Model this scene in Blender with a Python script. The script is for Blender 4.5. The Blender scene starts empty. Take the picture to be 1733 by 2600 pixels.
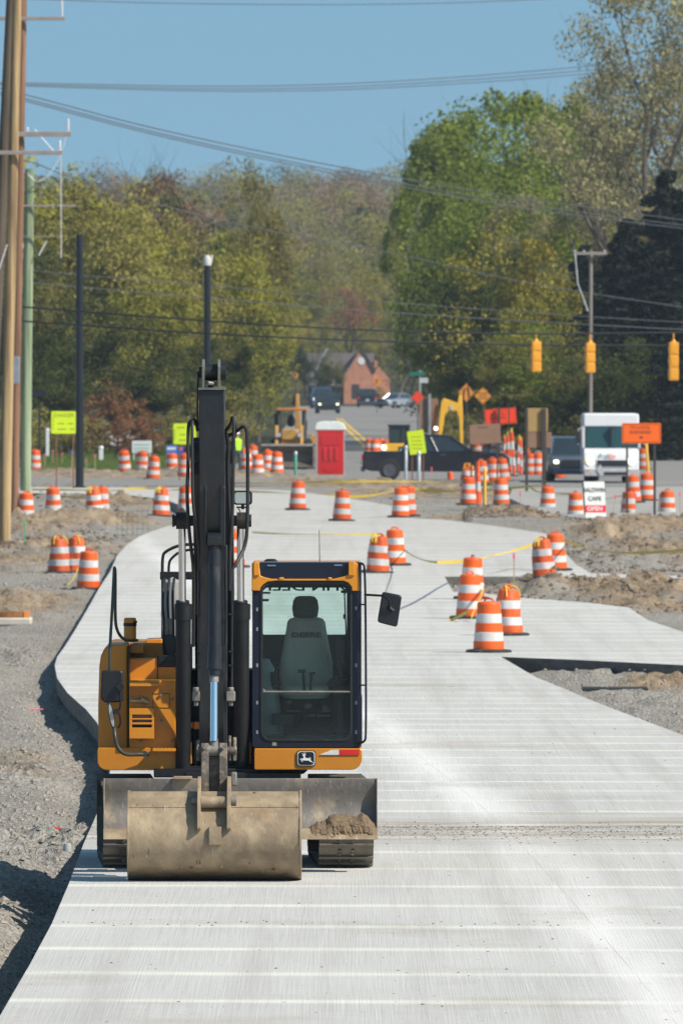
import bpy, bmesh, math, random
from mathutils import Vector, Matrix, noise
random.seed(7)
R = math.radians
SC = bpy.context.scene
COL = SC.collection
F = 34666.0      # focal length in photograph pixels (1733 px wide)
HC = 4.66        # camera height above the slab at the excavator
YH = 908.0       # horizon row
PX = 866.5

# ---------------------------------------------------------------- terrain profile
KEY = [(0, 4.66), (95, 4.66), (132, 4.70), (175, 5.0), (225, 5.38), (290, 5.52), (360, 5.42), (410, 5.12), (460, 5.02),
       (525, 4.9), (600, 4.93), (900, 4.93), (1240, 4.9), (1450, 4.8), (1650, -1.0), (2000, -11.5), (2400, -19), (3200, -21.5), (9000, -21.5)]
def H(Y):
    if Y <= KEY[0][0]: return KEY[0][1]
    for i in range(len(KEY) - 1):
        a, b = KEY[i], KEY[i + 1]
        if Y <= b[0]:
            # Catmull-style monotone smoothing
            t = (Y - a[0]) / (b[0] - a[0])
            def sl(j):
                if j <= 0 or j >= len(KEY) - 1: return 0.0
                s0 = (KEY[j][1] - KEY[j-1][1]) / (KEY[j][0] - KEY[j-1][0]); s1 = (KEY[j+1][1] - KEY[j][1]) / (KEY[j+1][0] - KEY[j][0])
                return 0.0 if s0 * s1 <= 0 else 2 * s0 * s1 / (s0 + s1)
            h = b[0] - a[0]; m0 = sl(i) * h; m1 = sl(i + 1) * h
            t2 = t * t; t3 = t2 * t
            return (2*t3 - 3*t2 + 1) * a[1] + (t3 - 2*t2 + t) * m0 + (-2*t3 + 3*t2) * b[1] + (t3 - t2) * m1
    return KEY[-1][1]
def prof(Y): return HC - H(Y)
def P(x, y, Y):                       # photo pixel at a known distance -> world point
    return Vector(((x - PX) * Y / F, Y, HC - (y - YH) * Y / F))
_tab = []
_Y = 40.0
while _Y < 1440:
    _tab.append((_Y, YH + H(_Y) * F / _Y, YH + (H(_Y) + 0.26) * F / _Y)); _Y *= 1.002
def Yof(y, low=False):                # distance at which the slab (or the lower dirt) shows at row y
    k = 2 if low else 1
    for i in range(len(_tab) - 1):
        if _tab[i][k] >= y >= _tab[i+1][k]:
            t = (_tab[i][k] - y) / (_tab[i][k] - _tab[i+1][k] + 1e-9)
            return _tab[i][0] * (1 - t) + _tab[i+1][0] * t
    return _tab[0][0] if y > _tab[0][k] else _tab[-1][0]
def G(x, y, low=False):
    Y = Yof(y, low); X = (x - PX) * Y / F
    return Vector((X, Y, prof(Y) - (0.26 if low else 0)))

# ---------------------------------------------------------------- tags / objects
def tag(o, label=None, cat=None, group=None, kind=None):
    if label: o['label'] = label
    if cat: o['category'] = cat
    if group: o['group'] = group
    if kind: o['kind'] = kind
    return o
def empty(name, loc, label, cat, group=None, rz=0):
    o = bpy.data.objects.new(name, None); COL.objects.link(o); o.location = loc; o.rotation_euler = (0, 0, rz)
    o.empty_display_size = .2
    return tag(o, label, cat, group)
def copy_tree(o, parent=None):
    c = o.copy(); COL.objects.link(c); c.parent = parent
    for ch in list(o.children): copy_tree(ch, c)
    return c

class MB:
    def __init__(s, O=(0, 0, 0)): s.v = []; s.f = []; s.m = []; s.O = Vector(O); s.sm = []
    def add(s, vs, fs, mi=0, smooth=False):
        b = len(s.v); s.v += [tuple(Vector(p) - s.O) for p in vs]
        for f in fs: s.f.append([b + i for i in f]); s.m.append(mi); s.sm.append(smooth)
    def box(s, x0, x1, y0, y1, z0, z1, mi=0):
        if x0 > x1: x0, x1 = x1, x0
        if y0 > y1: y0, y1 = y1, y0
        if z0 > z1: z0, z1 = z1, z0
        vs = [(x0,y0,z0),(x1,y0,z0),(x1,y1,z0),(x0,y1,z0),(x0,y0,z1),(x1,y0,z1),(x1,y1,z1),(x0,y1,z1)]
        s.add(vs, [(3,2,1,0),(4,5,6,7),(0,1,5,4),(1,2,6,5),(2,3,7,6),(3,0,4,7)], mi)
        return s
    def prism(s, pts, d0, d1, axis='Y', mi=0, smooth=False):
        # pts (a,b): axis Y -> (x,z); axis X -> (y,z); axis Z -> (x,y)
        n = len(pts)
        def mk(p, d):
            if axis == 'Y': return (p[0], d, p[1])
            if axis == 'X': return (d, p[0], p[1])
            return (p[0], p[1], d)
        vs = [mk(p, d0) for p in pts] + [mk(p, d1) for p in pts]
        fs = [list(range(n)), list(range(2*n - 1, n - 1, -1))]
        s.add(vs, fs, mi)
        s.add(vs, [(i, (i+1) % n, n + (i+1) % n, n + i) for i in range(n)], mi, smooth)
        return s
    def ring(s, outer, inner, d0, d1, mi=0):    # frame between two same-length XZ loops
        n = len(outer)
        vs = [(p[0], d0, p[1]) for p in outer] + [(p[0], d0, p[1]) for p in inner] + [(p[0], d1, p[1]) for p in outer] + [(p[0], d1, p[1]) for p in inner]
        fs = []
        for i in range(n):
            j = (i + 1) % n
            fs += [(i, j, n+j, n+i), (2*n+j, 2*n+i, 3*n+i, 3*n+j), (j, i, 2*n+i, 2*n+j), (n+i, n+j, 3*n+j, 3*n+i)]
        s.add(vs, fs, mi); return s
    def tube(s, path, r, n=8, mi=0, caps=True):
        path = [Vector(p) for p in path]; rs = r if isinstance(r, (list, tuple)) else [r] * len(path)
        vs = []; prev = None
        for i, p in enumerate(path):
            if i == 0: t = path[1] - p
            elif i == len(path) - 1: t = p - path[i-1]
            else: t = (path[i+1] - p).normalized() + (p - path[i-1]).normalized()
            t.normalize()
            if prev is None:
                a = Vector((0, 0, 1)) if abs(t.z) < .9 else Vector((1, 0, 0))
                u = t.cross(a).normalized()
            else:
                u = (prev - t * prev.dot(t)).normalized()
            prev = u; w = t.cross(u)
            for k in range(n):
                an = 2 * math.pi * k / n
                vs.append(p + (u * math.cos(an) + w * math.sin(an)) * rs[i])
        fs = []
        for i in range(len(path) - 1):
            for k in range(n):
                fs.append((i*n + k, i*n + (k+1) % n, (i+1)*n + (k+1) % n, (i+1)*n + k))
        s.add(vs, fs, mi, True)
        if caps:
            s.add(vs[:n], [list(range(n))[::-1]], mi); s.add(vs[-n:], [list(range(n))], mi)
        return s
    def lathe(s, prof_, c, n=20, mi=0, mats=None, axis='Z', jit=None, smooth=True):
        vs = []; c = Vector(c)
        for i, (r, h) in enumerate(prof_):
            for k in range(n):
                a = 2 * math.pi * k / n; rr = r
                if jit: rr, hh = jit(r, h, a)
                else: hh = h
                if axis == 'Z': vs.append(c + Vector((rr*math.cos(a), rr*math.sin(a), hh)))
                elif axis == 'X': vs.append(c + Vector((hh, rr*math.cos(a), rr*math.sin(a))))
                else: vs.append(c + Vector((rr*math.cos(a), hh, -rr*math.sin(a))))
        for i in range(len(prof_) - 1):
            m = mats[i] if mats else mi
            s.add(vs[i*n:(i+2)*n], [(k, (k+1) % n, n + (k+1) % n, n + k) for k in range(n)], m, smooth)
        m0 = mats[0] if mats else mi; m1 = mats[-1] if mats else mi
        s.add(vs[:n], [list(range(n))[::-1]], m0); s.add(vs[-n:], [list(range(n))], m1)
        return s
    def quad(s, a, b, c, d, mi=0): s.add([a, b, c, d], [(0, 1, 2, 3)], mi); return s
    def build(s, name, mats, parent=None, bev=0, loc=None, recalc=True, merge=False, subd=0):
        me = bpy.data.meshes.new(name); me.from_pydata(s.v, [], s.f)
        if not isinstance(mats, (list, tuple)): mats = [mats]
        for m in mats: me.materials.append(m)
        me.polygons.foreach_set('material_index', s.m); me.polygons.foreach_set('use_smooth', s.sm)
        if recalc or merge:
            bm = bmesh.new(); bm.from_mesh(me)
            bmesh.ops.remove_doubles(bm, verts=bm.verts, dist=1e-5)
            if recalc: bmesh.ops.recalc_face_normals(bm, faces=bm.faces)
            bm.to_mesh(me); bm.free()
        me.update()
        try: me.set_sharp_from_angle(angle=R(40))
        except Exception: pass
        o = bpy.data.objects.new(name, me); COL.objects.link(o)
        if parent: o.parent = parent
        if loc is not None: o.location = loc
        if bev:
            b = o.modifiers.new('bevel', 'BEVEL'); b.width = bev; b.segments = 2; b.limit_method = 'ANGLE'; b.angle_limit = R(35)
            b.harden_normals = False
        return o

def rrect(x0, x1, z0, z1, r, n=5, rs=None):    # rounded rectangle, ccw; rs = radii bl, br, tr, tl
    rs = rs or (r, r, r, r); pts = []
    for (cx, cz, a0, rr) in ((x0 + rs[0], z0 + rs[0], 180, rs[0]), (x1 - rs[1], z0 + rs[1], 270, rs[1]), (x1 - rs[2], z1 - rs[2], 0, rs[2]), (x0 + rs[3], z1 - rs[3], 90, rs[3])):
        for k in range(n + 1):
            a = R(a0 + 90 * k / n); pts.append((cx + rr * math.cos(a), cz + rr * math.sin(a)))
    return pts

# ---------------------------------------------------------------- materials
def new_mat(name):
    m = bpy.data.materials.new(name); m.use_nodes = True; nt = m.node_tree
    b = nt.nodes['Principled BSDF']; return m, nt, b
def N(nt, t, **kw):
    n = nt.nodes.new(t)
    for k, v in kw.items():
        if k in ('operation', 'blend_type', 'data_type', 'noise_dimensions', 'feature', 'wave_type', 'bands_direction', 'attribute_name', 'attribute_type', 'sky_type', 'mode', 'interpolation_type', 'clamp'): setattr(n, k, v)
        else: n.inputs[k].default_value = v
    return n
def mixc(nt, fac, a, b):
    m = nt.nodes.new('ShaderNodeMix'); m.data_type = 'RGBA'
    if isinstance(fac, (int, float)): m.inputs[0].default_value = fac
    else: nt.links.new(fac, m.inputs[0])
    for i, c in ((6, a), (7, b)):
        if isinstance(c, tuple): m.inputs[i].default_value = (*c, 1) if len(c) == 3 else c
        else: nt.links.new(c, m.inputs[i])
    return m.outputs[2]
def noisef(nt, scale, lo=.4, hi=.6, detail=5, vec=None, rough=.6):
    tc = nt.nodes.new('ShaderNodeTexCoord'); mp = nt.nodes.new('ShaderNodeMapping')
    nt.links.new(tc.outputs['Object'], mp.inputs[0])
    if isinstance(scale, (tuple, list)): mp.inputs['Scale'].default_value = scale; sc = 1
    else: sc = scale
    n = nt.nodes.new('ShaderNodeTexNoise'); n.inputs['Scale'].default_value = sc; n.inputs['Detail'].default_value = detail; n.inputs['Roughness'].default_value = rough
    nt.links.new(mp.outputs[0], n.inputs['Vector'])
    r = nt.nodes.new('ShaderNodeMapRange'); r.inputs[1].default_value = lo; r.inputs[2].default_value = hi; r.clamp = True
    nt.links.new(n.outputs['Fac'], r.inputs[0]); return r.outputs[0]
_mc = {}
def mat(name, col, rough=.5, metal=0, var=.12, scale=3, dirt=0, dirtcol=(.22, .17, .12), dirtscale=6, bump=0, bscale=30, coat=0, stretch=None, emit=0, spec=.5):
    if name in _mc: return _mc[name]
    m, nt, b = new_mat(name)
    dark = tuple(c * (1 - var) for c in col); lite = tuple(min(1, c * (1 + var)) for c in col)
    c = mixc(nt, noisef(nt, scale, .3, .7), dark, lite)
    if dirt:
        f = noisef(nt, stretch or dirtscale, .62 - dirt * .3, .8 - dirt * .2, 8, rough=.7)
        mm = nt.nodes.new('ShaderNodeMath'); mm.operation = 'MULTIPLY'; mm.inputs[1].default_value = min(1, .35 + dirt); nt.links.new(f, mm.inputs[0])
        c = mixc(nt, mm.outputs[0], c, dirtcol)
        rr = nt.nodes.new('ShaderNodeMapRange'); rr.inputs[3].default_value = rough; rr.inputs[4].default_value = max(rough, .85)
        nt.links.new(mm.outputs[0], rr.inputs[0]); nt.links.new(rr.outputs[0], b.inputs['Roughness'])
    else: b.inputs['Roughness'].default_value = rough
    nt.links.new(c, b.inputs['Base Color'])
    b.inputs['Metallic'].default_value = metal; b.inputs['Coat Weight'].default_value = coat; b.inputs['Specular IOR Level'].default_value = spec
    if emit:
        b.inputs['Emission Color'].default_value = (*col, 1); b.inputs['Emission Strength'].default_value = emit
    if bump:
        bp = nt.nodes.new('ShaderNodeBump'); bp.inputs['Strength'].default_value = bump; bp.inputs['Distance'].default_value = .02
        nt.links.new(noisef(nt, bscale, 0, 1, 6), bp.inputs['Height']); nt.links.new(bp.outputs[0], b.inputs['Normal'])
    _mc[name] = m; return m
def glass(name, tint, alpha_trans=.75, rough=.03):
    m, nt, b = new_mat(name)
    tr = nt.nodes.new('ShaderNodeBsdfTransparent'); tr.inputs[0].default_value = (*tint, 1)
    gl = nt.nodes.new('ShaderNodeBsdfGlossy'); gl.inputs[0].default_value = (.55, .75, .85, 1); gl.inputs['Roughness'].default_value = rough
    fr = nt.nodes.new('ShaderNodeFresnel'); fr.inputs[0].default_value = 1.5
    mx = nt.nodes.new('ShaderNodeMixShader'); nt.links.new(fr.outputs[0], mx.inputs[0]); nt.links.new(tr.outputs[0], mx.inputs[1]); nt.links.new(gl.outputs[0], mx.inputs[2])
    df = nt.nodes.new('ShaderNodeBsdfDiffuse'); df.inputs[0].default_value = (.5, .55, .5, 1)
    m2 = nt.nodes.new('ShaderNodeMixShader'); m2.inputs[0].default_value = .015
    nt.links.new(mx.outputs[0], m2.inputs[1]); nt.links.new(df.outputs[0], m2.inputs[2])
    nt.links.new(m2.outputs[0], nt.nodes['Material Output'].inputs[0]); return m

def text_mesh(name, s, size, m, parent, loc, rot=(R(90), 0, 0), align='CENTER', ext=.002, sx=1, bold=0, origin=None):
    cu = bpy.data.curves.new(name, 'FONT'); cu.body = s; cu.size = size; cu.align_x = align; cu.align_y = 'CENTER'; cu.extrude = ext; cu.offset = bold
    o = bpy.data.objects.new(name + '_tmp', cu); COL.objects.link(o)
    dg = bpy.context.evaluated_depsgraph_get(); dg.update()
    me = bpy.data.meshes.new_from_object(o.evaluated_get(dg)); bpy.data.objects.remove(o); bpy.data.curves.remove(cu)
    me.materials.clear(); me.materials.append(m)
    t = bpy.data.objects.new(name, me); COL.objects.link(t); t.parent = parent
    L = Vector(loc) - (Vector(origin) if origin is not None else Vector((0, 0, 0)))
    t.location = L; t.rotation_euler = rot; t.scale = (sx, 1, 1)
    return t
# ---------------------------------------------------------------- camera, sky, sun
cam = bpy.data.cameras.new('camera'); co = bpy.data.objects.new('camera', cam); COL.objects.link(co); SC.camera = co
co.location = (0, 0, HC); co.rotation_euler = (R(90), 0, 0)
cam.sensor_fit = 'HORIZONTAL'; cam.sensor_width = 24; cam.lens = F / 1733 * 24
cam.shift_y = -(1300 - YH) / 1733
cam.clip_start = 1; cam.clip_end = 20000
cam.dof.use_dof = True; cam.dof.focus_distance = 125.5; cam.dof.aperture_fstop = cam.lens / 1000 / .032
SUN_AZ = (math.cos(R(31)), -math.sin(R(31))); SUN_EL = R(43)
sd = Vector((SUN_AZ[0] * math.cos(SUN_EL), SUN_AZ[1] * math.cos(SUN_EL), math.sin(SUN_EL)))
sun = bpy.data.lights.new('sun', 'SUN'); so = bpy.data.objects.new('sun', sun); COL.objects.link(so)
so.rotation_euler = sd.to_track_quat('Z', 'Y').to_euler(); so.location = (60, -30, 90)
sun.energy = 4.9; sun.angle = R(.5); sun.color = (1, .93, .82)
w = bpy.data.worlds.new('World'); SC.world = w; w.use_nodes = True; nt = w.node_tree
sky = N(nt, 'ShaderNodeTexSky', sky_type='NISHITA'); sky.sun_disc = False; sky.sun_elevation = SUN_EL
sky.sun_rotation = math.atan2(sd.x, sd.y); sky.air_density = 1.0; sky.dust_density = .6; sky.ozone_density = 2.0
tc = nt.nodes.new('ShaderNodeTexCoord'); va = nt.nodes.new('ShaderNodeVectorMath'); va.operation = 'ADD'; va.inputs[1].default_value = (0, 0, .22)
nn = nt.nodes.new('ShaderNodeVectorMath'); nn.operation = 'NORMALIZE'
nt.links.new(tc.outputs['Generated'], va.inputs[0]); nt.links.new(va.outputs[0], nn.inputs[0]); nt.links.new(nn.outputs[0], sky.inputs[0])
bg = nt.nodes['Background']; bg.inputs[1].default_value = .110; hv_ = nt.nodes.new('ShaderNodeMix'); hv_.data_type = 'RGBA'; hv_.blend_type = 'MULTIPLY'; hv_.inputs[0].default_value = 1; hv_.inputs[7].default_value = (.87, 1.10, 1.0, 1); nt.links.new(sky.outputs[0], hv_.inputs[6]); nt.links.new(hv_.outputs[2], bg.inputs[0])
SC.view_settings.view_transform = 'Standard'; SC.view_settings.look = 'None'; SC.view_settings.exposure = 0.25; SC.view_settings.gamma = 1
SC.cycles.max_bounces = 8; SC.cycles.transparent_max_bounces = 16; SC.cycles.volume_bounces = 0

# ---------------------------------------------------------------- slabs (outlines read off the photograph, laid on the ground)
def slab_from(pts, low=False, name='slab', thick=.27, dz=0.0, m=None, label=None, step=4.0):
    w2 = [G(x, y, low) if not isinstance(x, Vector) else x for (x, y) in pts]
    bm = bmesh.new(); vs = [bm.verts.new((p.x, p.y, 0)) for p in w2]
    f = bm.faces.new(vs); bmesh.ops.triangulate(bm, faces=[f])
    y0 = min(p.y for p in w2); y1 = max(p.y for p in w2); Y = y0 + step
    while Y < y1 - .2:
        bmesh.ops.bisect_plane(bm, geom=bm.verts[:] + bm.edges[:] + bm.faces[:], plane_co=(0, Y, 0), plane_no=(0, 1, 0)); Y += step
    bmesh.ops.recalc_face_normals(bm, faces=bm.faces)
    for f in bm.faces:
        if f.normal.z < 0: f.normal_flip()
    if thick:
        r = bmesh.ops.extrude_face_region(bm, geom=bm.faces[:])
        nv = [e for e in r['geom'] if isinstance(e, bmesh.types.BMVert)]
        top = set(nv)
        for v in bm.verts: v.co.z = prof(v.co.y) + dz if v in top else prof(v.co.y) + dz - thick
        bmesh.ops.recalc_face_normals(bm, faces=bm.faces)
    else:
        for v in bm.verts: v.co.z = prof(v.co.y) + dz
    me = bpy.data.meshes.new(name); bm.to_mesh(me); bm.free(); me.materials.append(m)
    o = bpy.data.objects.new(name, me); COL.objects.link(o); tag(o, kind='structure'); return o

MAIN = [(-190, 2940), (0, 2580), (76, 2449), (131, 2347), (174, 2246), (212, 2143), (238, 2085), (268, 2015), (279, 1960), (276, 1915), (262, 1870), (246, 1835), (218, 1801), (171, 1759), (145, 1722),
        (139, 1690), (145, 1668), (164, 1642), (200, 1584), (250, 1496), (279, 1452), (296, 1412), (321, 1384), (357, 1360), (429, 1335), (470, 1325), (480, 1306), (460, 1284), (420, 1268), (330, 1258), (214, 1254), (76, 1252), (-60, 1252),
        (-60, 1236), (300, 1237), (560, 1239), (740, 1246), (889, 1266), (1000, 1285), (1054, 1317), (1120, 1319), (1237, 1333), (1386, 1355), (1424, 1392), (1463, 1434), (1500, 1456), (1733, 1462), (1960, 1468),
        (1960, 1476), (1733, 1469), (1500, 1466), (1340, 1464), (1128, 1464), (1150, 1503), (1229, 1507), (1325, 1518), (1500, 1531), (1596, 1543), (1644, 1575), (1733, 1604), (1960, 1650),
        (1960, 1705), (1733, 1689), (1450, 1675), (1272, 1668), (1362, 1721), (1431, 1748), (1538, 1793), (1612, 1821), (1733, 1867), (2000, 1975), (2700, 2400), (2700, 2940)]
def slab_material():
    m, nt, b = new_mat('fresh concrete')
    tc = nt.nodes.new('ShaderNodeTexCoord'); sx = nt.nodes.new('ShaderNodeSeparateXYZ'); nt.links.new(tc.outputs['Object'], sx.inputs[0])
    def M(op, a, bb=None, c=None):
        n = nt.nodes.new('ShaderNodeMath'); n.operation = op
        for i, q in enumerate((a, bb, c)):
            if q is None: continue
            if isinstance(q, (int, float)): n.inputs[i].default_value = q
            else: nt.links.new(q, n.inputs[i])
        return n.outputs[0]
    X, Y = sx.outputs[0], sx.outputs[1]
    wob = noisef(nt, (.25, .25, .25), 0, 1, 2)
    # transverse lines every 4.57 m / 2 with slight skew
    t = M('ADD', M('MULTIPLY', Y, 1 / 4.4), M('ADD', M('MULTIPLY', X, .02), M('MULTIPLY', wob, .10)))
    fr = M('ABSOLUTE', M('SUBTRACT', M('FRACT', t), .5))
    line = nt.nodes.new('ShaderNodeMapRange'); line.inputs[1].default_value = .10; line.inputs[2].default_value = .0; nt.links.new(fr, line.inputs[0])
    # longitudinal joint that follows the curve of the lane
    jx = M('ADD', M('MULTIPLY', M('MULTIPLY', Y, Y), -.0000402), M('ADD', M('MULTIPLY', Y, -.0078), 3.45))
    dx = M('ABSOLUTE', M('SUBTRACT', X, jx))
    cure = nt.nodes.new('ShaderNodeMapRange'); cure.inputs[1].default_value = .55; cure.inputs[2].default_value = .05; nt.links.new(dx, cure.inputs[0])
    joint = nt.nodes.new('ShaderNodeMapRange'); joint.inputs[1].default_value = .007; joint.inputs[2].default_value = .002; nt.links.new(dx, joint.inputs[0])
    base = mixc(nt, noisef(nt, (.35, .12, .3), .3, .7, 6), (.435, .425, .41), (.53, .515, .495))
    fine = mixc(nt, noisef(nt, (70, .22, 1), .38, .62, 3), base, (.585, .57, .54))
    fm = nt.nodes.new('ShaderNodeMath'); fm.operation = 'MULTIPLY'; fm.inputs[1].default_value = .5
    c = mixc(nt, .5, base, fine)
    lf = M('MULTIPLY', line.outputs[0], M('MULTIPLY', noisef(nt, (.30, .5, 1), .22, .58, 4), .75))
    c = mixc(nt, lf, c, (.80, .78, .68))
    cf = M('MULTIPLY', cure.outputs[0], M('MULTIPLY', noisef(nt, (.9, .06, 1), .25, .55, 4), .8))
    c = mixc(nt, cf, c, (.74, .72, .70))
    c = mixc(nt, M('MULTIPLY', joint.outputs[0], M('MULTIPLY', noisef(nt, (1, .25, 1), .35, .6, 4), .5)), c, (.26, .24, .22))
    # dried mud tracked across the lanes
    band = M('ABSOLUTE', M('SUBTRACT', Y, 136.5)); bm_ = nt.nodes.new('ShaderNodeMapRange'); bm_.inputs[1].default_value = 6.5; bm_.inputs[2].default_value = 2.0; nt.links.new(band, bm_.inputs[0])
    mud = M('MULTIPLY', bm_.outputs[0], noisef(nt, (.45, 1.6, 1), .34, .60, 7))
    c = mixc(nt, M('MULTIPLY', mud, .8), c, (.30, .25, .19))
    mud2 = noisef(nt, (.35, .22, 1), .56, .74, 7)
    c = mixc(nt, M('MULTIPLY', mud2, .6), c, (.36, .31, .25))
    spots = noisef(nt, (22, 6, 1), .68, .72, 2)
    c = mixc(nt, M('MULTIPLY', spots, .7), c, (.24, .21, .19))
    wheel = M('MULTIPLY', noisef(nt, (2.4, .035, 1), .5, .68, 5), .38)
    c = mixc(nt, wheel, c, (.36, .34, .31))
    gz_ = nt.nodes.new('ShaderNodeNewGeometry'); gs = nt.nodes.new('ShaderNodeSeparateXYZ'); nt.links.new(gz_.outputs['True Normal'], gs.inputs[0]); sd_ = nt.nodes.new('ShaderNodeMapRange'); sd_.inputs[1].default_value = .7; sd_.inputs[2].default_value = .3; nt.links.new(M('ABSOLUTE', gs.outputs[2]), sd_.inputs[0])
    c = mixc(nt, sd_.outputs[0], c, mixc(nt, noisef(nt, (3, .6, 6), .35, .65, 5), (.10, .095, .09), (.20, .185, .165)))  # upright side faces: shade of the slab edge painted in as darker, muddy colour
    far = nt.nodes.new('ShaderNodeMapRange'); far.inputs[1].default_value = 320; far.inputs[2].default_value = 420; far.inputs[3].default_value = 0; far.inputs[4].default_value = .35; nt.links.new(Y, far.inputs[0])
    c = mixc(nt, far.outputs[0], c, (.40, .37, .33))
    nt.links.new(c, b.inputs['Base Color']); b.inputs['Roughness'].default_value = .85; b.inputs['Specular IOR Level'].default_value = .25
    bp = nt.nodes.new('ShaderNodeBump'); bp.inputs['Strength'].default_value = .22; bp.inputs['Distance'].default_value = .01
    nt.links.new(noisef(nt, (80, .25, 1), .3, .7, 3), bp.inputs['Height']); nt.links.new(bp.outputs[0], b.inputs['Normal'])
    return m
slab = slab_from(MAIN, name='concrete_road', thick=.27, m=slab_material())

# ---------------------------------------------------------------- ground sheet
def inside(poly, x, y):
    c = False; j = len(poly) - 1
    for i in range(len(poly)):
        if (poly[i][1] > y) != (poly[j][1] > y) and x < (poly[j][0] - poly[i][0]) * (y - poly[i][1]) / (poly[j][1] - poly[i][1]) + poly[i][0]: c = not c
        j = i
    return c
SIDE = [(1300, 1238), (2200, 1230), (2200, 1316), (1500, 1316), (1380, 1304), (1290, 1262)]
SIDEW = [(G(x, y).x, G(x, y).y) for x, y in SIDE]
MW = [(G(x, y).x, G(x, y).y) for x, y in MAIN]
# dirt humps and hollows: photo x, y (on the lower dirt), half width m, half depth m, height m, brownness
HUMPS = [(60, 2180, 1.1, 5.5, .24, .1), (215, 2150, .5, 4.0, .20, .1), (30, 1960, 1.2, 9, .16, .35), (20, 1540, 1.6, 16, .30, .8), (120, 1400, 2.0, 14, .35, .7), (60, 1340, 2.2, 16, .45, .9), (260, 1330, 1.6, 14, .4, .8), (330, 1275, 2.2, 18, .3, .9), (150, 1262, 2.6, 12, .55, 1),
         (420, 1395, .5, 8, .0, .3), (40, 1680, .9, 12, .22, .1), (1210, 1318, 1.6, 4, .14, 1), (1290, 1318, 1.1, 4, .17, 1), (1370, 1327, 1.6, 4, .14, 1), (-10, 2480, .42, 12, -.26, 0), (70, 2380, .30, 7, -.2, 0), (140, 2260, .25, 4, -.12, 0), (180, 1800, .55, 14, -.14, 0), (110, 1700, .6, 16, -.12, 0), (250, 1880, .3, 8, -.1, 0), (1530, 1372, 1.0, 6, .45, 1), (1600, 1356, 1.9, 9, .3, 1), (1700, 1400, 2.0, 14, .25, .9), (1560, 1425, 1.6, 10, .28, .25),
         (1690, 1345, 2.0, 8, .25, 1), (1480, 1498, 2.0, 5, .22, .9), (1660, 1512, 2.0, 8, .42, 1), (1640, 1545, 1.3, 5, .3, 1), (1330, 1497, 1.5, 4, .10, .3), (1690, 1745, .8, 6, .2, .9), (1640, 1790, 1.2, 10, .14, 0), (1500, 1726, 1.2, 6, .12, .1),
         (1100, 1262, 3, 12, .22, 1), (1000, 1248, 4, 8, .2, 1), (860, 1240, 4, 6, .2, .9), (1250, 1270, 2, 10, .08, .8), (1480, 1326, 1.5, 3, .10, 1), (500, 1222, 4, 14, .2, .7), (300, 1226, 4, 14, .15, .6), (120, 1215, 4, 16, .2, .8), (600, 1226, 4, 8, .2, .8), (30, 1440, 1.2, 12, .2, .5), (1378, 1506, .8, 4.5, .27, .4)]
HW = []
for (x, y, hw, hd, h, br) in HUMPS:
    p = G(x, y, True); HW.append((p.x, p.y, hw, hd, h, br))
def fbm(x, y, s, o=4): return noise.fractal(Vector((x * s, y * s, 3.1)), 1.0, 2.0, o)
LEFT = [(G(x, y).y, G(x, y).x) for x, y in MAIN[:19]]
def leftX(Y):
    for a, b in zip(LEFT[:-1], LEFT[1:]):
        if a[0] <= Y <= b[0]: t = (Y - a[0]) / (b[0] - a[0] + 1e-9); return a[1] * (1 - t) + b[1] * t
    return LEFT[0][1] if Y < LEFT[0][0] else -99
def ground_z(X, Y, full=False):
    z = prof(Y) - .26; br = 0.0; hump = 0.0
    if Y < 640 and abs(X) < 40:
        for (hx, hy, hw, hd, h, b) in HW:
            dx = (X - hx) / hw; dy = (Y - hy) / hd; d = dx*dx + dy*dy
            if d < 4:
                k = math.exp(-d * 1.2); hump += h * k; br = max(br, b * min(1, k * 1.6))
    return (z, hump, br)
def ground_pt(X, Y):
    z, hump, br = ground_z(X, Y)
    ins = inside(MW, X, Y)
    n = fbm(X, Y * .45, .55, 5) * .045 + fbm(X, Y * .5, 3.1, 3) * .022
    if X < 0 and Y < 230:
        dd = leftX(Y) - X
        if dd > -.2: z -= .13 * math.exp(-(max(0, dd - .25) / .35) ** 2) * (1 - math.exp(-((Y - 134) / 6) ** 2))
    if Y > 395 and X > (1180 - PX) * Y / F: z += .2 * min(1, (Y - 395) / 25) * (1 if Y < 470 else 0)
    if Y > 470: z += min(1, (Y - 470) / 60) * .22; n *= .3
    if ins: return z - .03, br
    if 400 < Y < 540 and inside(SIDEW, X, Y): return prof(Y) - .27, br
    return z + hump * (1 + .4 * fbm(X * 2, Y, .9, 4)) + n * (1 + 2.2 * max(0, min(1, hump * 4))) + max(0, min(1, hump * 4)) * .26 * (noise.turbulence(Vector((X * 2.0, Y * .7, 0)), 5, False) - .35), br
rows = []
Y = 60.0
while Y < 640:
    rows.append(Y); Y += max(.12, min(1.6, Y * Y / (F * 5.0) * 2.6 * .9))
while Y < 3350: rows.append(Y); Y *= 1.05
rows.append(3400)
cols = [i / 170 * 2 - 1 for i in range(171)]
mb_v = []; mb_f = []; cl = []
ext = [-2300, -900, -300, -90, -30]
for yy in rows:
    hw = yy * 900 / F * 1.12 + .2
    xs = [e - hw for e in ext] + [u * hw for u in cols] + [-e + hw for e in reversed(ext)]
    for X in xs:
        if abs(X) > hw * 1.01: z = prof(yy) - .26 + (.22 if yy > 530 else 0); br = .3
        else: z, br = ground_pt(X, yy)
        mb_v.append((X, yy, z)); cl.append(br)
nc = len(cols) + 2 * len(ext)
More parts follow.
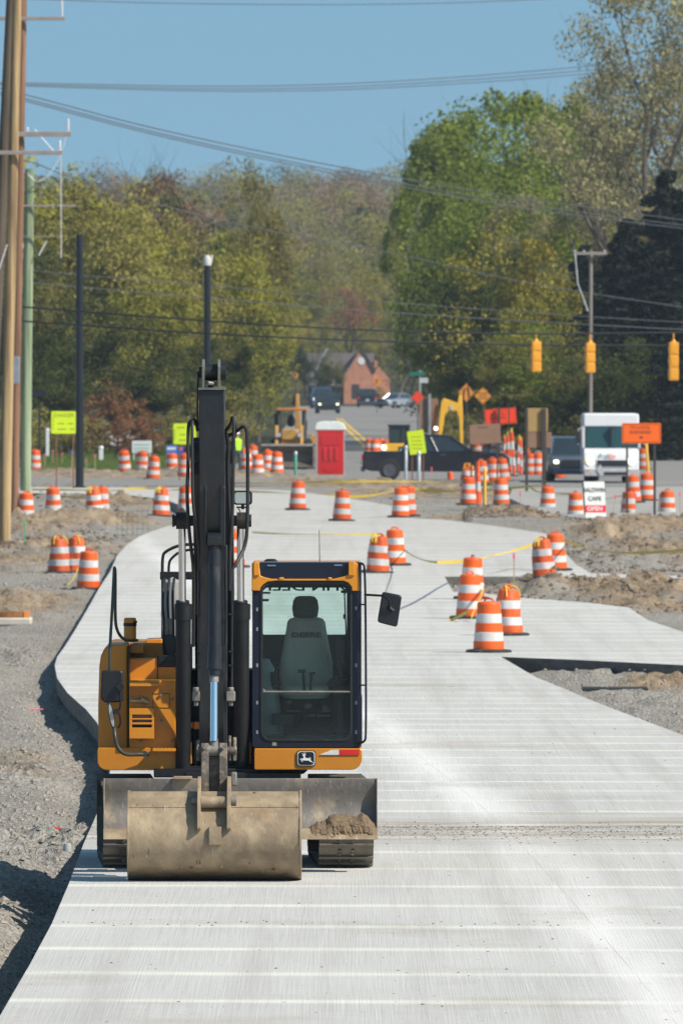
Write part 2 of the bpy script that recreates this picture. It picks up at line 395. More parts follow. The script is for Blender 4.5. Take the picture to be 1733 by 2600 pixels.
# strip behind the first row, reaching past the camera
first = mb_v[:nc]; mb_v = [(x, -600, z) for (x, y, z) in first] + mb_v; cl = cl[:nc] + cl
for i in range(len(rows)):
    for j in range(nc - 1):
        a = i * nc + j; mb_f.append((a, a + 1, a + nc + 1, a + nc))
me = bpy.data.meshes.new('ground'); me.from_pydata(mb_v, [], mb_f)
at = me.color_attributes.new('soil', 'FLOAT_COLOR', 'POINT')
for i, c in enumerate(cl): at.data[i].color = (c, c, c, 1)
me.polygons.foreach_set('use_smooth', [True] * len(me.polygons)); me.update()
ground = bpy.data.objects.new('ground', me); COL.objects.link(ground); tag(ground, kind='structure')
def ground_material():
    m, nt, b = new_mat('gravel and soil')
    at = nt.nodes.new('ShaderNodeAttribute'); at.attribute_name = 'soil'
    geo = nt.nodes.new('ShaderNodeTexCoord'); sx = nt.nodes.new('ShaderNodeSeparateXYZ'); nt.links.new(geo.outputs['Object'], sx.inputs[0])
    big = mixc(nt, noisef(nt, (.5, .16, .5), .35, .65, 7), (.24, .222, .20), (.37, .345, .31))
    sp = noisef(nt, (20, 7, 14), .42, .60, 4, rough=.8)
    g = mixc(nt, sp, mixc(nt, .5, big, (.16, .14, .12)), mixc(nt, .5, big, (.56, .52, .46)))
    soil = mixc(nt, noisef(nt, (1.6, .5, 1), .38, .62, 8, rough=.7), (.13, .085, .05), (.42, .31, .20))
    soil = mixc(nt, noisef(nt, (14, 4, 10), .45, .62, 4, rough=.8), soil, mixc(nt, .5, soil, (.5, .42, .32)))
    am = nt.nodes.new('ShaderNodeMath'); am.operation = 'ADD'
    sf = noisef(nt, (.8, .25, 1), .3, .7, 6); s2 = nt.nodes.new('ShaderNodeMath'); s2.operation = 'MULTIPLY_ADD'; s2.inputs[1].default_value = .7; s2.inputs[2].default_value = -.35
    nt.links.new(sf, s2.inputs[0]); nt.links.new(at.outputs['Fac'], am.inputs[0]); nt.links.new(s2.outputs[0], am.inputs[1])
    cr = nt.nodes.new('ShaderNodeMapRange'); cr.inputs[1].default_value = .15; cr.inputs[2].default_value = .75; nt.links.new(am.outputs[0], cr.inputs[0])
    c = mixc(nt, cr.outputs[0], g, soil)
    gr = mixc(nt, noisef(nt, (.06, .02, 1), .4, .6, 4), (.06, .085, .025), (.11, .14, .045))
    fl = nt.nodes.new('ShaderNodeMapRange'); fl.inputs[1].default_value = 640; fl.inputs[2].default_value = 720; nt.links.new(sx.outputs[1], fl.inputs[0])
    gr = mixc(nt, fl.outputs[0], gr, mixc(nt, noisef(nt, (.05, .02, 1), .4, .6, 4), (.035, .045, .018), (.08, .07, .04)))
    fr = nt.nodes.new('ShaderNodeMapRange'); fr.inputs[1].default_value = 598; fr.inputs[2].default_value = 612; nt.links.new(sx.outputs[1], fr.inputs[0])
    c = mixc(nt, fr.outputs[0], c, gr)
    nt.links.new(c, b.inputs['Base Color']); b.inputs['Roughness'].default_value = .95; b.inputs['Specular IOR Level'].default_value = .1
    bp = nt.nodes.new('ShaderNodeBump'); bp.inputs['Strength'].default_value = .9; bp.inputs['Distance'].default_value = .05
    nt.links.new(noisef(nt, (16, 6, 12), .3, .7, 6), bp.inputs['Height']); nt.links.new(bp.outputs[0], b.inputs['Normal'])
    return m
me.materials.append(ground_material())

# ---------------------------------------------------------------- roads at the junction and up to the houses
asph = mat('worn asphalt', (.22, .205, .19), .9, 0, .12, .4, dirt=.25, dirtcol=(.34, .3, .26), dirtscale=.3)
old_conc = mat('old concrete road', (.34, .325, .30), .9, 0, .1, .5, dirt=.2, dirtcol=(.30, .26, .22), dirtscale=.4)
def flat(pts, dz, name, m, thick=0, low=False, step=12):
    return slab_from(pts, name=name, thick=thick, dz=dz, m=m, low=low, step=step)
flat([(-400, 1236.2), (-400, 1193), (540, 1193), (560, 1190), (655, 1160), (742, 1062), (750, 1031), (1170, 1031), (1500, 1140), (2200, 1150), (2200, 1228), (1300, 1240), (1150, 1222), (1000, 1232), (700, 1232), (640, 1232)], -.002, 'asphalt_road', asph, .03)
flat(SIDE, -.02, 'side_road', old_conc, .25)
yl = mat('yellow road paint', (.72, .45, .06), .7, 0, .1, 1)
for off in (0, 22):
    flat([(852 + off * .45, 1062), (857 + off * .45, 1062), (880 + off * .6, 1085), (925 + off * .9, 1130), (965 + off, 1180), (975 + off, 1200), (968 + off, 1200), (957 + off, 1180), (917 + off * .9, 1130), (872 + off * .6, 1085)], .004, 'road_marking', yl, 0)
# soil strip and grass verge are stuff lying on the sheet
# ================================================================ excavator
def EX(x, Y): return (x - PX) * Y / F
def EZ(y, Y): return HC - (y - YH) * Y / F
def pbox(mb, x0, x1, y0, y1, Yf, Yb, mi=0): mb.box(EX(x0, Yf), EX(x1, Yf), Yf, Yb, EZ(y1, Yf), EZ(y0, Yf), mi)
def ppoly(mb, pts, Yf, Yb, mi=0, smooth=False): mb.prism([(EX(x, Yf), EZ(y, Yf)) for x, y in pts], Yf, Yb, 'Y', mi, smooth)
def prr(x0, x1, y0, y1, r, Y, n=6, rs=None):
    k = Y / F
    return rrect(EX(x0, Y), EX(x1, Y), EZ(y1, Y), EZ(y0, Y), r * k, n, tuple(q * k for q in rs) if rs else None)
def ptube(mb, pts, rpx, Y=None, n=8, mi=0, smoothit=True):
    pp = [P(*(p if len(p) == 3 else (p[0], p[1], Y))) for p in pts]
    if smoothit and len(pp) > 2: pp = smooth_path(pp)
    mb.tube(pp, rpx * 125 / F, n, mi)
def smooth_path(pp, it=2):
    for _ in range(it):
        q = [pp[0]]
        for a, b in zip(pp[:-1], pp[1:]): q += [a * .75 + b * .25, a * .25 + b * .75]
        q.append(pp[-1]); pp = q
    return pp

DUST = (.30, .24, .17)
yel = mat('construction yellow paint', (.54, .20, .010), .42, 0, .10, 2.5, dirt=.22, dirtcol=(.34, .20, .09), dirtscale=5, coat=.15)
yel2 = mat('construction yellow hood paint', (.62, .235, .012), .4, 0, .08, 2.5, dirt=.16, dirtcol=(.34, .22, .1), dirtscale=7, coat=.15)
blk = mat('worn black steel', (.015, .016, .019), .34, .15, .3, 6, dirt=.20, dirtcol=(.085, .078, .07), stretch=(14, 14, 3.5), coat=.1)
blk2 = mat('sooty black steel', (.010, .011, .013), .5, .1, .3, 6, dirt=.1, dirtcol=(.06, .055, .05), dirtscale=9)
rub = mat('black rubber', (.018, .018, .019), .55, 0, .3, 8, dirt=.12, dirtcol=(.1, .09, .08))
chrome = mat('chromed rod', (.75, .77, .8), .10, 1, .04, 3)
navy = mat('navy cab paint', (.008, .012, .026), .36, 0, .15, 2, dirt=.06, dirtcol=(.05, .05, .05), dirtscale=9, coat=.08, spec=.35)
def steel_mat(name, base, mud, dark, mudamt, metal):
    m, nt, b = new_mat(name)
    c = mixc(nt, noisef(nt, (1.2, 1, 3), .35, .65, 6), base, tuple(q * .72 for q in base))
    f = noisef(nt, (5, 5, 2.8), .60 - mudamt * .30, .82 - mudamt * .25, 10, rough=.62); c = mixc(nt, f, c, mud)
    c = mixc(nt, noisef(nt, (18, 8, 2.6), .64, .74, 5, rough=.55), c, dark)
    c = mixc(nt, noisef(nt, (70, 9, 5), .70, .74, 2), c, (.55, .50, .44))
    f2 = noisef(nt, (2.2, 2, 2.6), .60, .75, 7); mm = nt.nodes.new('ShaderNodeMath'); mm.operation = 'MULTIPLY'; mm.inputs[1].default_value = .6; nt.links.new(f2, mm.inputs[0])
    c = mixc(nt, mm.outputs[0], c, (.30, .17, .08))
    c = mixc(nt, noisef(nt, (9, 9, 9), .70, .76, 3), c, (.07, .05, .04))
    nt.links.new(c, b.inputs['Base Color']); b.inputs['Metallic'].default_value = metal; b.inputs['Roughness'].default_value = .62
    bp = nt.nodes.new('ShaderNodeBump'); bp.inputs['Strength'].default_value = .35; bp.inputs['Distance'].default_value = .012
    nt.links.new(noisef(nt, (9, 9, 6), .3, .7, 8), bp.inputs['Height']); nt.links.new(bp.outputs[0], b.inputs['Normal']); return m
steel = steel_mat('muddy worn bucket steel', (.30, .225, .145), (.40, .31, .20), (.075, .055, .04), .55, .15)
blade_m = steel_mat('scraped blade steel', (.22, .20, .18), (.42, .33, .23), (.08, .065, .05), .35, .3)
edge_m = mat('bright cutting edge steel', (.42, .40, .37), .4, .6, .2, 4, dirt=.4, dirtcol=(.34, .26, .17), dirtscale=9)
shoe_m = mat('grey track shoe steel', (.15, .14, .12), .5, .5, .2, 4, dirt=.4, dirtcol=(.26, .21, .15), dirtscale=6, bump=.2)
link_m = mat('muddy link steel', (.12, .10, .085), .55, .3, .35, 9, dirt=.5, dirtcol=(.42, .34, .25), dirtscale=14, bump=.4)
greym = mat('grey cast fitting', (.20, .19, .17), .6, .3, .3, 9, dirt=.3, dirtcol=(.38, .30, .2), dirtscale=15)
seat_m = mat('grey seat fabric', (.50, .485, .42), .9, 0, .10, 30, bump=.2, bscale=90)
seat_d = mat('dark seat fabric', (.085, .085, .085), .9, 0, .15, 30)
plas = mat('dark cab plastic', (.04, .044, .044), .6, 0, .2, 8)
plasg = mat('grey cab plastic', (.33, .36, .34), .6, 0, .1, 6)
white_m = mat('white reflective tape', (.62, .62, .60), .5, 0, .1, 12, dirt=.2, dirtcol=(.5, .3, .2), dirtscale=40)
red_m = mat('red reflective tape', (.60, .02, .015), .4, 0, .1, 12)
redtag = mat('red plastic', (.6, .03, .03), .5)
glass_m = glass('tinted cab glass', (.80, .93, .90))
mirror_m = mat('mirror face', (.8, .82, .85), .04, 1, .02)
lens_m = mat('lamp lens', (.42, .47, .48), .15, .2, .1, 8, coat=.5)

EO = Vector((EX(595, 125), 126.5, prof(126.5)))
EXC = empty('excavator', EO, 'yellow and black tracked excavator parked on the new concrete with its wide bucket lowered', 'excavator')
def M_(): return MB(EO)
def PB(mb, name, m, bev=.006, parent=None, **k): return mb.build(name, m, parent or EXC, bev, **k)

# ---- tracks (machine frame turned a little to the left at the rear)
GZ = prof(126.5)
def track(xc_px, lean, label=None):
    mb = M_(); bolts = M_()
    xc = EX(xc_px, 125); w = .50; Lh = 1.75; hh = .37; r = .36; Yc = 126.85
    per = []
    n_arc = 8
    total = []
    step = .155
    # loop path in (y,z)
    pts = []
    s = -Lh + r
    while s < Lh - r: pts.append((s, 0.0, 0, -1)); s += step
    k = 0
    while k <= n_arc: a = -math.pi / 2 + math.pi * k / n_arc; pts.append((Lh - r + r * math.cos(a), hh + r * math.sin(a), math.cos(a), math.sin(a))); k += 1
    s = Lh - r
    while s > -Lh + r: pts.append((s, hh + r, 0, 1)); s -= step
    k = 0
    while k <= n_arc: a = math.pi / 2 + math.pi * k / n_arc; pts.append((-Lh + r + r * math.cos(a), hh + r * math.sin(a), math.cos(a), math.sin(a))); k += 1
    sh = M_()
    for (y, z, ny, nz) in pts:
        z0 = z + .03 + (0.0 if nz > -.99 else 0)
        t = (-nz, ny)                         # tangent
        Yy = Yc + y; xx = xc + lean * (y + Lh)
        def C(a, b, x): return (x, Yy + t[0] * a + ny * b, GZ + z0 + t[1] * a + nz * b)
        vs = [C(-.072, -.03, xx - w/2), C(.072, -.03, xx - w/2), C(.072, .0, xx - w/2), C(-.072, .0, xx - w/2), C(-.072, -.03, xx + w/2), C(.072, -.03, xx + w/2), C(.072, .0, xx + w/2), C(-.072, .0, xx + w/2)]
        fs = [(0,1,2,3),(7,6,5,4),(0,4,5,1),(1,5,6,2),(2,6,7,3),(3,7,4,0)]
        sh.add(vs, fs)
        vs = [C(.03, 0, xx - w/2), C(.06, 0, xx - w/2), C(.055, .022, xx - w/2), C(.035, .022, xx - w/2), C(.03, 0, xx + w/2), C(.06, 0, xx + w/2), C(.055, .022, xx + w/2), C(.035, .022, xx + w/2)]
        sh.add(vs, fs)
        for bx in (-.06, .06):
            for ba in (-.035, .005):
                c = Vector(C(ba, .002, xx + bx)); nrm = Vector((0, ny, nz))
                sh.tube([c, c + nrm * .012], .017, 6, 1)
    o = PB(sh, 'track', [shoe_m, link_m], 0); 
    if label: o['label'] = label
    fr = M_()
    for i in range(7):
        yy = Yc - Lh + .55 + i * .40; fr.lathe([(.0, -.12), (.13, -.12), (.15, -.06), (.15, .06), (.13, .12), (0, .12)], (xc + lean * (yy - Yc + Lh), yy, GZ + .2), 14, axis='X')
    for yy in (Yc - Lh + .42, Yc + Lh - .42):
        fr.lathe([(.0, -.12), (.28, -.12), (.31, -.05), (.31, .05), (.28, .12), (0, .12)], (xc + lean * (yy - Yc + Lh), yy, GZ + .4), 20, axis='X')
    vs = [(Yc - Lh + .5, GZ + .24), (Yc + Lh - .5, GZ + .24), (Yc + Lh - .6, GZ + .60), (Yc - Lh + .6, GZ + .60)]
    fr.prism(vs, xc + lean * Lh - .1, xc + lean * Lh + .1, 'X')
    fo = fr.build('roller_frame', blk2, o, .004)
    return o
track(879.5, -.035)
track(331, -.035, 'track seen at a slight angle so that its dark outer side shows')
# ---- car body and turntable
mb = M_()
mb.box(EX(470, 126), EX(762, 126), 125.9, 128.0, GZ + .52, GZ + .86)
mb.lathe([(0, .82), (.62, .82), (.66, .86), (.66, .99), (0, .99)], (EX(600, 126), 126.9, GZ), 32)
PB(mb, 'undercarriage', blk2, .01)
# ---- blade
def curved_plate(mb, x0, x1, prof_, thick, mi=0, segs=1):
    # prof_: list of (photo row, Y front)
    vs = []; n = len(prof_)
    for xs in (x0, x1):
        for (yy, Y) in prof_: vs.append((EX(xs, Y), Y, EZ(yy, Y)))
        for (yy, Y) in prof_: vs.append((EX(xs, Y), Y + thick, EZ(yy, Y)))
    fs = []
    m = 2 * n
    for i in range(n - 1):
        fs.append((i, m + i, m + i + 1, i + 1)); fs.append((n + i, n + i + 1, m + n + i + 1, m + n + i))
    fs += [(0, n, m + n, m), (n - 1, m + n - 1, m + 2*n - 1, 2*n - 1)]
    fs += [tuple(range(n)) + tuple(range(2*n - 1, n - 1, -1)), tuple(range(m, m + n)) + tuple(range(m + 2*n - 1, m + n - 1, -1))]
    mb.add(vs, fs, mi)
mb = M_()
curved_plate(mb, 262, 958, [(1977, 124.42), (1990, 124.42), (2010, 124.45), (2035, 124.47), (2060, 124.46), (2085, 124.40), (2104, 124.30)], .035)
for xs in (262, 955): mb.prism([(124.41, EZ(1977, 124.3)), (124.6, EZ(1985, 124.3)), (124.6, EZ(2095, 124.3)), (124.29, EZ(2104, 124.3))], EX(xs, 124.3), EX(xs + 3, 124.3), 'X')
bl = PB(mb, 'blade', blade_m, .004)
mb = M_(); curved_plate(mb, 262, 958, [(2104, 124.27), (2118, 124.17), (2132, 124.12)], .03); mb.build('cutting_edge', steel, bl, .003)
mb = M_()
for xs in (420, 790):
    mb = M_(); mb.prism([(124.55, EZ(2075, 124.5)), (124.55, EZ(2105, 124.5)), (126.2, GZ + .42), (126.2, GZ + .62)], EX(xs, 124.5), EX(xs + 34, 124.5), 'X'); mb.build('push_arm', blk2, bl, .006)
# small step and mud on the blade top behind the left part
mb = M_(); pbox(mb, 440, 487, 1973, 1979, 124.34, 124.6); mb.build('blade_step', steel, bl, .003)

# ---- bucket
mb = M_()
BK = [(2010, 122.12), (2030, 122.00), (2048, 121.92), (2075, 121.82), (2105, 121.76), (2140, 121.74), (2170, 121.78), (2195, 121.86), (2214, 121.98), (2228, 122.14), (2235, 122.34)]
curved_plate(mb, 327, 761, BK, .022)
bucket = PB(mb, 'bucket', steel, 0)
mb = M_(); curved_plate(mb, 328, 760, [(2047, 121.915), (2050, 121.905)], .02); mb.build('weld_seam', steel, bucket)
mb = M_()
zt, zb = EZ(2010, 122.1), EZ(2235, 122.3)
side = [(Y, EZ(yy, Y)) for (yy, Y) in BK]
sidep = [(Y - .012, z + (.0 if i else .008)) for i, (Y, z) in enumerate(side)] + [(122.75, zb + .05), (122.95, zb + .28), (122.75, zt - .12), (122.45, zt)]
for x0, x1 in ((323, 328), (760, 765)): mb = M_(); mb.prism(sidep, EX(x0, 122), EX(x1, 122), 'X'); mb.build('side_plate', steel, bucket, .003)
mb = M_()
ears = [(122.25, EZ(1972, 122.2)), (122.10, EZ(1978, 122.1)), (121.86, EZ(2010, 122)), (121.74, EZ(2050, 122)), (121.68, EZ(2100, 122)), (121.74, EZ(2108, 122)), (121.85, EZ(2090, 122)), (122.3, EZ(2030, 122)), (122.5, EZ(1985, 122))]
for x0, x1 in ((501, 510), (576, 586)): mb = M_(); mb.prism(ears, EX(x0, 122), EX(x1, 122), 'X'); mb.build('mounting_ear', steel, bucket, .004)
mb = M_(); curved_plate(mb, 530, 562, [(2100, 121.73), (2122, 121.71), (2146, 121.72)], .04); mb.build('wear_plate', steel, bucket, .003)
mb = M_(); mb.tube([P(486, 2033, 121.95), P(597, 2033, 121.95)], .035, 14)
mb.tube([P(587, 2033, 121.95), P(600, 2033, 121.95)], .052, 14); mb.build('bucket_pin', greym, bucket)
mb = M_(); mb.tube([P(511, 2037, 121.88), P(576, 2037, 121.88)], .052, 16); mb.build('cross_tube', steel, bucket)

# ---- arm (dipper)
AY = 122.55
mb = M_()
xl, xr = 505, 570
armp = [(AY + .02, EZ(990, AY)), (AY, EZ(1235, AY)), (AY + .10, EZ(1330, AY)), (AY + .12, EZ(1700, AY)), (AY + .16, EZ(1900, AY)), (AY + .22, EZ(1935, AY)),
        (AY + .42, EZ(1930, AY)), (AY + .75, EZ(1500, AY)), (AY + .85, EZ(1150, AY)), (AY + .75, EZ(990, AY))]
mb.prism(armp, EX(xl, AY), EX(xr, AY), 'X')
arm = PB(mb, 'arm', blk, .008)
mb = M_()
pbox(mb, 512, 576, 1385, 1890, AY + .16, AY + .6); mb.build('arm_box', blk, arm, .005)
for x0, x1 in ((519, 524), (558, 571)):   # raised flanges up the front
    mb = M_(); ppoly(mb, [(x0, 1385), (x1, 1385), (x1, 1238), (x0 + 1, 1232)], AY - .012, AY + .14); mb.build('arm_flange', blk, arm, .005)
mb = M_(); pbox(mb, 503, 571, 984, 990, AY - .01, AY + .7); mb.build('top_plate', mat('green-grey edge steel', (.14, .15, .13), .5, .3, .3, 12, dirt=.4, dirtcol=(.3, .17, .1), dirtscale=20), arm, .002)
lugm = mat('green-grey edge steel', (0, 0, 0))
mb = M_()
for x0, x1 in ((512, 519), (552, 559)):
    mb = M_(); mb.prism([(AY + .05, EZ(985, AY)), (AY + .05, EZ(930, AY)), (AY + .13, EZ(912, AY)), (AY + .30, EZ(912, AY)), (AY + .42, EZ(935, AY)), (AY + .55, EZ(985, AY))], EX(x0, AY), EX(x1, AY), 'X'); mb.build('cylinder_lug', lugm, arm, .003)
mb = M_(); mb.tube([P(519, 945, AY + .2), P(552, 945, AY + .2)], .075, 18); mb.tube([P(559, 943, AY + .2), P(574, 943, AY + .2)], .082, 20); mb.tube([P(505, 945, AY + .2), P(512, 945, AY + .2)], .05, 14)
mb.build('pivot_pin', blk2, arm)
mb = M_(); mb.tube([P(527, 972, AY + .05), P(546, 974, AY + .1)], .018, 8); mb.build('grease_fitting', greym, arm)

# ---- bucket cylinder on the arm front
mb = M_()
cy = AY - .02
cb = AY - .16
mb.tube([P(545, 1398, cy + .03), P(545, 1402, cy), P(545, 1640, cy - .08)], [.042, .056, .056], 18)
mb.tube([P(545, 1432, cy), P(545, 1447, cy)], .062, 18)
mb.tube([P(545, 1640, cy - .08), P(544, 1700, cy - .10)], [.062, .066], 18)
mb.tube([P(544, 1700, cy - .10), P(544, 1716, cy - .105)], .05, 16)
bc = PB(mb, 'bucket_cylinder', blk, 0)
mb = M_(); mb.tube([P(543, 1714, cy - .10), P(542.5, 1882, cb - .02)], .033, 18); mb.build('rod', chrome, bc)
mb = M_(); mb.tube([P(543, 1714, cy-.10), P(543, 1732, cy-.11)], .043, 14); mb.build('rod_seal', greym, bc); mb = M_(); mb.tube([P(542.5, 1875, cb), P(542.5, 1912, cb)], [.036, .05], 12); mb.tube([P(530, 1905, cb), P(556, 1905, cb)], .055, 14); mb.build('rod_end', greym, bc)
mb = M_(); mb.tube([P(527, 1372, cy + .02), P(563, 1372, cy + .02)], .07, 16); mb.lathe([(.05, 0), (.045, -.08)], P(545, 1378, cy + .02), 12); mb.build('cylinder_eye', blk, bc)

# ---- linkage
mb = M_()
def lug(x0, x1, y0, y1, Yc, w=.16, rr=None):
    z1, z0 = EZ(y0, Yc), EZ(y1, Yc); c = [(Yc - w/2, z0), (Yc - w/2, z1 - .05), (Yc - w/4, z1), (Yc + w/4, z1), (Yc + w/2, z1 - .05), (Yc + w/2, z0)]
    mb.prism(c, EX(x0, Yc), EX(x1, Yc), 'X')
lug(510, 530, 1887, 2010, cb, .14)
mb.tube([P(498, 1906, cb), P(601, 1906, cb)], .035, 12)
lk = PB(mb, 'bucket_link', link_m, .008)
for a in ((556, 577, 1887, 2010, cb, .14), (499, 506, 1880, 1932, cb + .12, .2), (580, 587, 1868, 1932, cb + .1, .2), (591, 600, 1872, 1932, cb + .1, .2)):
    mb = M_(); lug(*a); mb.build('link_plate', link_m, lk, .008)
mb = M_(); ppoly(mb, [(514, 1925), (573, 1925), (569, 2022), (518, 2022)], cb + .03, cb + .3); mb.build('link_web', link_m, lk, .006)
mb = M_(); pbox(mb, 586, 601, 1962, 1996, cb, cb + .25); mb.build('link_boss', greym, lk, .012)
for x in (519, 566): mb = M_(); mb.tube([P(x, 1899, cb - .09), P(x, 1899, cb - .06)], .014, 8); mb.build('grease_nipple', greym, lk)

# ---- boom
mb = M_()
bx0, bx1 = 489, 590
path = [(127.45, GZ + 1.62), (126.9, GZ + 2.35), (126.2, GZ + 3.05), (125.3, GZ + 3.5), (124.3, GZ + 3.72), (123.3, GZ + 3.80)]
wid = [.30, .52, .66, .60, .48, .34]
lo, hi = [], []
for i, (y, z) in enumerate(path):
    a = path[min(i+1, 5)]; b = path[max(i-1, 0)]; t = Vector((a[0] - b[0], a[1] - b[1])).normalized(); nn_ = Vector((-t.y, t.x))
    lo.append((y + nn_.x * wid[i] / 2, z + nn_.y * wid[i] / 2)); hi.append((y - nn_.x * wid[i] / 2, z - nn_.y * wid[i] / 2))
mb.prism(lo + hi[::-1], EX(bx0, 125), EX(bx1, 125), 'X')
boom = PB(mb, 'boom', blk2, .012)
mb = M_(); mb.tube([P(484, 1148, 123.25), P(592, 1148, 123.25)], .10, 20); mb.tube([P(478, 1148, 123.25), P(598, 1148, 123.25)], .05, 14); mb.build('arm_pivot', blk2, boom)
mb = M_()
mb.tube([P(440, 1322, 125.5), P(636, 1322, 125.5)], .05, 14)
for x0, x1 in ((447, 478), (601, 630)): mb.tube([P(x0, 1322, 125.5), P(x1, 1322, 125.5)], .078, 18)
for x0, x1 in ((437, 443), (632, 638)): mb.tube([P(x0, 1322, 125.5), P(x1, 1322, 125.5)], .066, 6)
mb.build('cylinder_pin', mat('greasy pin steel', (.03, .026, .024), .5, .4, .4, 12, dirt=.3, dirtcol=(.14, .08, .04), dirtscale=30), boom)
# boom arm cylinder along the back of the boom
mb = M_(); mb.tube([Vector((EX(537, 125), 126.2, GZ + 3.45)), Vector((EX(537, 125), 124.2, GZ + 4.2))], .07, 14); mb.tube([Vector((EX(537, 125), 124.2, GZ + 4.2)), P(536, 945, AY + .25)], .04, 12)
mb.build('arm_cylinder', blk, boom)
# ---- boom cylinders
for (xr0, xb, lab) in ((462, 465, 0), (610, 613, 1)):
    mb = M_()
    mb.tube([P(xb, 1545, 125.75), P(xb, 1960, 126.1)], [.073, .069], 18)
    mb.tube([P(xb, 1535, 125.75), P(xb, 1572, 125.77)], .082, 18)
    mb.tube([P(xr0 + 1, 1526, 125.74), P(xr0 + 1, 1540, 125.75)], .064, 18)
    c = PB(mb, 'boom_cylinder', blk2, 0)
    mb = M_(); mb.tube([P(xr0, 1335, 125.6), P(xr0 + 1, 1532, 125.74)], .034, 18); mb.build('rod', chrome, c)
# ---- swing frame between the cylinders and below
mb = M_()
for x0, x1 in ((452, 460), (492, 500), (585, 592), (628, 637)): pbox(mb, x0, x1, 1880, 1955, 126.2, 127.4)
pbox(mb, 447, 645, 1946, 1957, 126.1, 128.4)
pbox(mb, 447, 640, 1700, 1950, 127.5, 127.6)
pbox(mb, 478, 486, 1640, 1950, 126.8, 127.6); pbox(mb, 590, 598, 1640, 1950, 126.8, 127.6)
PB(mb, 'boom_bracket', blk2, .006)
for a in ((483, 490, 1835, 1850, 126.5, 126.6), (492, 507, 1834, 1852, 126.4, 126.6), (480, 487, 1885, 1940, 126.15, 126.2), (632, 638, 1885, 1940, 126.15, 126.2)):
    mb = M_(); pbox(mb, *a); PB(mb, 'bracket_rib', yel, .004)
# ---- hard lines along the arm
mb = M_()
for x, yb in ((505, 1757), (588, 1757)):
    ptube(mb, [(x, 1450, AY + .1), (x, yb, AY + .1)], 3.2, n=8, smoothit=False)
    for yy in (1560, 1655, 1690): mb.tube([P(x - 5 if x < 540 else x + 4, yy, AY + .08), P(x + 5 if x < 540 else x - 8, yy, AY + .08)], .010, 6)
ptube(mb, [(572, 1440, AY + .05), (574, 1600, AY + .06), (571, 1640, AY + .05)], 3, n=8)
hl = PB(mb, 'hydraulic_pipe', blk, 0)
for x0, x1 in ((488, 507), (574, 597)):
    mb = M_(); pbox(mb, x0, x1, 1756, 1781, AY + .04, AY + .18); xc = (x0 + x1) / 2
    mb.tube([P(xc, 1781, AY + .1), P(xc, 1793, AY + .1)], .022, 8); mb.tube([P(xc, 1745, AY + .1), P(xc, 1757, AY + .1)], .03, 8); mb.build('valve_block', greym, hl, .008)
# ---- hoses
def hose(pts, r, Y=None, m=rub, name='hydraulic_hose'):
    mb = M_(); ptube(mb, pts, r, Y, 8); return PB(mb, name, m, 0)
hose([(500, 1082, AY + .2), (492, 1068, AY + .1), (484, 1068, AY + .1), (477, 1080, AY + .1), (478, 1180, AY + .05), (474, 1250, AY), (479, 1340, AY + .3), (486, 1400, AY + .6), (492, 1450, AY + .8), (490, 1640, 124.2)], 4.6)
hose([(502, 1095, AY + .2), (497, 1068, AY + .2), (490, 1064, AY + .1), (487, 1078, AY), (488, 1200, AY), (490, 1290, AY), (502, 1350, AY + .1), (506, 1420, AY + .1), (503, 1560, AY + .3)], 4.2)
hose([(503, 943, AY + .3), (502, 1000, AY + .2), (500, 1040, AY + .3), (503, 1080, AY + .3)], 2.2)
hose([(571, 1095, AY + .3), (580, 1085, AY + .2), (586, 1075, AY + .1), (590, 1058, AY + .05), (594, 1064, AY), (592, 1150, AY), (591, 1290, AY), (583, 1400, AY + .1), (584, 1500, AY + .1)], 4.4)
hose([(572, 1110, AY + .4), (600, 1096, AY + .3), (616, 1082, AY + .2), (625, 1085, AY + .2), (628, 1110, AY + .2), (629, 1200, AY + .2), (628, 1340, AY + .2), (622, 1390, AY + .2), (600, 1430, AY + .1), (588, 1445, AY + .1), (585, 1480, AY + .1)], 4.6)
hose([(594, 1066, AY + .2), (598, 1085, AY + .3), (596, 1110, AY + .3)], 3.5)
hose([(574, 1100, AY + .3), (580, 1130, AY + .4), (578, 1210, AY + .4), (585, 1330, AY + .4)], 4)
for dx, r in ((0, 3.6), (12, 3.4), (24, 3.6)):
    hose([(418 + dx, 1470, 127.2), (414 + dx, 1500, 127), (412 + dx * 1.1, 1540, 126.9), (418 + dx * .9, 1590, 126.8), (414 + dx * 1.1, 1640, 126.8), (424 + dx * .6, 1690, 126.9)], r)
mb = M_()
for x in (424, 433): mb.tube([P(x, 1570, 126.75), P(x, 1612, 126.75)], .02, 8)
PB(mb, 'hose_fitting', greym, 0)
mb = M_(); ppoly(mb, [(417, 1612), (444, 1612), (448, 1640), (438, 1685), (424, 1690), (418, 1650)], 126.7, 126.9); PB(mb, 'hose_sleeve', rub, .02)
mb = M_(); mb.lathe([(0, -.35), (.085, -.3), (.11, 0), (.085, .3), (0, .35)], P(438, 1560, 127.5), 14); PB(mb, 'exhaust_shield', mat('dull grey shield', (.3, .29, .28), .7), 0)
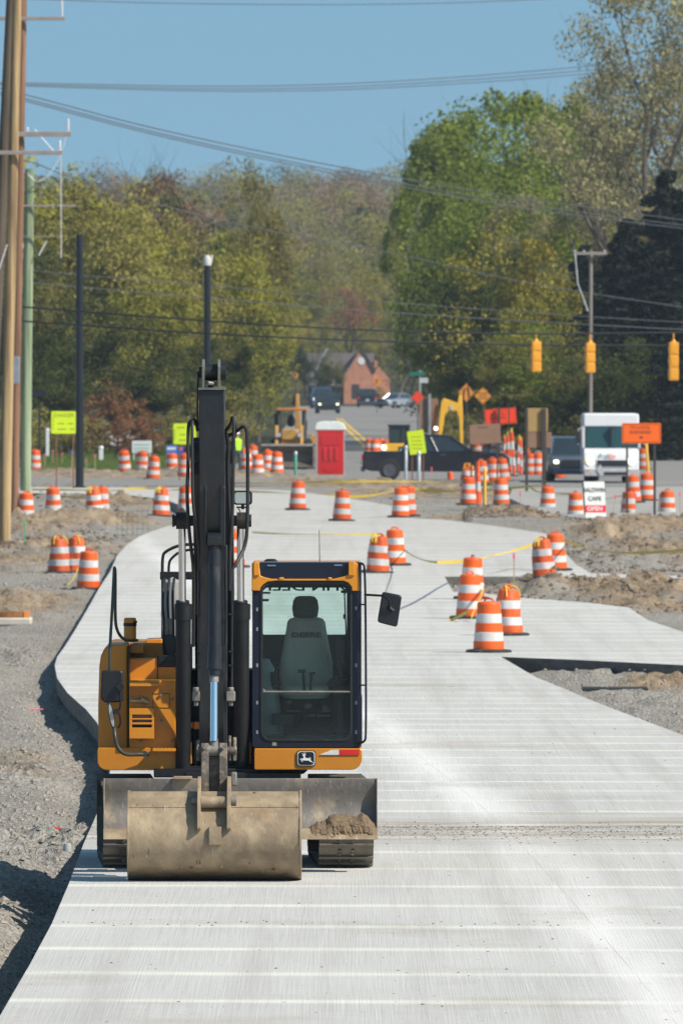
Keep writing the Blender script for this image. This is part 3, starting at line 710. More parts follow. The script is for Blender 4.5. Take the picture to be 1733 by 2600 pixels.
# work lamp
mb = M_(); pts = prr(592, 640, 1246, 1282, 8, 123.6); mb.prism(pts, 123.6, 123.75, 'Y'); wl = PB(mb, 'work_lamp', blk, .006)
mb = M_(); mb.prism(prr(596, 634, 1250, 1278, 6, 123.59), 123.585, 123.61, 'Y'); mb.build('lamp_lens', lens_m, wl)
mb = M_(); mb.tube([P(600, 1288, 123.7), P(630, 1288, 123.7)], .008, 6); mb.tube([P(616, 1282, 123.7), P(616, 1293, 123.7)], .015, 8); mb.tube(smooth_path([P(592, 1240, 123.8), P(594, 1220, 124), P(588, 1205, 124)]), .008, 6); mb.tube([P(604, 1288, 123.7), P(614, 1310, 124.2)], .006, 6); mb.build('lamp_bracket', blk, wl)

# ---- left body (hood side)
mb = M_()
HY = 126.1
ppoly(mb, [(250, 1905), (249, 1800), (252, 1690), (256, 1665), (264, 1648), (276, 1638), (325, 1636), (326, 1905)], HY + .15, 129.0)
hood = PB(mb, 'side_hood', yel2, .02)
mb = M_()
ppoly(mb, [(328, 1905), (328, 1672), (446, 1672), (446, 1905)], HY + .45, 128.6)
pbox(mb, 328, 446, 1728, 1905, HY + .02, HY + .5)
body = PB(mb, 'engine_body', yel2, .01)
mb = M_()
ppoly(mb, [(327, 1672), (327, 1640), (340, 1632), (447, 1634), (447, 1672)], HY + 1.1, 128.9)
ppoly(mb, [(330, 1660), (330, 1636), (364, 1636), (366, 1660)], HY + .8, HY + 1.1); ppoly(mb, [(368, 1640), (370, 1624), (412, 1622), (412, 1640)], HY + 1.3, 128)
mb.build('top_cover', yel2, body, .01)
mb = M_(); pbox(mb, 326, 328.5, 1640, 1905, HY + .1, HY + .5); mb.build('door_seam', blk2, body)
mb = M_(); pbox(mb, 399, 401, 1672, 1728, HY + .44, HY + .5); mb.build('panel_gap', blk2, body)
mb = M_(); pbox(mb, 400, 446, 1664, 1694, HY + .43, HY + .6); mb.build('hose_port', blk2, body, .01)
# steps
for (x0, x1, y0) in ((329, 407, 1736), (387, 446, 1901)):
    Ys = HY - .16; mb = M_()
    pbox(mb, x0, x1, y0, y0 + 7, Ys, HY + .03)
    k = x0 + 3
    while k < x1 - 4: mb.prism([(EX(k, Ys), EZ(y0, Ys)), (EX(k + 5, Ys), EZ(y0, Ys)), (EX(k + 2.5, Ys), EZ(y0 - 3, Ys))], Ys, Ys + .02, 'Y'); k += 9
    mb.build('step', yel2, body, .002)
mb = M_()
ppoly(mb, [(327, 1736), (372, 1727), (405, 1728), (405, 1737)], HY - .1, HY + .02)
mb.build('step_bracket', yel2, body, .002)
# vent box with slots
mb = M_(); VY = HY - .10
o_ = prr(328, 391, 1799, 1858, 3, VY); 
for (y0, y1) in ((1799, 1815), (1824, 1828), (1835, 1840), (1848, 1876)): pbox(mb, 328, 391, y0, y1, VY, VY + .10)
pbox(mb, 328, 335, 1799, 1876, VY + .001, VY + .12); pbox(mb, 385, 391, 1799, 1876, VY + .001, VY + .12)
vent = PB(mb, 'vent_box', yel2, .003, parent=body)
mb = M_(); pbox(mb, 330, 389, 1812, 1850, VY + .07, VY + .09); mb.build('vent_mesh', blk2, vent)
mb = M_(); pbox(mb, 334, 386, 1815, 1824, VY + .05, VY + .068); pbox(mb, 334, 386, 1829, 1835, VY + .05, VY + .068); mb.build('vent_screen', greym, vent)
mb = M_(); ring_o = prr(387, 431, 1760, 1800, 2, HY); pbox(mb, 387, 388, 1762, 1798, HY + .015, HY + .03); pbox(mb, 430, 431, 1762, 1798, HY + .015, HY + .03); pbox(mb, 387, 431, 1761, 1762, HY + .015, HY + .03); pbox(mb, 387, 431, 1797, 1798, HY + .015, HY + .03); mb.build('access_panel', blk2, body)
for x, yy in ((438, 1775), (437, 1880), (358, 1880), (408, 1765), (410, 1830)): mb = M_(); mb.tube([P(x, yy, HY + .0), P(x, yy, HY + .03)], .014, 10); mb.build('bolt', greym, body)
mb = M_(); mb.tube([P(330, 1779, HY), P(372, 1781, HY)], .02, 10); mb.tube([P(358, 1775, HY), P(376, 1785, HY)], .025, 10); mb.tube(smooth_path([P(330, 1774, HY), P(352, 1768, HY), P(372, 1772, HY), P(380, 1777, HY)]), .006, 6); mb.build('grease_gun', mat('pale brass', (.45, .36, .2), .4, .5), body)
# front aprons
mb = M_(); mb.prism(prr(247, 447, 1899, 1956, 8, HY, rs=(24, 3, 2, 6)), HY - .02, 127.2, 'Y'); ap = PB(mb, 'front_apron', yel, .006)
mb = M_(); mb.prism(prr(645, 919, 1901, 1955, 8, 125.85, rs=(4, 28, 8, 3)), 125.85, 127.2, 'Y'); ap2 = PB(mb, 'front_apron', yel, .006)
# emblem: leaping deer in a rounded black badge
mb = M_(); k = 125.84
def badge(x0, x1, y0, y1, bulge):
    pts = []
    cs = [(x0, y1), (x1, y1), (x1, y0), (x0, y0)]
    base = prr(x0, x1, y0, y1, 7, k, 4)
    return base
mb.prism(badge(753, 801, 1906, 1946, 1), k - .004, k + .012, 'Y', 0); mb.prism(badge(755, 799, 1908, 1944, 1), k - .006, k, 'Y', 1); mb.prism(badge(757, 797, 1909.5, 1942.5, 1), k - .008, k, 'Y', 0)
emb = mb.build('emblem', [mat('badge black', (.01, .011, .02), .35), mat('badge white', (.72, .72, .68), .5)], ap2)
dx0, dy0 = 700 + 0, 1880; sc = 5.6
deer = [(340,268),(352,262),(372,262),(392,252),(396,240),(388,226),(384,216),(374,212),(380,206),(392,208),(390,200),(372,192),(370,184),(376,186),(392,196),(396,194),(386,178),(390,176),(402,196),(408,196),(408,172),(413,172),(414,196),(418,190),(422,178),(426,180),(420,200),(410,206),(414,212),(428,206),(424,214),(416,220),(414,236),(424,250),(448,254),(470,252),(486,262),(482,236),(488,238),(496,262),(494,280),(506,296),(528,316),(524,324),(506,310),(484,304),(468,290),(440,288),(412,288),(392,286),(378,288),(368,294),(386,302),(382,308),(362,298),(356,290),(372,278),(352,274)]
mb = M_(); mb.prism([(EX(dx0 + a / sc, k), EZ(dy0 + b / sc, k)) for a, b in deer], k - .0105, k - .008, 'Y'); mb.build('deer_mark', mat('badge white', (0, 0, 0)), emb, recalc=True)
mb = M_(); pbox(mb, 860, 912, 1904, 1917, k - .002, k + .01); PB(mb, 'red_reflector', red_m, 0, parent=ap2)
mb = M_(); ppoly(mb, [(811, 1917), (860, 1917), (860, 1904), (838, 1905), (832, 1909), (824, 1911)], k - .002, k + .01); PB(mb, 'white_reflector', white_m, 0, parent=ap2)

# ---- cab
CY0, CY1 = 125.95, 127.75
mb = M_()
def cabring(x0, x1, y0, y1, r, Y, n=6): return prr(x0, x1, y0, y1, r, Y, n)
mb.ring(prr(640, 917, 1428, 1898, 6, CY0, 6), prr(663, 893, 1479, 1880, 24, CY0, 6), CY0, CY0 + .10)
cab = PB(mb, 'cab_frame', navy, .004)
mb = M_()
# rear ring, side pillars, floor, roof
mb.ring(prr(642, 915, 1436, 1898, 6, CY1, 6), prr(664, 880, 1492, 1612, 10, CY1, 6), CY1 - .06, CY1)
for xs in (640, 909):
    pbox(mb, xs, xs + 7, 1432, 1446, CY0 + .1, CY1 - .06); pbox(mb, xs, xs + 7, 1700, 1897, CY0 + .1, CY1 - .06)
    mb.box(EX(xs, CY0), EX(xs + 7, CY0), 126.95, 127.05, EZ(1700, CY0), EZ(1446, CY0))
pbox(mb, 645, 912, 1890, 1897, CY0 + .1, CY1 - .06)
mb.build('cab_shell', navy, cab, .004)
mb = M_(); pbox(mb, 642, 915, 1430, 1440, CY0 + .08, CY1); mb.build('cab_roof', yel2, cab, .01)
# rubber seal round the windscreen
mb = M_(); mb.ring(prr(662, 894, 1478, 1881, 25, CY0, 6), prr(667, 889, 1483, 1876, 22, CY0, 6), CY0 - .012, CY0 + .02); mb.build('window_seal', rub, cab)
# yellow roof arch
mb = M_()
arch = [(639, 1500), (639, 1430), (648, 1425), (657, 1428), (661, 1462), (672, 1466), (690, 1470), (846, 1470), (872, 1464), (884, 1458), (888, 1430), (896, 1425), (908, 1432), (913, 1500), (893, 1501), (892, 1490), (884, 1480), (872, 1475), (700, 1475), (680, 1477), (668, 1484), (661, 1492), (660, 1500)]
ppoly(mb, arch, CY0 - .03, CY0 + .06)
ar = mb.build('roof_arch', yel2, cab, .006)
mb = M_()
for x0, x1 in ((708, 720), (832, 842)): pbox(mb, x0, x1, 1466, 1473, CY0 - .05, CY0)
pbox(mb, 884, 900, 1425, 1462, CY0 - .05, CY0); pbox(mb, 643, 658, 1427, 1462, CY0 - .05, CY0)
mb.build('arch_bracket', yel2, ar, .006)
# roof hatch glass (steep tinted panel above the windscreen) and its top edge
mb = M_(); ppoly(mb, [(660, 1437), (886, 1433), (884, 1450), (866, 1462), (846, 1467), (700, 1468), (680, 1462), (664, 1450)], CY0 + .01, CY0 + .03); mb.build('roof_hatch', mat('dark tinted panel', (.005, .006, .012), .25, 0, .2, 20, dirt=.05, dirtcol=(.2, .2, .2), dirtscale=60, coat=.1), cab)
mb = M_(); mb.add([P(660, 1426, CY0 + .5), P(886, 1426, CY0 + .5), P(886, 1434, CY0), P(660, 1437, CY0)], [(0, 1, 2, 3)]); mb.add([P(660, 1426.5, CY0 + .5), P(886, 1426.5, CY0 + .5), P(886, 1435, CY0), P(660, 1438, CY0)], [(3, 2, 1, 0)])
pbox(mb, 678, 700, 1434, 1438, CY0 - .01, CY0 + .05, 0); pbox(mb, 848, 868, 1433, 1437, CY0 - .01, CY0 + .05, 0)
mb.build('sun_visor_edge', mat('bluish grey visor', (.16, .22, .30), .25, .3, .1, 4), cab)
mb = M_(); ppoly(mb, [(668, 1426), (676, 1420), (698, 1420), (706, 1426)], 126.8, 127.1); mb.build('roof_beacon_base', blk2, cab, .01)
mb = M_(); mb.tube([P(811, 1426, 127.2), P(811, 1418, 127.2), P(810, 1345, 127.2)], [.006, .0045, .003], 6); mb.build('antenna', blk2, cab)
# frame bolts / hinges
mb = M_()
for x, ys in ((652, (1548, 1598, 1690, 1785, 1860)), (903, (1545, 1690, 1785, 1860))):
    for yy in ys: pbox(mb, x - 2, x + 3, yy - 5, yy + 4, CY0 - .006, CY0 + .005)
pbox(mb, 691, 702, 1885, 1894, CY0 - .004, CY0 + .004)
mb.build('frame_clip', mat('grey clip', (.25, .26, .27), .5, .2), cab)
# glass panes
def pane(name, pts4, parent=cab, m=glass_m):
    mb = M_(); mb.add(pts4, [tuple(range(len(pts4)))]); return mb.build(name, m, parent, recalc=False)
wp = [(a, CY0 + .03, b) for a, b in prr(664, 892, 1480, 1879, 22, CY0, 6)]
pane('windscreen', wp)
pane('rear_window', [(a, CY1 - .03, b) for a, b in prr(662, 882, 1490, 1614, 8, CY1, 4)])
for xs in (643, 912):
    X_ = EX(xs, CY0)
    pane('side_window', [(X_, CY0 + .1, EZ(1700, CY0)), (X_, CY1 - .06, EZ(1700, CY0)), (X_, CY1 - .06, EZ(1446, CY0)), (X_, CY0 + .1, EZ(1446, CY0))])
mb = M_(); mb.tube([P(666, 1757, CY0), P(892, 1757, CY0)], .010, 8); ptube(mb, [(667, 1750), (674, 1757)], 2, CY0); mb.build('windscreen_bar', greym, cab)
# mirrored lettering on the rear window (read from behind)
lett = mat('dark lettering', (.02, .03, .06), .5)
t = text_mesh('window_lettering', 'JOHN DEERE', .115, lett, EXC, Vector((EX(776, CY1), CY1 - .035, EZ(1490, CY1))), rot=(R(90), 0, R(180)), ext=.001, sx=1.55, bold=.002, origin=EO)
t.parent = cab
# interior
mb = M_(); pbox(mb, 664, 884, 1612, 1880, CY1 - .22, CY1 - .07); mb.build('rear_bulkhead', plas, cab, .01)
mb = M_(); pbox(mb, 650, 905, 1868, 1888, CY0 + .12, CY1 - .2); mb.build('cab_floor', plas, cab)
# seat
def pillow(mb, sections, n=20, mi=0):
    # sections: (z, y_center, half width x, half depth y, x centre)
    vs = []; fs = []
    for (z, yc, hw, hd, xc) in sections:
        for k_ in range(n):
            a = 2 * math.pi * k_ / n; ca, sa = math.cos(a), math.sin(a)
            vs.append((xc + hw * math.copysign(abs(ca) ** .55, ca), yc + hd * math.copysign(abs(sa) ** .7, sa), z))
    m_ = len(sections)
    for i in range(m_ - 1):
        for k_ in range(n): fs.append((i*n + k_, i*n + (k_+1) % n, (i+1)*n + (k_+1) % n, (i+1)*n + k_))
    fs += [tuple(range(n))[::-1], tuple(range((m_-1)*n, m_*n))]
    mb.add(vs, fs, mi, True)
SY = 127.05
sxp = 777
mb = M_()
S = lambda yy: EZ(yy, SY)
hwx = lambda px: px * SY / F
pillow(mb, [(S(1775), SY - .30, hwx(30), .10, EX(sxp, SY)), (S(1770), SY - .30, hwx(62), .30, EX(sxp, SY)), (S(1758), SY - .30, hwx(70), .34, EX(sxp, SY)), (S(1742), SY - .28, hwx(68), .34, EX(sxp, SY)), (S(1736), SY - .28, hwx(58), .28, EX(sxp, SY))])
seat = PB(mb, 'operator_seat', seat_m, 0, parent=cab)
mb = M_()
pillow(mb, [(S(1745), SY + .02, hwx(60), .06, EX(sxp, SY)), (S(1730), SY + .02, hwx(69), .09, EX(sxp, SY)), (S(1680), SY + .05, hwx(66), .10, EX(sxp, SY)), (S(1640), SY + .09, hwx(58), .09, EX(sxp, SY)), (S(1600), SY + .13, hwx(51), .075, EX(sxp, SY)), (S(1580), SY + .15, hwx(48), .06, EX(sxp, SY)), (S(1572), SY + .155, hwx(42), .045, EX(sxp, SY)), (S(1568), SY + .16, hwx(30), .03, EX(sxp, SY))], 28)
mb.build('backrest', seat_m, seat)
mb = M_()
pillow(mb, [(S(1572), SY + .16, hwx(20), .035, EX(775, SY)), (S(1566), SY + .155, hwx(31), .055, EX(775, SY)), (S(1545), SY + .15, hwx(34), .06, EX(775, SY)), (S(1525), SY + .155, hwx(31), .055, EX(775, SY)), (S(1516), SY + .16, hwx(24), .04, EX(775, SY)), (S(1514), SY + .16, hwx(14), .02, EX(775, SY))], 24)
mb.build('headrest', seat_d, seat)
mb = M_(); ptube(mb, [(700, 1886), (760, 1840), (800, 1790)], 1.6, CY0 + .0); mb.build('wiper', blk2, cab)
text_mesh('seat_lettering', 'DEERE', .062, seat_d, seat, Vector((EX(777, SY), SY + .025, S(1613))), rot=(R(84), 0, 0), ext=.004, sx=1.55, bold=.002, origin=EO)
# consoles, levers, monitor
mb = M_()
pillow(mb, [(S(1860), 126.75, .13, .3, EX(683, 127)), (S(1760), 126.75, .11, .32, EX(680, 127)), (S(1700), 126.8, .085, .25, EX(676, 127)), (S(1672), 126.85, .04, .1, EX(672, 127))], 16)
mb.build('left_console', plasg, cab)
mb = M_()
pillow(mb, [(S(1860), 126.75, .12, .3, EX(880, 127)), (S(1740), 126.75, .15, .32, EX(868, 127)), (S(1722), 126.8, .12, .25, EX(870, 127)), (S(1715), 126.85, .04, .1, EX(872, 127))], 16)
mb.build('right_console', plas, cab)
mb = M_()
for i in range(7): mb.lathe([(.030, 0), (.036, .012), (.030, .024)], P(697 + i * -.3, 1750 - i * 6.2, 126.5), 12)
mb.tube([P(696, 1712, 126.5), P(704, 1692, 126.45)], .012, 8); mb.lathe([(0, -.02), (.022, 0), (0, .03)], P(705, 1686, 126.45), 10)
mb.tube([P(866, 1722, 126.5), P(853, 1678, 126.45)], [.02, .026], 10); mb.lathe([(.03, 0), (.045, .02), (.03, .04)], P(868, 1730, 126.5), 12)
mb.tube([P(772, 1755, 126.35), P(770, 1705, 126.35)], .014, 8); mb.tube([P(756, 1704, 126.35), P(776, 1704, 126.35)], .014, 8)
mb.tube([P(788, 1755, 126.35), P(790, 1712, 126.35)], .012, 8); mb.tube([P(784, 1711, 126.35), P(800, 1709, 126.35)], .012, 8)
mb.build('control_lever', plas, cab)
mb = M_(); mb.prism(prr(849, 873, 1625, 1690, 8, 126.9), 126.9, 127.0, 'Y'); mb.build('monitor', plas, cab, .008)
mb = M_(); pbox(mb, 709, 716, 1722, 1728, 126.6, 126.65); mb.build('belt_buckle', redtag, cab, .004)
mb = M_(); ptube(mb, [(874, 1505), (876, 1560), (880, 1640), (884, 1700)], 1.8, 126.1); pbox(mb, 872, 878, 1500, 1508, 126.05, 126.15); pbox(mb, 871, 878, 1560, 1572, 126.05, 126.15); mb.build('window_latch_rod', blk2, cab)
mb = M_(); pbox(mb, 664, 686, 1503, 1508, 126.1, 126.14); pbox(mb, 664, 682, 1521, 1527, 126.1, 126.14); pbox(mb, 865, 884, 1499, 1506, 126.1, 126.14); mb.build('sun_visor_clip', plas, cab, .003)
# floor-level junk seen through the lower glass
mb = M_(); pbox(mb, 690, 747, 1813, 1840, 126.3, 126.9); mb.build('floor_box', blk2, cab, .006)
mb = M_()
for (x, yy, r_) in ((782, 1795, .05), (826, 1800, .04), (855, 1838, .05), (733, 1783, .035)): mb.lathe([(0, -r_), (r_, -.3*r_), (r_*.9, .5*r_), (0, r_)], P(x, yy, 126.6), 12)
for (x0, x1, yy) in ((728, 765, 1803), (768, 800, 1815), (815, 840, 1803), (803, 838, 1816)): pbox(mb, x0, x1, yy, yy + 5, 126.5, 126.7)
mb.build('foot_pedal', greym, cab, .006)
# door hand rail on the right side
mb = M_(); ptube(mb, [(903, 1431, CY0 + .02), (920, 1430, CY0 - .05), (926, 1440, CY0 - .06), (928, 1600, CY0 - .06), (929, 1870, CY0 - .06), (925, 1884, CY0 - .05), (905, 1890, CY0)], 3.0, n=10); 
for yy in (1740, 1535): mb.tube([P(914, yy, CY0), P(928, yy, CY0 - .05)], .008, 6)
PB(mb, 'cab_handrail', navy, 0)
mb = M_(); pbox(mb, 914, 919, 1770, 1890, CY0 + .2, CY0 + 1.2); PB(mb, 'door_edge', navy, .006, parent=cab)
# mirrors
def mirror(pts, Y, name, body_m):
    mb = M_(); cx = sum(p[0] for p in pts) / len(pts); cyy = sum(p[1] for p in pts) / len(pts)
    ppoly(mb, pts, Y, Y + .05); return mb
def roundpoly(pts, r=8, n=4):
    out = []
    m_ = len(pts)
    for i in range(m_):
        p = Vector(pts[i]); a = (Vector(pts[i-1]) - p).normalized() * r; b = (Vector(pts[(i+1) % m_]) - p).normalized() * r
        for k_ in range(n + 1):
            t_ = k_ / n; q = (p + a) * (1 - t_) ** 2 + p * 2 * t_ * (1 - t_) + (p + b) * t_ ** 2; out.append((q.x, q.y))
    return out
mb = mirror(roundpoly([(970, 1502), (1020, 1512), (1008, 1593), (957, 1580)]), 125.8, '', None)
mr = PB(mb, 'side_mirror', blk, .012)
mb = M_(); ppoly(mb, roundpoly([(972, 1506), (1016, 1515), (1005, 1588), (961, 1577)]), 125.85, 125.856); mb.build('mirror_glass', mirror_m, mr)
mb = M_(); mb.tube([P(925, 1510, 125.9), P(975, 1513, 125.78), P(988, 1524, 125.74), P(990, 1540, 125.76)], .011, 8); mb.lathe([(0, 0), (.03, .0), (.035, .03), (0, .04)], P(991, 1545, 125.78), 12, axis='Y'); mb.tube([P(984, 1538, 125.78), P(998, 1552, 125.78)], .018, 8); mb.build('mirror_arm', blk2, mr)
mb = mirror(roundpoly([(258, 1702), (312, 1703), (314, 1782), (268, 1786), (255, 1776)]), 125.7, '', None)
ml = PB(mb, 'side_mirror', blk, .014)
mb = M_(); ptube(mb, [(305, 1744, 125.66), (306, 1778, 125.66), (305, 1800, 125.68), (296, 1806, 125.7), (304, 1812, 125.7), (306, 1840, 125.72), (300, 1848, 125.75)], 2.6); mb.lathe([(0, 0), (.035, 0), (.04, .04), (0, .05)], P(305, 1744, 125.64), 12, axis='Y'); pbox(mb, 289, 302, 1800, 1813, 125.66, 125.74); mb.build('mirror_arm', blk, ml)
mb = M_()
c_ = P(283, 1817, 125.7); mb.prism([(c_.x + .026 * math.cos(a) - .02 * math.sin(a), c_.z + .125 * math.sin(a)) for a in [2 * math.pi * q / 20 for q in range(20)]], c_.y, c_.y + .05, 'Y'); rm = PB(mb, 'round_mirror', blk, .008)
mb = M_(); mb.prism([(c_.x + .018 * math.cos(a) - .018 * math.sin(a), c_.z + .105 * math.sin(a)) for a in [2 * math.pi * q / 20 for q in range(20)]], c_.y - .006, c_.y + .0, 'Y'); mb.build('mirror_glass', mat('dull mirror back', (.5, .52, .52), .3, .4), rm)
# left hand rails
railm = mat('olive black handrail', (.045, .05, .04), .4, .1, .2, 6, dirt=.15, dirtcol=(.2, .2, .15), dirtscale=20)
mb = M_(); ptube(mb, [(278, 1702, 125.8), (279, 1640, 125.8), (284, 1560, 125.9), (289, 1460, 126), (290, 1438, 126), (293, 1450, 126.1), (292, 1570, 126.2), (296, 1600, 126.3), (310, 1622, 126.5), (328, 1626, 126.8)], 4.0, n=10); PB(mb, 'tall_handrail', railm, 0)
mb = M_(); ptube(mb, [(290, 1850, 125.85), (291, 1868, 125.8), (296, 1893, 125.8), (306, 1909, 125.8), (322, 1917, 125.85), (347, 1916, 125.95)], 5.2, n=10); mb.tube([P(345, 1916, 125.97), P(377, 1915, 126.0)], .02, 10); mb.lathe([(0, 0), (.03, 0), (.03, .02), (0, .02)], P(366, 1915, 125.97), 10, axis='Y'); PB(mb, 'mirror_post', railm, 0)
mb = M_(); ptube(mb, [(508, 1382, 127.8), (456, 1383, 127.8), (420, 1400, 127.8), (412, 1412, 127.8), (412, 1470, 127.8)], 4.2, n=10); PB(mb, 'rear_handrail', blk2, 0); mb = M_(); ptube(mb, [(508, 1394, 128.3), (460, 1398, 128.3), (436, 1416, 128.3), (428, 1430, 128.3), (428, 1475, 128.3)], 3.6, n=10)
PB(mb, 'rear_handrail', blk2, 0)
mb = M_(); pbox(mb, 406, 500, 1452, 1472, 127.7, 127.85); pbox(mb, 409, 416, 1470, 1640, 127.7, 127.8); PB(mb, 'rail_bracket', blk2, .006)
# muffler stack with cap on the hood
mb = M_(); mb.lathe([(.058, 0), (.058, .21), (.05, .225), (0, .225)], P(330, 1630, 126.9), 20); st = PB(mb, 'fuel_neck', yel2, 0)
mb = M_(); mb.lathe([(.062, 0), (.062, .03), (.0, .04)], P(330, 1590, 126.9), 20); pbox(mb, 330, 348, 1577, 1582, 126.85, 126.95); pbox(mb, 336, 341, 1580, 1590, 126.88, 126.92); pbox(mb, 316, 350, 1624, 1630, 126.8, 127.1); mb.build('cap', blk2, st, .003)
# rear counterweight and engine hood behind the boom
mb = M_(); mb.prism([(EX(260, 128.5), 127.8), (EX(912, 128.5), 127.8), (EX(905, 128.5), 128.7), (EX(780, 128.5), 129.25), (EX(600, 128.5), 129.4), (EX(400, 128.5), 129.25), (EX(270, 128.5), 128.7)], GZ + .98, GZ + 1.75, 'Z'); PB(mb, 'counterweight', blk2, .03)
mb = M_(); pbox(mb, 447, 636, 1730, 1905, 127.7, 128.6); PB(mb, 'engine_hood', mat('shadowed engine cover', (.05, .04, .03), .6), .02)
mb = M_(); pbox(mb, 390, 700, 1952, 1975, 126.0, 128.4); PB(mb, 'swing_deck', blk2, .01)

# dirt resting on the blade
def clod_pile(name, outline, Y, label, cat, m, depth=.22, amp=.03, seed=0):
    random.seed(seed); bm = bmesh.new()
    xs = [p[0] for p in outline]; x0, x1 = min(xs), max(xs)
    nx, nz = 90, 34
    def top(x):
        for (a, b) in zip(outline[:-1], outline[1:]):
            if a[0] <= x <= b[0]: t_ = (x - a[0]) / (b[0] - a[0] + 1e-9); return a[1] * (1 - t_) + b[1] * t_
        return outline[-1][1]
    grid = []
    yb = 2131
    for i in range(nx + 1):
        x = x0 + (x1 - x0) * i / nx; yt = top(x); col_ = []
        for j in range(nz + 1):
            t_ = j / nz; yy = yb + (yt - yb) * math.sin(t_ * math.pi / 2)
            d = math.cos(t_ * math.pi / 2) * depth * min(1, (yb - yt) / 35)
            p = P(x, yy, Y); n_ = noise.fractal(p * 14 + Vector((seed, 0, 0)), 1.0, 2.0, 5) * amp + noise.noise(p * 55) * amp * .5
            p.y += .06 - d + n_; p.z += n_ * .6 * min(1, t_ * 3); p.x += noise.noise(p * 40) * .01
            col_.append(bm.verts.new(p - EO))
        grid.append(col_)
    for i in range(nx):
        for j in range(nz): bm.faces.new((grid[i][j], grid[i+1][j], grid[i+1][j+1], grid[i][j+1]))
    # close the back so it is a solid lump
    bk = [bm.verts.new(Vector((grid[i][0].co.x, grid[i][nz].co.y + .05, grid[i][0].co.z))) for i in range(nx + 1)]
    for i in range(nx): bm.faces.new((grid[i][nz], grid[i+1][nz], bk[i+1], bk[i])); bm.faces.new((bk[i], bk[i+1], grid[i+1][0], grid[i][0]))
    me = bpy.data.meshes.new(name); bm.to_mesh(me); bm.free(); me.materials.append(m)
    o = bpy.data.objects.new(name, me); COL.objects.link(o); o.location = EO; tag(o, label, cat); return o
soil_m = mat('crumbly brown soil', (.17, .115, .07), .95, 0, .35, 30, dirt=.3, dirtcol=(.30, .22, .14), dirtscale=18, bump=.6, bscale=70)
clod_pile('dirt_pile', [(766, 2128), (775, 2104), (798, 2093), (806, 2086), (828, 2086), (836, 2072), (850, 2066), (866, 2068), (880, 2070), (894, 2074), (906, 2072), (920, 2064), (934, 2072), (944, 2086), (952, 2096), (958, 2108)], 124.32, 'lump of crumbly brown soil caught on the right end of the blade', 'dirt pile', soil_m)
# ================================================================ things on the building site
def place(x, y, sink=.01):
    p = G(x, y)
    if inside(MW, p.x, p.y): p.z -= 0; return p
    if p.y > 545: p.z -= .03; return p
    if p.y > 400 and inside(SIDEW, p.x, p.y): p.z -= .02; return p
    q = G(x, y, True)
    q.z = ground_pt(q.x, q.y)[0]
    if q.y > 470: q.z = max(q.z, prof(q.y) - .2)
    q.z -= sink
    return q
orange = mat('orange drum plastic', (.80, .11, .006), .45, 0, .10, 3, dirt=.08, dirtcol=(.45, .16, .07), dirtscale=7)
orange_d = mat('faded orange drum plastic', (.70, .10, .012), .6, 0, .2, 3, dirt=.25, dirtcol=(.42, .20, .11), dirtscale=6)
dwhite = mat('white reflective sheeting', (.60, .59, .585), .5, 0, .08, 5, dirt=.18, dirtcol=(.42, .38, .33), dirtscale=8)
tyre_rub = mat('recycled rubber ring', (.025, .025, .025), .9, 0, .3, 9, dirt=.3, dirtcol=(.2, .18, .15), dirtscale=9)
for _m in (orange, orange_d, dwhite):
    _nt = _m.node_tree; _b = _nt.nodes['Principled BSDF']; _src = _b.inputs['Base Color'].links[0].from_socket; _oi = _nt.nodes.new('ShaderNodeObjectInfo'); _hs = _nt.nodes.new('ShaderNodeHueSaturation'); _mr = _nt.nodes.new('ShaderNodeMapRange'); _mr.inputs[3].default_value = .74; _mr.inputs[4].default_value = 1.05
    _nt.links.new(_oi.outputs['Random'], _mr.inputs[0]); _nt.links.new(_mr.outputs[0], _hs.inputs['Value']); _nt.links.new(_src, _hs.inputs['Color']); _nt.links.new(_hs.outputs[0], _b.inputs['Base Color'])
ytape = mat('yellow caution tape', (.75, .52, .03), .5, 0, .1, 9, dirt=.25, dirtcol=(.10, .08, .02), stretch=(7, 7, 30))
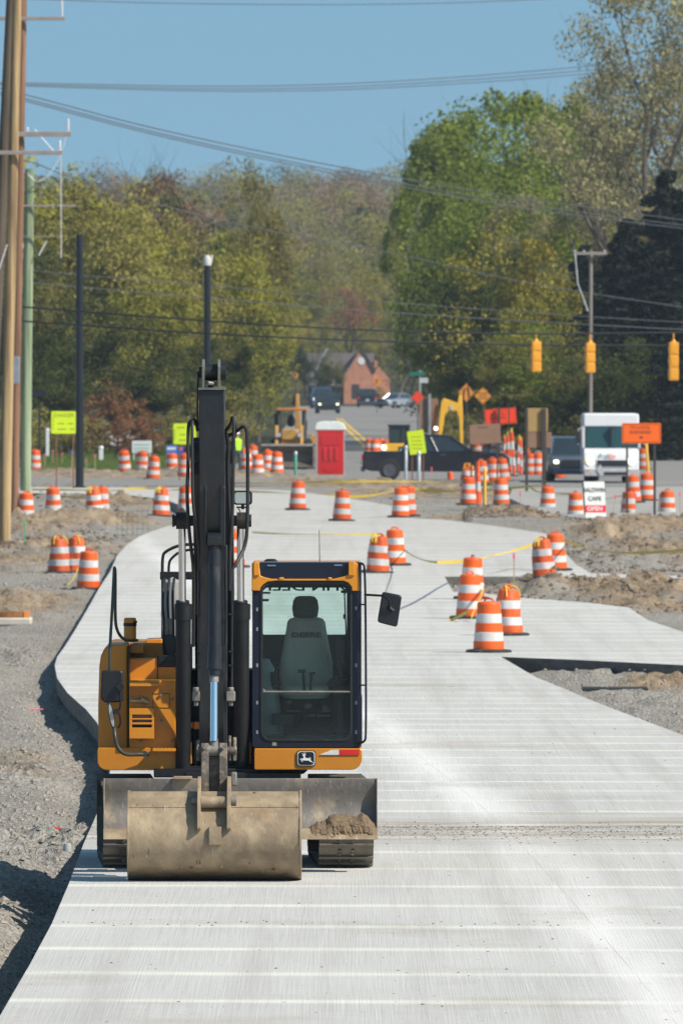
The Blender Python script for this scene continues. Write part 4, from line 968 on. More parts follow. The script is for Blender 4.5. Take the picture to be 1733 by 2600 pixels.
def make_drum(kind, seed):
    random.seed(seed)
    root = empty('traffic_drum', (0, 0, 0), 'orange and white traffic drum', 'traffic drum')
    dm = orange if kind != 'saggy' else orange_d
    ph = random.random() * 6
    def jit(r, h, a):
        k = 0
        if kind == 'dented': k = -.022 * max(0, math.cos(a - 4.2)) ** 4 * math.exp(-((h - .55) / .18) ** 2) * 2
        if kind == 'saggy': k = .012 * math.sin(3 * a + ph + h * 5) + .012 * math.sin(5 * a + h * 9); h2 = h + (.03 * math.sin(a + ph) if h > .8 else 0)
        else: h2 = h + (.004 * math.sin(2 * a + ph) if h > .8 else 0)
        return (max(.001, r + k) if r > .02 else r, h2)
    pr = [(.285, .04), (.285, .21), (.272, .215), (.272, .225), (.268, .375), (.256, .38), (.256, .39), (.252, .545), (.24, .55), (.24, .56), (.236, .715), (.226, .72), (.226, .73), (.215, .90), (.19, .935), (.12, .945), (0, .945)]
    ms = [0, 0, 0, 1, 1, 0, 0, 0, 1, 1, 1, 0, 0, 0, 0, 0]
    ms = [0, 0, 1, 1, 1, 0, 0, 0, 1, 1, 1, 0, 0, 0, 0, 0]
    if kind == 'saggy': pr = [(r * (1.02 if h < .8 else .93), h * .97) for r, h in pr]
    mb = MB(); mb.lathe(pr, (0, 0, 0), 28, mats=ms, jit=jit); mb.build('drum_body', [dm, dwhite], root, recalc=False)
    mb = MB(); mb.tube(smooth_path([Vector((-.09, 0, .93)), Vector((-.08, 0, 1.0)), Vector((.08, 0, 1.0)), Vector((.09, 0, .93))]), .018, 8); mb.build('handle', dm, root)
    mb = MB(); mb.lathe([(.30, 0), (.42, .0), (.43, .03), (.40, .055), (.31, .065), (.30, .03)], (0, 0, 0), 28); mb.build('rubber_base', tyre_rub, root)
    if kind == 'saggy':
        mb = MB()
        for i in range(5):
            a = random.random() * 6.28; mb.tube(smooth_path([Vector((0, 0, .93)), Vector((.1 * math.cos(a), .1 * math.sin(a), 1.0)), Vector((.2 * math.cos(a + .4), .2 * math.sin(a + .4), .93)), Vector((.25 * math.cos(a + .5), .25 * math.sin(a + .5), .78))]), .014, 5)
        mb.build('tied_tape', ytape, root)
    return root
DR = {'clean': make_drum('clean', 1), 'dented': make_drum('dented', 2), 'saggy': make_drum('saggy', 3)}
USED = set()
def drum(x, y, kind, label, tilt=0, sink=0, rz=None, group='orange and white traffic drums on the building site'):
    if kind in USED: o = copy_tree(DR[kind])
    else: o = DR[kind]; USED.add(kind)
    p = place(x, y); o.location = p - Vector((0, 0, sink)); o.rotation_euler = (R(random.uniform(-2, 2)), R(tilt + random.uniform(-1.5, 1.5)), R(random.uniform(0, 360)) if not tilt else 0)
    tag(o, label, 'traffic drum', group); return o
random.seed(11)
DL = [
 (1240, 1657, 'clean', 'clean bright traffic drum standing nearest of all at the lane edge'),
 (1289, 1614, 'saggy', 'traffic drum with yellow tape on its top, just right behind the nearest drum'),
 (1191, 1571, 'dented', 'traffic drum with a dented side and tape hanging down to the slab corner'),
 (1197, 1521, 'clean', 'traffic drum with a raised handle peeping over the dented drum'),
 (1381, 1500, 'saggy', 'leaning traffic drum with a crumpled top on the far slab edge', -5),
 (1411, 1449, 'clean', 'traffic drum half hidden behind the leaning crumpled drum'),
 (957, 1455, 'saggy', 'traffic drum right behind the cab roof, its black rubber ring pushed up', 3),
 (1003, 1436, 'dented', 'traffic drum from which the long yellow tape starts, behind the cab'),
 (594, 1441, 'clean', 'traffic drum seen between the boom cylinder and the boom'),
 (224, 1499, 'dented', 'front drum of the trio on the gravel left of the excavator'),
 (151, 1456, 'saggy', 'baggy drum with yellow tape knot, left one of the gravel trio'),
 (195, 1454, 'saggy', 'rear drum of the gravel trio, mostly covered by the other two'),
 (66, 1322, 'clean', 'traffic drum beside the foot of the green utility pole', 1),
 (136, 1320, 'dented', 'bulging traffic drum on the soil, second from the utility poles', -3),
 (257, 1312, 'clean', 'taller drum of the pair on the soil left of the wire mesh'),
 (242, 1322, 'saggy', 'shorter sunken drum in front of its taller neighbour', -4, .14),
 (408, 1314, 'saggy', 'traffic drum with taped pointed top right of the wire mesh', 2),
 (472, 1304, 'clean', 'traffic drum covered by the excavator hoses, near the mesh'),
 (88, 1196, 'clean', 'traffic drum on the grass edge right of the green pole'),
 (316, 1222, 'clean', 'upright drum alone on the far gravel right of the black pole'),
 (361, 1201, 'dented', 'shaded drum at the back below the white yard sign'),
 (388, 1216, 'dented', 'drum under the white yard sign, in front of the shaded one', 2),
 (436, 1207, 'clean', 'drum directly under the blue yard sign'),
 (467, 1230, 'dented', 'faded drum beside the post of the second yellow sign'),
 (625, 1192, 'clean', 'leftmost drum of the cluster next to the backhoe bucket'),
 (641, 1182, 'clean', 'small drum at the very back of the cluster by the worker'),
 (654, 1211, 'dented', 'drum with a blue bag behind it, near the worker'),
 (680, 1198, 'clean', 'drum touching the left end of the loader bucket'),
 (703, 1202, 'clean', 'upright drum right in front of the loader bucket'),
 (755, 1295, 'clean', 'drum on the far slab in line with the short steel post'),
 (867, 1323, 'clean', 'drum in the middle of the far slab below the red toilet'),
 (1016, 1314, 'clean', 'left drum of the overlapping pair on the slab right of the toilet'),
 (1034, 1310, 'dented', 'right drum of the overlapping pair on the slab'),
 (816, 1180, 'dented', 'small drum close to the left wall of the red toilet'),
 (834, 1183, 'clean', 'leaning small drum half behind the red toilet', -6),
 (938, 1162, 'clean', 'tiny drum top showing above the tailgate of the black pickup'),
 (952, 1163, 'clean', 'second tiny drum above the bed of the black pickup'),
 (966, 1162, 'dented', 'third tiny drum above the bed of the black pickup'),
 (981, 1166, 'dented', 'reddish drum above the pickup bed beside the yellow digger'),
 (1188, 1297, 'dented', 'drum wrapped in tape at the foot of the boxed left sign'),
 (1186, 1256, 'saggy', 'pinkish drum stacked visually behind the tape wrapped one'),
 (1223, 1250, 'clean', 'drum with a pink flag behind it, by the yellow post'),
 (1251, 1240, 'dented', 'shaded drum between the flagged one and the tilted stripes drum'),
 (1278, 1238, 'clean', 'leaning drum with sloping stripes beside the thin markers', -5),
 (1272, 1299, 'clean', 'drum on the soil right of the yellow post'),
 (1344, 1221, 'clean', 'left drum of the row of four before the grey minivan'),
 (1366, 1221, 'clean', 'second drum of the row of four before the grey minivan'),
 (1394, 1230, 'dented', 'third drum of the row of four, under the tall boxed sign'),
 (1417, 1230, 'clean', 'fourth drum of the row, right next to the grey minivan'),
 (1390, 1305, 'clean', 'drum on the side road with yellow tape passing behind'),
 (1461, 1324, 'clean', 'drum on a wide rubber base left of the white cafe sign'),
 (1595, 1320, 'dented', 'drum just left of the right leg of the orange sign'),
 (1607, 1275, 'clean', 'drum behind the left leg of the orange sign'),
 (1640, 1270, 'clean', 'tall upright drum between the legs of the orange sign'),
 (1694, 1318, 'clean', 'drum rightmost in the picture beside two pink stakes'),
 (1409, 1163, 'clean', 'distant red drum showing over the row in front of the minivan'),
 (1208, 1152, 'dented', 'distant drum below the left boxed sign'),
 (1236, 1155, 'clean', 'distant drum below the middle of the left boxed sign'),
 (1256, 1158, 'dented', 'distant drum at the right foot of the left boxed sign'),
 (1632, 1192, 'dented', 'dark drum in the shade behind the orange sign'),
]
for d in DL: drum(*d)

# ---- cones, markers, stakes, bollards
cone_o = mat('orange cone plastic', (.80, .09, .01), .5)
def cone(x, y, h, label, tilt=0):
    r = empty('traffic_cone', place(x, y), label, 'traffic cone'); r.rotation_euler = (0, R(tilt), 0)
    mb = MB(); mb.lathe([(.13, .03), (.105, h * .35), (.10, h * .36), (.085, h * .55), (.082, h * .56), (.07, h * .72), (.066, h * .73), (.04, h), (0, h)], (0, 0, 0), 18, mats=[0, 0, 1, 0, 0, 1, 0, 0]); mb.build('cone_body', [cone_o, dwhite], r, recalc=False)
    mb = MB(); mb.box(-.18, .18, -.18, .18, 0, .03); mb.build('base', tyre_rub, r, .008)
cone(1144, 1233, .95, 'slim orange and white cone leaning in front of the black pickup', -8)
cone(1213, 1292, 1.6, 'tall thin white and orange marker left of the yellow post')
MK0 = None
def marker(x, y, h, label, tilt=0):
    global MK0
    if MK0 is None:
        r = empty('tube_marker', (0, 0, 0), label, 'tube marker'); MK0 = r
        mb = MB(); mb.lathe([(.055, .05), (.055, .3), (.057, .3), (.057, .5), (.055, .5), (.055, .7), (.057, .7), (.057, .9), (.055, .9), (.055, 1.1), (.03, 1.15), (0, 1.15)], (0, 0, 0), 12, mats=[0, 0, 1, 0, 0, 0, 1, 0, 0, 0, 0]); mb.build('tube', [cone_o, dwhite], r, recalc=False)
        mb = MB(); mb.lathe([(.2, 0), (.2, .03), (.08, .06), (0, .06)], (0, 0, 0), 16); mb.build('base', tyre_rub, r)
        mb = MB(); mb.tube([Vector((0, 0, 1.15)), Vector((0, 0, 1.24))], .03, 8); mb.build('cap', mat('yellow marker cap', (.7, .55, .05)), r)
    else: r = copy_tree(MK0)
    r.location = place(x, y); r.rotation_euler = (0, R(tilt), 0); r.scale = (1, 1, h / 1.2)
    tag(r, label, 'tube marker', 'tube markers bunched beside the junction')
for i, (x, y, h, l, t) in enumerate([(1278, 1190, 1.5, 'leftmost tube marker of the bunch between the boxed signs', 2), (1290, 1196, 1.7, 'second tube marker of the bunch between the boxed signs', -1), (1294, 1222, 1.9, 'tallest pink and white tube marker of the bunch', 1), (1305, 1225, 2.0, 'tube marker leaning against the tallest one', -3), (1314, 1200, 1.6, 'tube marker on the right side of the bunch', 2), (1322, 1222, 1.6, 'broad tube marker right in front of the bunch', 0), (1338, 1205, 1.2, 'short tube marker left of the four drum row', 1)]):
    marker(x, y, h, l, t)
wood = mat('raw wood stake', (.45, .33, .2), .8, 0, .2, 8)
pink = mat('pink marking paint', (.85, .12, .22), .7); blu = mat('blue flag', (.08, .3, .75), .6); grn = mat('green painted stake', (.08, .42, .2), .7)
def stake(x, y, ytop, label, col, tilt=0, body=None, wd=.03, flag=True):
    p = place(x, y); h = (y - ytop) * p.y / F
    r = empty('survey_stake', p, label, 'survey stake', 'survey stakes in the ground'); r.rotation_euler = (0, R(tilt), 0)
    mb = MB(); mb.prism([(-wd/2, 0), (wd/2, 0), (wd/2, h - .02), (0, h), (-wd/2, h - .02)], -.015, .015, 'Y'); mb.build('post', body or wood, r)
    if flag:
        mb = MB(); mb.box(-wd/2 - .012, wd/2 + .012, -.02, .02, h - .16, h - .02); mb.build('flag', col, r, .004)
for a in [(1552, 1320, 1252, 'stake with a pink tip leaning left of the orange sign', pink, 8), (1613, 1316, 1250, 'stake with a pink tip between the two orange sign drums', pink), (1668, 1318, 1248, 'stake with a pink tip left of the rightmost drum', pink, 6), (1725, 1320, 1246, 'stake with a pink tip at the right picture edge', pink),
          (1304, 1492, 1403, 'thin wooden stake with pink ribbon on the middle slab', pink), (241, 1204, 1150, 'tall stake on the grass right of the black pole', pink), (134, 1178, 1140, 'pink flag stake nearest the green pole', pink), (158, 1180, 1146, 'pink flag stake behind the first yellow sign', pink), (219, 1192, 1162, 'short pink stake just right of the black pole', pink), (114, 1188, 1150, 'red topped stake left of the yellow sign', pink),
          (62, 1404, 1336, 'green stake on the soil by the big wooden pole', grn), (1095, 1236, 1200, 'pink stake in front of the black pickup door', pink), (143, 1232, 1160, 'stake with a blue tip under the yellow sign', blu), (183, 1232, 1160, 'stake with a blue tip beside the black pole', blu), (1217, 1200, 1175, 'pink topped stake over the flagged drum', pink), (1320, 1300, 1262, 'low wooden stake on the side road', pink), (1566, 1700, 1672, 'short wooden peg in the gravel near the slab corner', wood)]:
    stake(*a, **({'body': grn} if 'green stake' in a[3] else {}))
ypost = mat('yellow plastic post', (.75, .42, .03), .5)
def post(x, y, ytop, rad, m, label, name='steel_post', cat='post', capm=None, n=14, tilt=0, base=None):
    p = base or place(x, y); h = (y - ytop) * p.y / F
    r = empty(name, p, label, cat); r.rotation_euler = (0, R(tilt), 0)
    mb = MB(); mb.lathe([(rad, -.1), (rad, h), (rad * .6, h + rad * .5), (0, h + rad * .6)], (0, 0, 0), n); mb.build('shaft', m, r)
    if capm: mb = MB(); mb.lathe([(rad * 1.25, h - .04), (rad * 1.3, h + .05), (rad * .7, h + .11), (0, h + .12)], (0, 0, 0), n); mb.build('cap', capm, r)
    return r
galv = mat('galvanised steel', (.5, .51, .52), .4, .5, .1, 6); grnp = mat('green painted post', (.06, .33, .2), .5)
post(750, 1226, 1172, .06, grnp, 'short green post with a bright steel cap left of the toilet', capm=galv)
post(1030, 1242, 1158, .06, galv, 'left silver post in front of the black pickup', capm=galv)
post(1063, 1244, 1170, .065, galv, 'right shorter silver post in front of the black pickup', capm=galv)
post(1230, 1300, 1205, .05, ypost, 'square yellow post standing among the drums', 'marker_post', n=4)
post(1645, 1200, 1125, .06, ypost, 'yellow post leaning behind the orange sign', 'marker_post', tilt=-4)
post(1410, 1210, 1150, .04, ypost, 'thin yellow post behind the drum row', 'marker_post')

# ---- tape
def ribbon(pts, label, wdt=.075, name='caution_tape', Ys=None):
    # pts: (x, y, Y)
    pp = smooth_path([P(*p) for p in pts], 2)
    mb = MB(); vs = []; fs = []
    for i, p in enumerate(pp):
        tw = .5 + .5 * math.sin(i * .55); up = Vector((0, .35 * (1 - tw), 1)).normalized() * wdt * (.35 + .65 * tw) / 2
        vs += [p - up, p + up, p + up + Vector((0, .006, 0)), p - up + Vector((0, .006, 0))]
    for i in range(len(pp) - 1):
        a = i * 4; b = a + 4
        fs += [(a, b, b+1, a+1), (a+1, b+1, b+2, a+2), (a+2, b+2, b+3, a+3), (a+3, b+3, b, a)]
    mb.add(vs, fs, 0, True); o = mb.build(name, ytape); tag(o, label, 'caution tape', 'yellow caution tapes strung across the site'); return o
def gy(x, y): return place(x, y).y
Yb, Yc, Yd = gy(1003, 1436), gy(1381, 1486), gy(1191, 1571)
ribbon([(1003, 1368, Yb), (1030, 1402, Yb + 5), (1075, 1425, 300), (1130, 1429, 295), (1200, 1422, Yc), (1290, 1402, Yc), (1350, 1385, Yc + 8), (1400, 1364, Yc + 10)], 'tape sagging from the drum behind the cab to the crumpled drum')
ribbon([(1425, 1368, Yc + 10), (1470, 1388, Yc), (1550, 1404, Yc - 10), (1640, 1404, Yc - 15), (1733, 1397, Yc - 20), (1850, 1380, Yc - 25)], 'twisted tape running from the crumpled drum off to the right edge')
ribbon([(1228, 1490, Yd), (1222, 1510, Yd - 1), (1208, 1540, Yd - 2), (1196, 1568, Yd - 3)], 'short tape hanging down the side of the dented drum', .09)
ribbon([(1190, 1552, Yd - 4), (1140, 1578, Yd - 2), (1080, 1592, Yd - 4), (1000, 1612, Yd - 8), (930, 1626, Yd - 10), (860, 1632, Yd - 12)], 'tape lying low from the dented drum to behind the cab')
ribbon([(520, 1228, 528), (610, 1226, 525), (720, 1228, 522), (830, 1223, 520), (1000, 1222, 520), (1130, 1223, 520), (1290, 1226, 515)], 'straight tape in front of the red toilet and the pickup', .07)
ribbon([(590, 1247, 500), (700, 1251, 498), (800, 1256, 495), (890, 1262, 495), (950, 1258, 495), (1020, 1240, 495), (1090, 1246, 495), (1150, 1247, 492), (1220, 1246, 490), (1290, 1240, 488), (1385, 1231, 485)], 'wavy tape passing the drums on the far slab', .09)
ribbon([(1345, 1238, 500), (1365, 1250, 498), (1400, 1252, 495), (1450, 1254, 490)], 'short slack tape on the side road')
ribbon([(1482, 1271, 478), (1520, 1272, 476), (1560, 1262, 474), (1600, 1254, 472)], 'tape drawn across the white cafe sign')
ribbon([(80, 1243, 505), (180, 1244, 503), (300, 1246, 500), (330, 1241, 500), (390, 1240, 500), (430, 1246, 498), (480, 1240, 496)], 'tape along the left end of the far slab')
ribbon([(150, 1260, 490), (190, 1264, 488), (250, 1262, 486)], 'tape reaching the taller soil drum', .09)
ribbon([(150, 1307, 455), (190, 1310, 453), (232, 1308, 452)], 'low tape between the two soil drums')
ribbon([(640, 1352, gy(640, 1353)), (700, 1355, gy(700, 1357)), (800, 1357, gy(800, 1360)), (955, 1356, gy(955, 1360))], 'faint tape lying on the slab behind the cab', .05)
ribbon([(200, 1440, 345), (185, 1475, 340), (165, 1490, 335)], 'tape trailing between the gravel trio of drums')
ribbon([(0, 1455, 370), (30, 1452, 368), (50, 1458, 365), (70, 1462, 362)], 'crumpled tape on the soil at the left edge', .1)

# ---- utility poles
def wood_mat(name, a, b_, streak):
    m, nt, b = new_mat(name); c = mixc(nt, noisef(nt, (7, 7, .25), .38, .62, 6), a, b_); c = mixc(nt, noisef(nt, (22, 22, .5), .6, .72, 4), c, streak)
    nt.links.new(c, b.inputs['Base Color']); b.inputs['Roughness'].default_value = .85; return m
w1 = wood_mat('sunlit pale pole wood', (.17, .11, .055), (.46, .32, .16), (.06, .04, .025)); w2 = wood_mat('red brown pole wood', (.17, .085, .045), (.27, .14, .08), (.05, .03, .02)); w3 = wood_mat('green treated pole wood', (.12, .17, .09), (.31, .36, .22), (.06, .08, .045))
cross_m = mat('grey crossarm', (.28, .24, .22), .8, 0, .15, 3); ins_m = mat('porcelain insulator', (.62, .62, .64), .2)
def pole(xb, yb, xt, yt, rb, rt, m, label, Y=None, name='utility_pole'):
    b = place(xb, yb) if Y is None else P(xb, yb, Y); t = P(xt, yt, b.y)
    r = empty(name, b, label, 'utility pole')
    mb = MB(b); mb.tube([b - Vector((0, 0, .3)), b * .5 + t * .5, t], [rb, (rb + rt) / 2, rt], 20); mb.build('shaft', m, r); r['Y'] = b.y; return r, b
pZ, bZ = pole(-38, 1392, 31, -60, .18, .14, wood_mat('dark pole wood', (.06, .045, .035), (.12, .09, .06), (.03, .02, .02)), 'dark weathered wooden pole left of the pale one')
pA, bA = pole(9, 1395, 45, -60, .185, .13, w1, 'pale sunlit wooden pole with dark left side, nearest at the left edge')
pB, bB = pole(35, 1322, 59, -60, .15, .13, w2, 'red brown wooden pole just behind the pale one')
pC, bC = pole(64, 1246, 75, 428, .20, .17, w3, 'green treated wooden pole with its top below the crossarms')
def arm_(r, b, x0, x1, y, Y=None, hh=.12):
    mb = MB(b); Y = (Y or b.y) - .25; a, c = P(x0, y, Y), P(x1, y, Y); mb.box(a.x, c.x, Y - .05, Y + .05, a.z - hh/2, a.z + hh/2); mb.build('crossarm', cross_m, r, .01)
def ins_(r, b, x, y0, y1, Y=None, rad=.05):
    mb = MB(b); Y = (Y or b.y) - .25; a, c = P(x, y0, Y), P(x, y1, Y); h = a.z - c.z; nseg = max(2, int(h / .07)); pr = [(0, 0)]
    for i in range(nseg): pr += [(rad, h * (i + .2) / nseg), (rad * .45, h * (i + .8) / nseg)]
    pr.append((0, h)); mb.lathe(pr, c, 10); mb.build('insulator', ins_m, r)
arm_(pB, bB, -40, 165, 46); ins_(pB, bB, 157, 0, 40)
arm_(pB, bB, -40, 180, 340, hh=.16); ins_(pB, bB, 173, 300, 333); ins_(pB, bB, 70, 322, 333)
arm_(pA, bA, -40, 158, 387); ins_(pA, bA, 152, 355, 382)
arm_(pC, bC, 40, 193, 522, hh=.07); arm_(pC, bC, 40, 160, 600, hh=.03)
mb = MB(bC); mb.tube([P(154, 385, bC.y - .4), P(155, 655, bC.y - .4)], .022, 8); mb.build('switch_rod', mat('pale fibreglass rod', (.55, .52, .5), .5), pC)
mb = MB(bB); mb.box(P(30, 0, bB.y).x, P(50, 0, bB.y).x, bB.y - .6, bB.y - .3, P(0, 975, bB.y).z, P(0, 905, bB.y).z); mb.build('equipment_box', mat('grey blue box', (.20, .25, .30), .5), pB, .02)
mb = MB(bC); mb.tube(smooth_path([P(175, 310, bC.y - .4), P(160, 380, bC.y - .4), P(130, 440, bC.y - .4), (P(95, 466, bC.y - .4)), P(70, 440, bC.y - .4)]), .018, 6); mb.build('jumper_wire', ins_m, pC)
mb = MB(bC); mb.tube([P(88, 328, bC.y - .4), P(137, 384, bC.y - .4)], .02, 6); mb.build('brace', ins_m, pC)
mb = MB(bC); mb.tube([P(98, 648, bC.y - .3), P(118, 612, bC.y - .3)], .03, 6); mb.build('dead_end', ins_m, pC)
for (x, y) in ((56, 650), (57, 625), (52, 770), (47, 452), (58, 435)): ins_(pC, bC, x, y - 9, y + 6, rad=.04)
mb = MB(bA); mb.tube([P(18, 620, bA.y - .3), P(-8, 700, bA.y - .3)], .02, 6); mb.build('guy_rod', ins_m, pA)
# black steel mast poles
mastm = mat('black mast pole', (.012, .015, .020), .35, .2, .2, 2)
def mast(x, yb, yt, w0, w1_, label, capm=None):
    b = place(x, yb); t = P(x, yt, b.y); r = empty('mast_pole', b, label, 'steel pole', 'black steel mast poles')
    mb = MB(b); mb.tube([b, t], [w0, w1_], 20); mb.tube([b + Vector((0, 0, -.1)), b + Vector((0, 0, .06))], w0 * 1.6, 16); mb.build('shaft', mastm, r)
    if capm: mb = MB(b); mb.lathe([(w1_ * 1.2, 0), (w1_ * 1.3, .25), (w1_ * .6, .38), (0, .4)], t - Vector((0, 0, .2)), 12); mb.tube([t + Vector((.12, 0, -.1)), t + Vector((.16, 0, .2))], .06, 8); mb.build('cap', capm, r)
mast(202, 1238, 595, .155, .125, 'tall black steel pole rising beside the first yellow sign')
mast(526, 1240, 660, .15, .125, 'black steel pole with a pale cover on its top, behind the boom', mat('pale plastic cover', (.5, .48, .46), .6))
# far utility pole on the right
pD, bD = pole(1497, 1150, 1499, 636, .11, .09, wood_mat('grey far pole wood', (.17, .14, .12), (.26, .22, .19), (.06, .05, .04)), 'grey utility pole with one crossarm in front of the right woods', Y=640)
arm_(pD, bD, 1455, 1540, 643, hh=.14)
for x in (1459, 1482, 1534): ins_(pD, bD, x, 634, 642)
mb = MB(bD); mb.tube([P(1459, 645, bD.y - .3), P(1466, 720, bD.y - .3), P(1492, 790, bD.y - .2)], .03, 6); mb.build('service_drop', ins_m, pD)
# wires
wirem = mat('overhead wire', (.02, .02, .022), .6); wireg = mat('grey aluminium wire', (.11, .11, .12), .5, .3)
def wire(pts, rad, label, m=wirem, group='overhead power lines'):
    pp = smooth_path([P(*p) for p in pts], 3); mb = MB(); mb.tube(pp, rad, 6); o = mb.build('power_line', m); tag(o, label, 'overhead wire', group); return o
for i, dy in enumerate((0, 7, 13)):
    wire([(-80, 206 + dy * .4, 500), (60, 210 + dy * .6, 510), (600, 221 + dy, 545), (1000, 208 + dy * 1.2, 575), (1500, 168 + dy * 1.5, 620), (1850, 128 + dy * 1.5, 660)], .020, ('top', 'middle', 'bottom')[i] + ' one of the three nearly level wires crossing the sky', wireg)
for i, dy in enumerate((0, 10, 16)):
    wire([(-80, 205 + dy, 480), (70, 240 + dy, 500), (400, 330 + dy, 530), (900, 432 + dy * 1.2, 560), (1300, 500 + dy * 1.6, 590), (1733, 558 + dy * 1.4, 620), (1900, 580 + dy, 630)], .022, ('upper', 'middle', 'lower')[i] + ' wire of the three slanting down from left to right', wireg)
wire([(-80, 390, 480), (60, 400, 500), (150, 440, 505), (300, 490, 540), (520, 550, 570), (750, 600, 600), (1000, 640, 620), (1300, 715, 640), (1733, 780, 650), (1900, 800, 660)], .022, 'single wire sloping through the middle of the woods', wireg)
wire([(-60, -8, 500), (400, 8, 520), (900, 12, 540), (1250, 4, 560), (1700, -20, 580)], .018, 'thin wire along the top of the picture', wireg)
SIGY = 490
wire([(-60, 770, SIGY + 12), (85, 781, SIGY + 10), (560, 818, SIGY), (1000, 842, SIGY), (1360, 848, SIGY), (1733, 844, SIGY), (1900, 838, SIGY)], .035, 'upper black span wire carrying the yellow signals')
wire([(-60, 806, SIGY + 12), (85, 817, SIGY + 10), (560, 850, SIGY), (1000, 868, SIGY), (1360, 877, SIGY), (1733, 876, SIGY), (1900, 872, SIGY)], .035, 'lower black span wire running through the yellow signals')
wire([(-60, 700, 560), (85, 718, 560), (560, 760, 580), (1000, 795, 600), (1733, 838, 620), (1900, 840, 620)], .022, 'thin wire above the black span wires', wireg)
wire([(-60, 1000-340, 560), (90, 690, 560), (560, 725, 580), (1000, 770, 600), (1733, 845-25, 620), (1900, 822, 620)], .018, 'thin faint wire crossing the woods', wireg)
mb = MB(); c = P(1391, 866, SIGY); mb.tube([c + Vector((.13 * math.cos(a), 0, .15 * math.sin(a))) for a in [2 * math.pi * q / 16 for q in range(17)]], .03, 6); tag(mb.build('cable_coil', wirem), 'round coil of black cable on the span wire', 'cable coil')
# traffic signals
sigy = mat('yellow signal housing', (.70, .30, .012), .45, 0, .1, 3); sigd = mat('signal dark lens', (.03, .03, .03), .3)
def signal(x, y0, y1, label, rz=0):
    Y = SIGY; t = P(x, y0, Y); h = (y1 - y0) * Y / F; r = empty('traffic_signal', t, label, 'traffic signal', 'yellow traffic signals hanging on the span wires'); r.rotation_euler = (0, 0, rz)
    n = 3
    for i in range(n):
        z1 = -h * i / n - .004; z0 = -h * (i + 1) / n + .004
        mb = MB(); mb.prism(rrect(-.17, .17, z0, z1, .04, 4), -.11, .11, 'Y'); sct = mb.build('signal_section', sigy, r, .012)
        zc = (z0 + z1) / 2
        mb = MB(); mb.lathe([(.0, .11), (.11, .115), (.125, .12), (.125, .105)], (0, 0, zc), 18, axis='Y'); mb.build('lens', sigd, sct)
        vs = []; fs = []
        for k in range(13):
            a = math.pi * (-.15 + 1.3 * k / 12)
            for d, rr in ((.11, .14), (.30, .145), (.30, .13), (.11, .125)): vs.append((rr * math.cos(a), d, zc + rr * math.sin(a)))
        for k in range(12):
            for q in range(4): fs.append((k*4 + q, k*4 + (q+1) % 4, k*4 + 4 + (q+1) % 4, k*4 + 4 + q))
        mb = MB(); mb.add(vs, fs, 0, True); mb.build('visor', sigy, sct)
        mb = MB(); mb.prism(rrect(-.12, .12, z0 + .05, z1 - .05, .02, 3), -.125, -.108, 'Y'); mb.build('back_door', sigy, sct, .008)
    mb = MB(); mb.tube([Vector((0, 0, 0)), Vector((0, 0, P(0, 846, Y).z - t.z))], .03, 8); mb.lathe([(.10, 0), (.06, .08), (0, .09)], (0, 0, 0), 14); mb.build('hanger', sigy, r)
signal(1360, 866, 944, 'leftmost of the three yellow hanging traffic signals', R(18))
signal(1497, 870, 946, 'middle one of the three yellow hanging traffic signals', R(18))
signal(1709, 868, 966, 'rightmost and largest of the three yellow hanging signals', R(12))

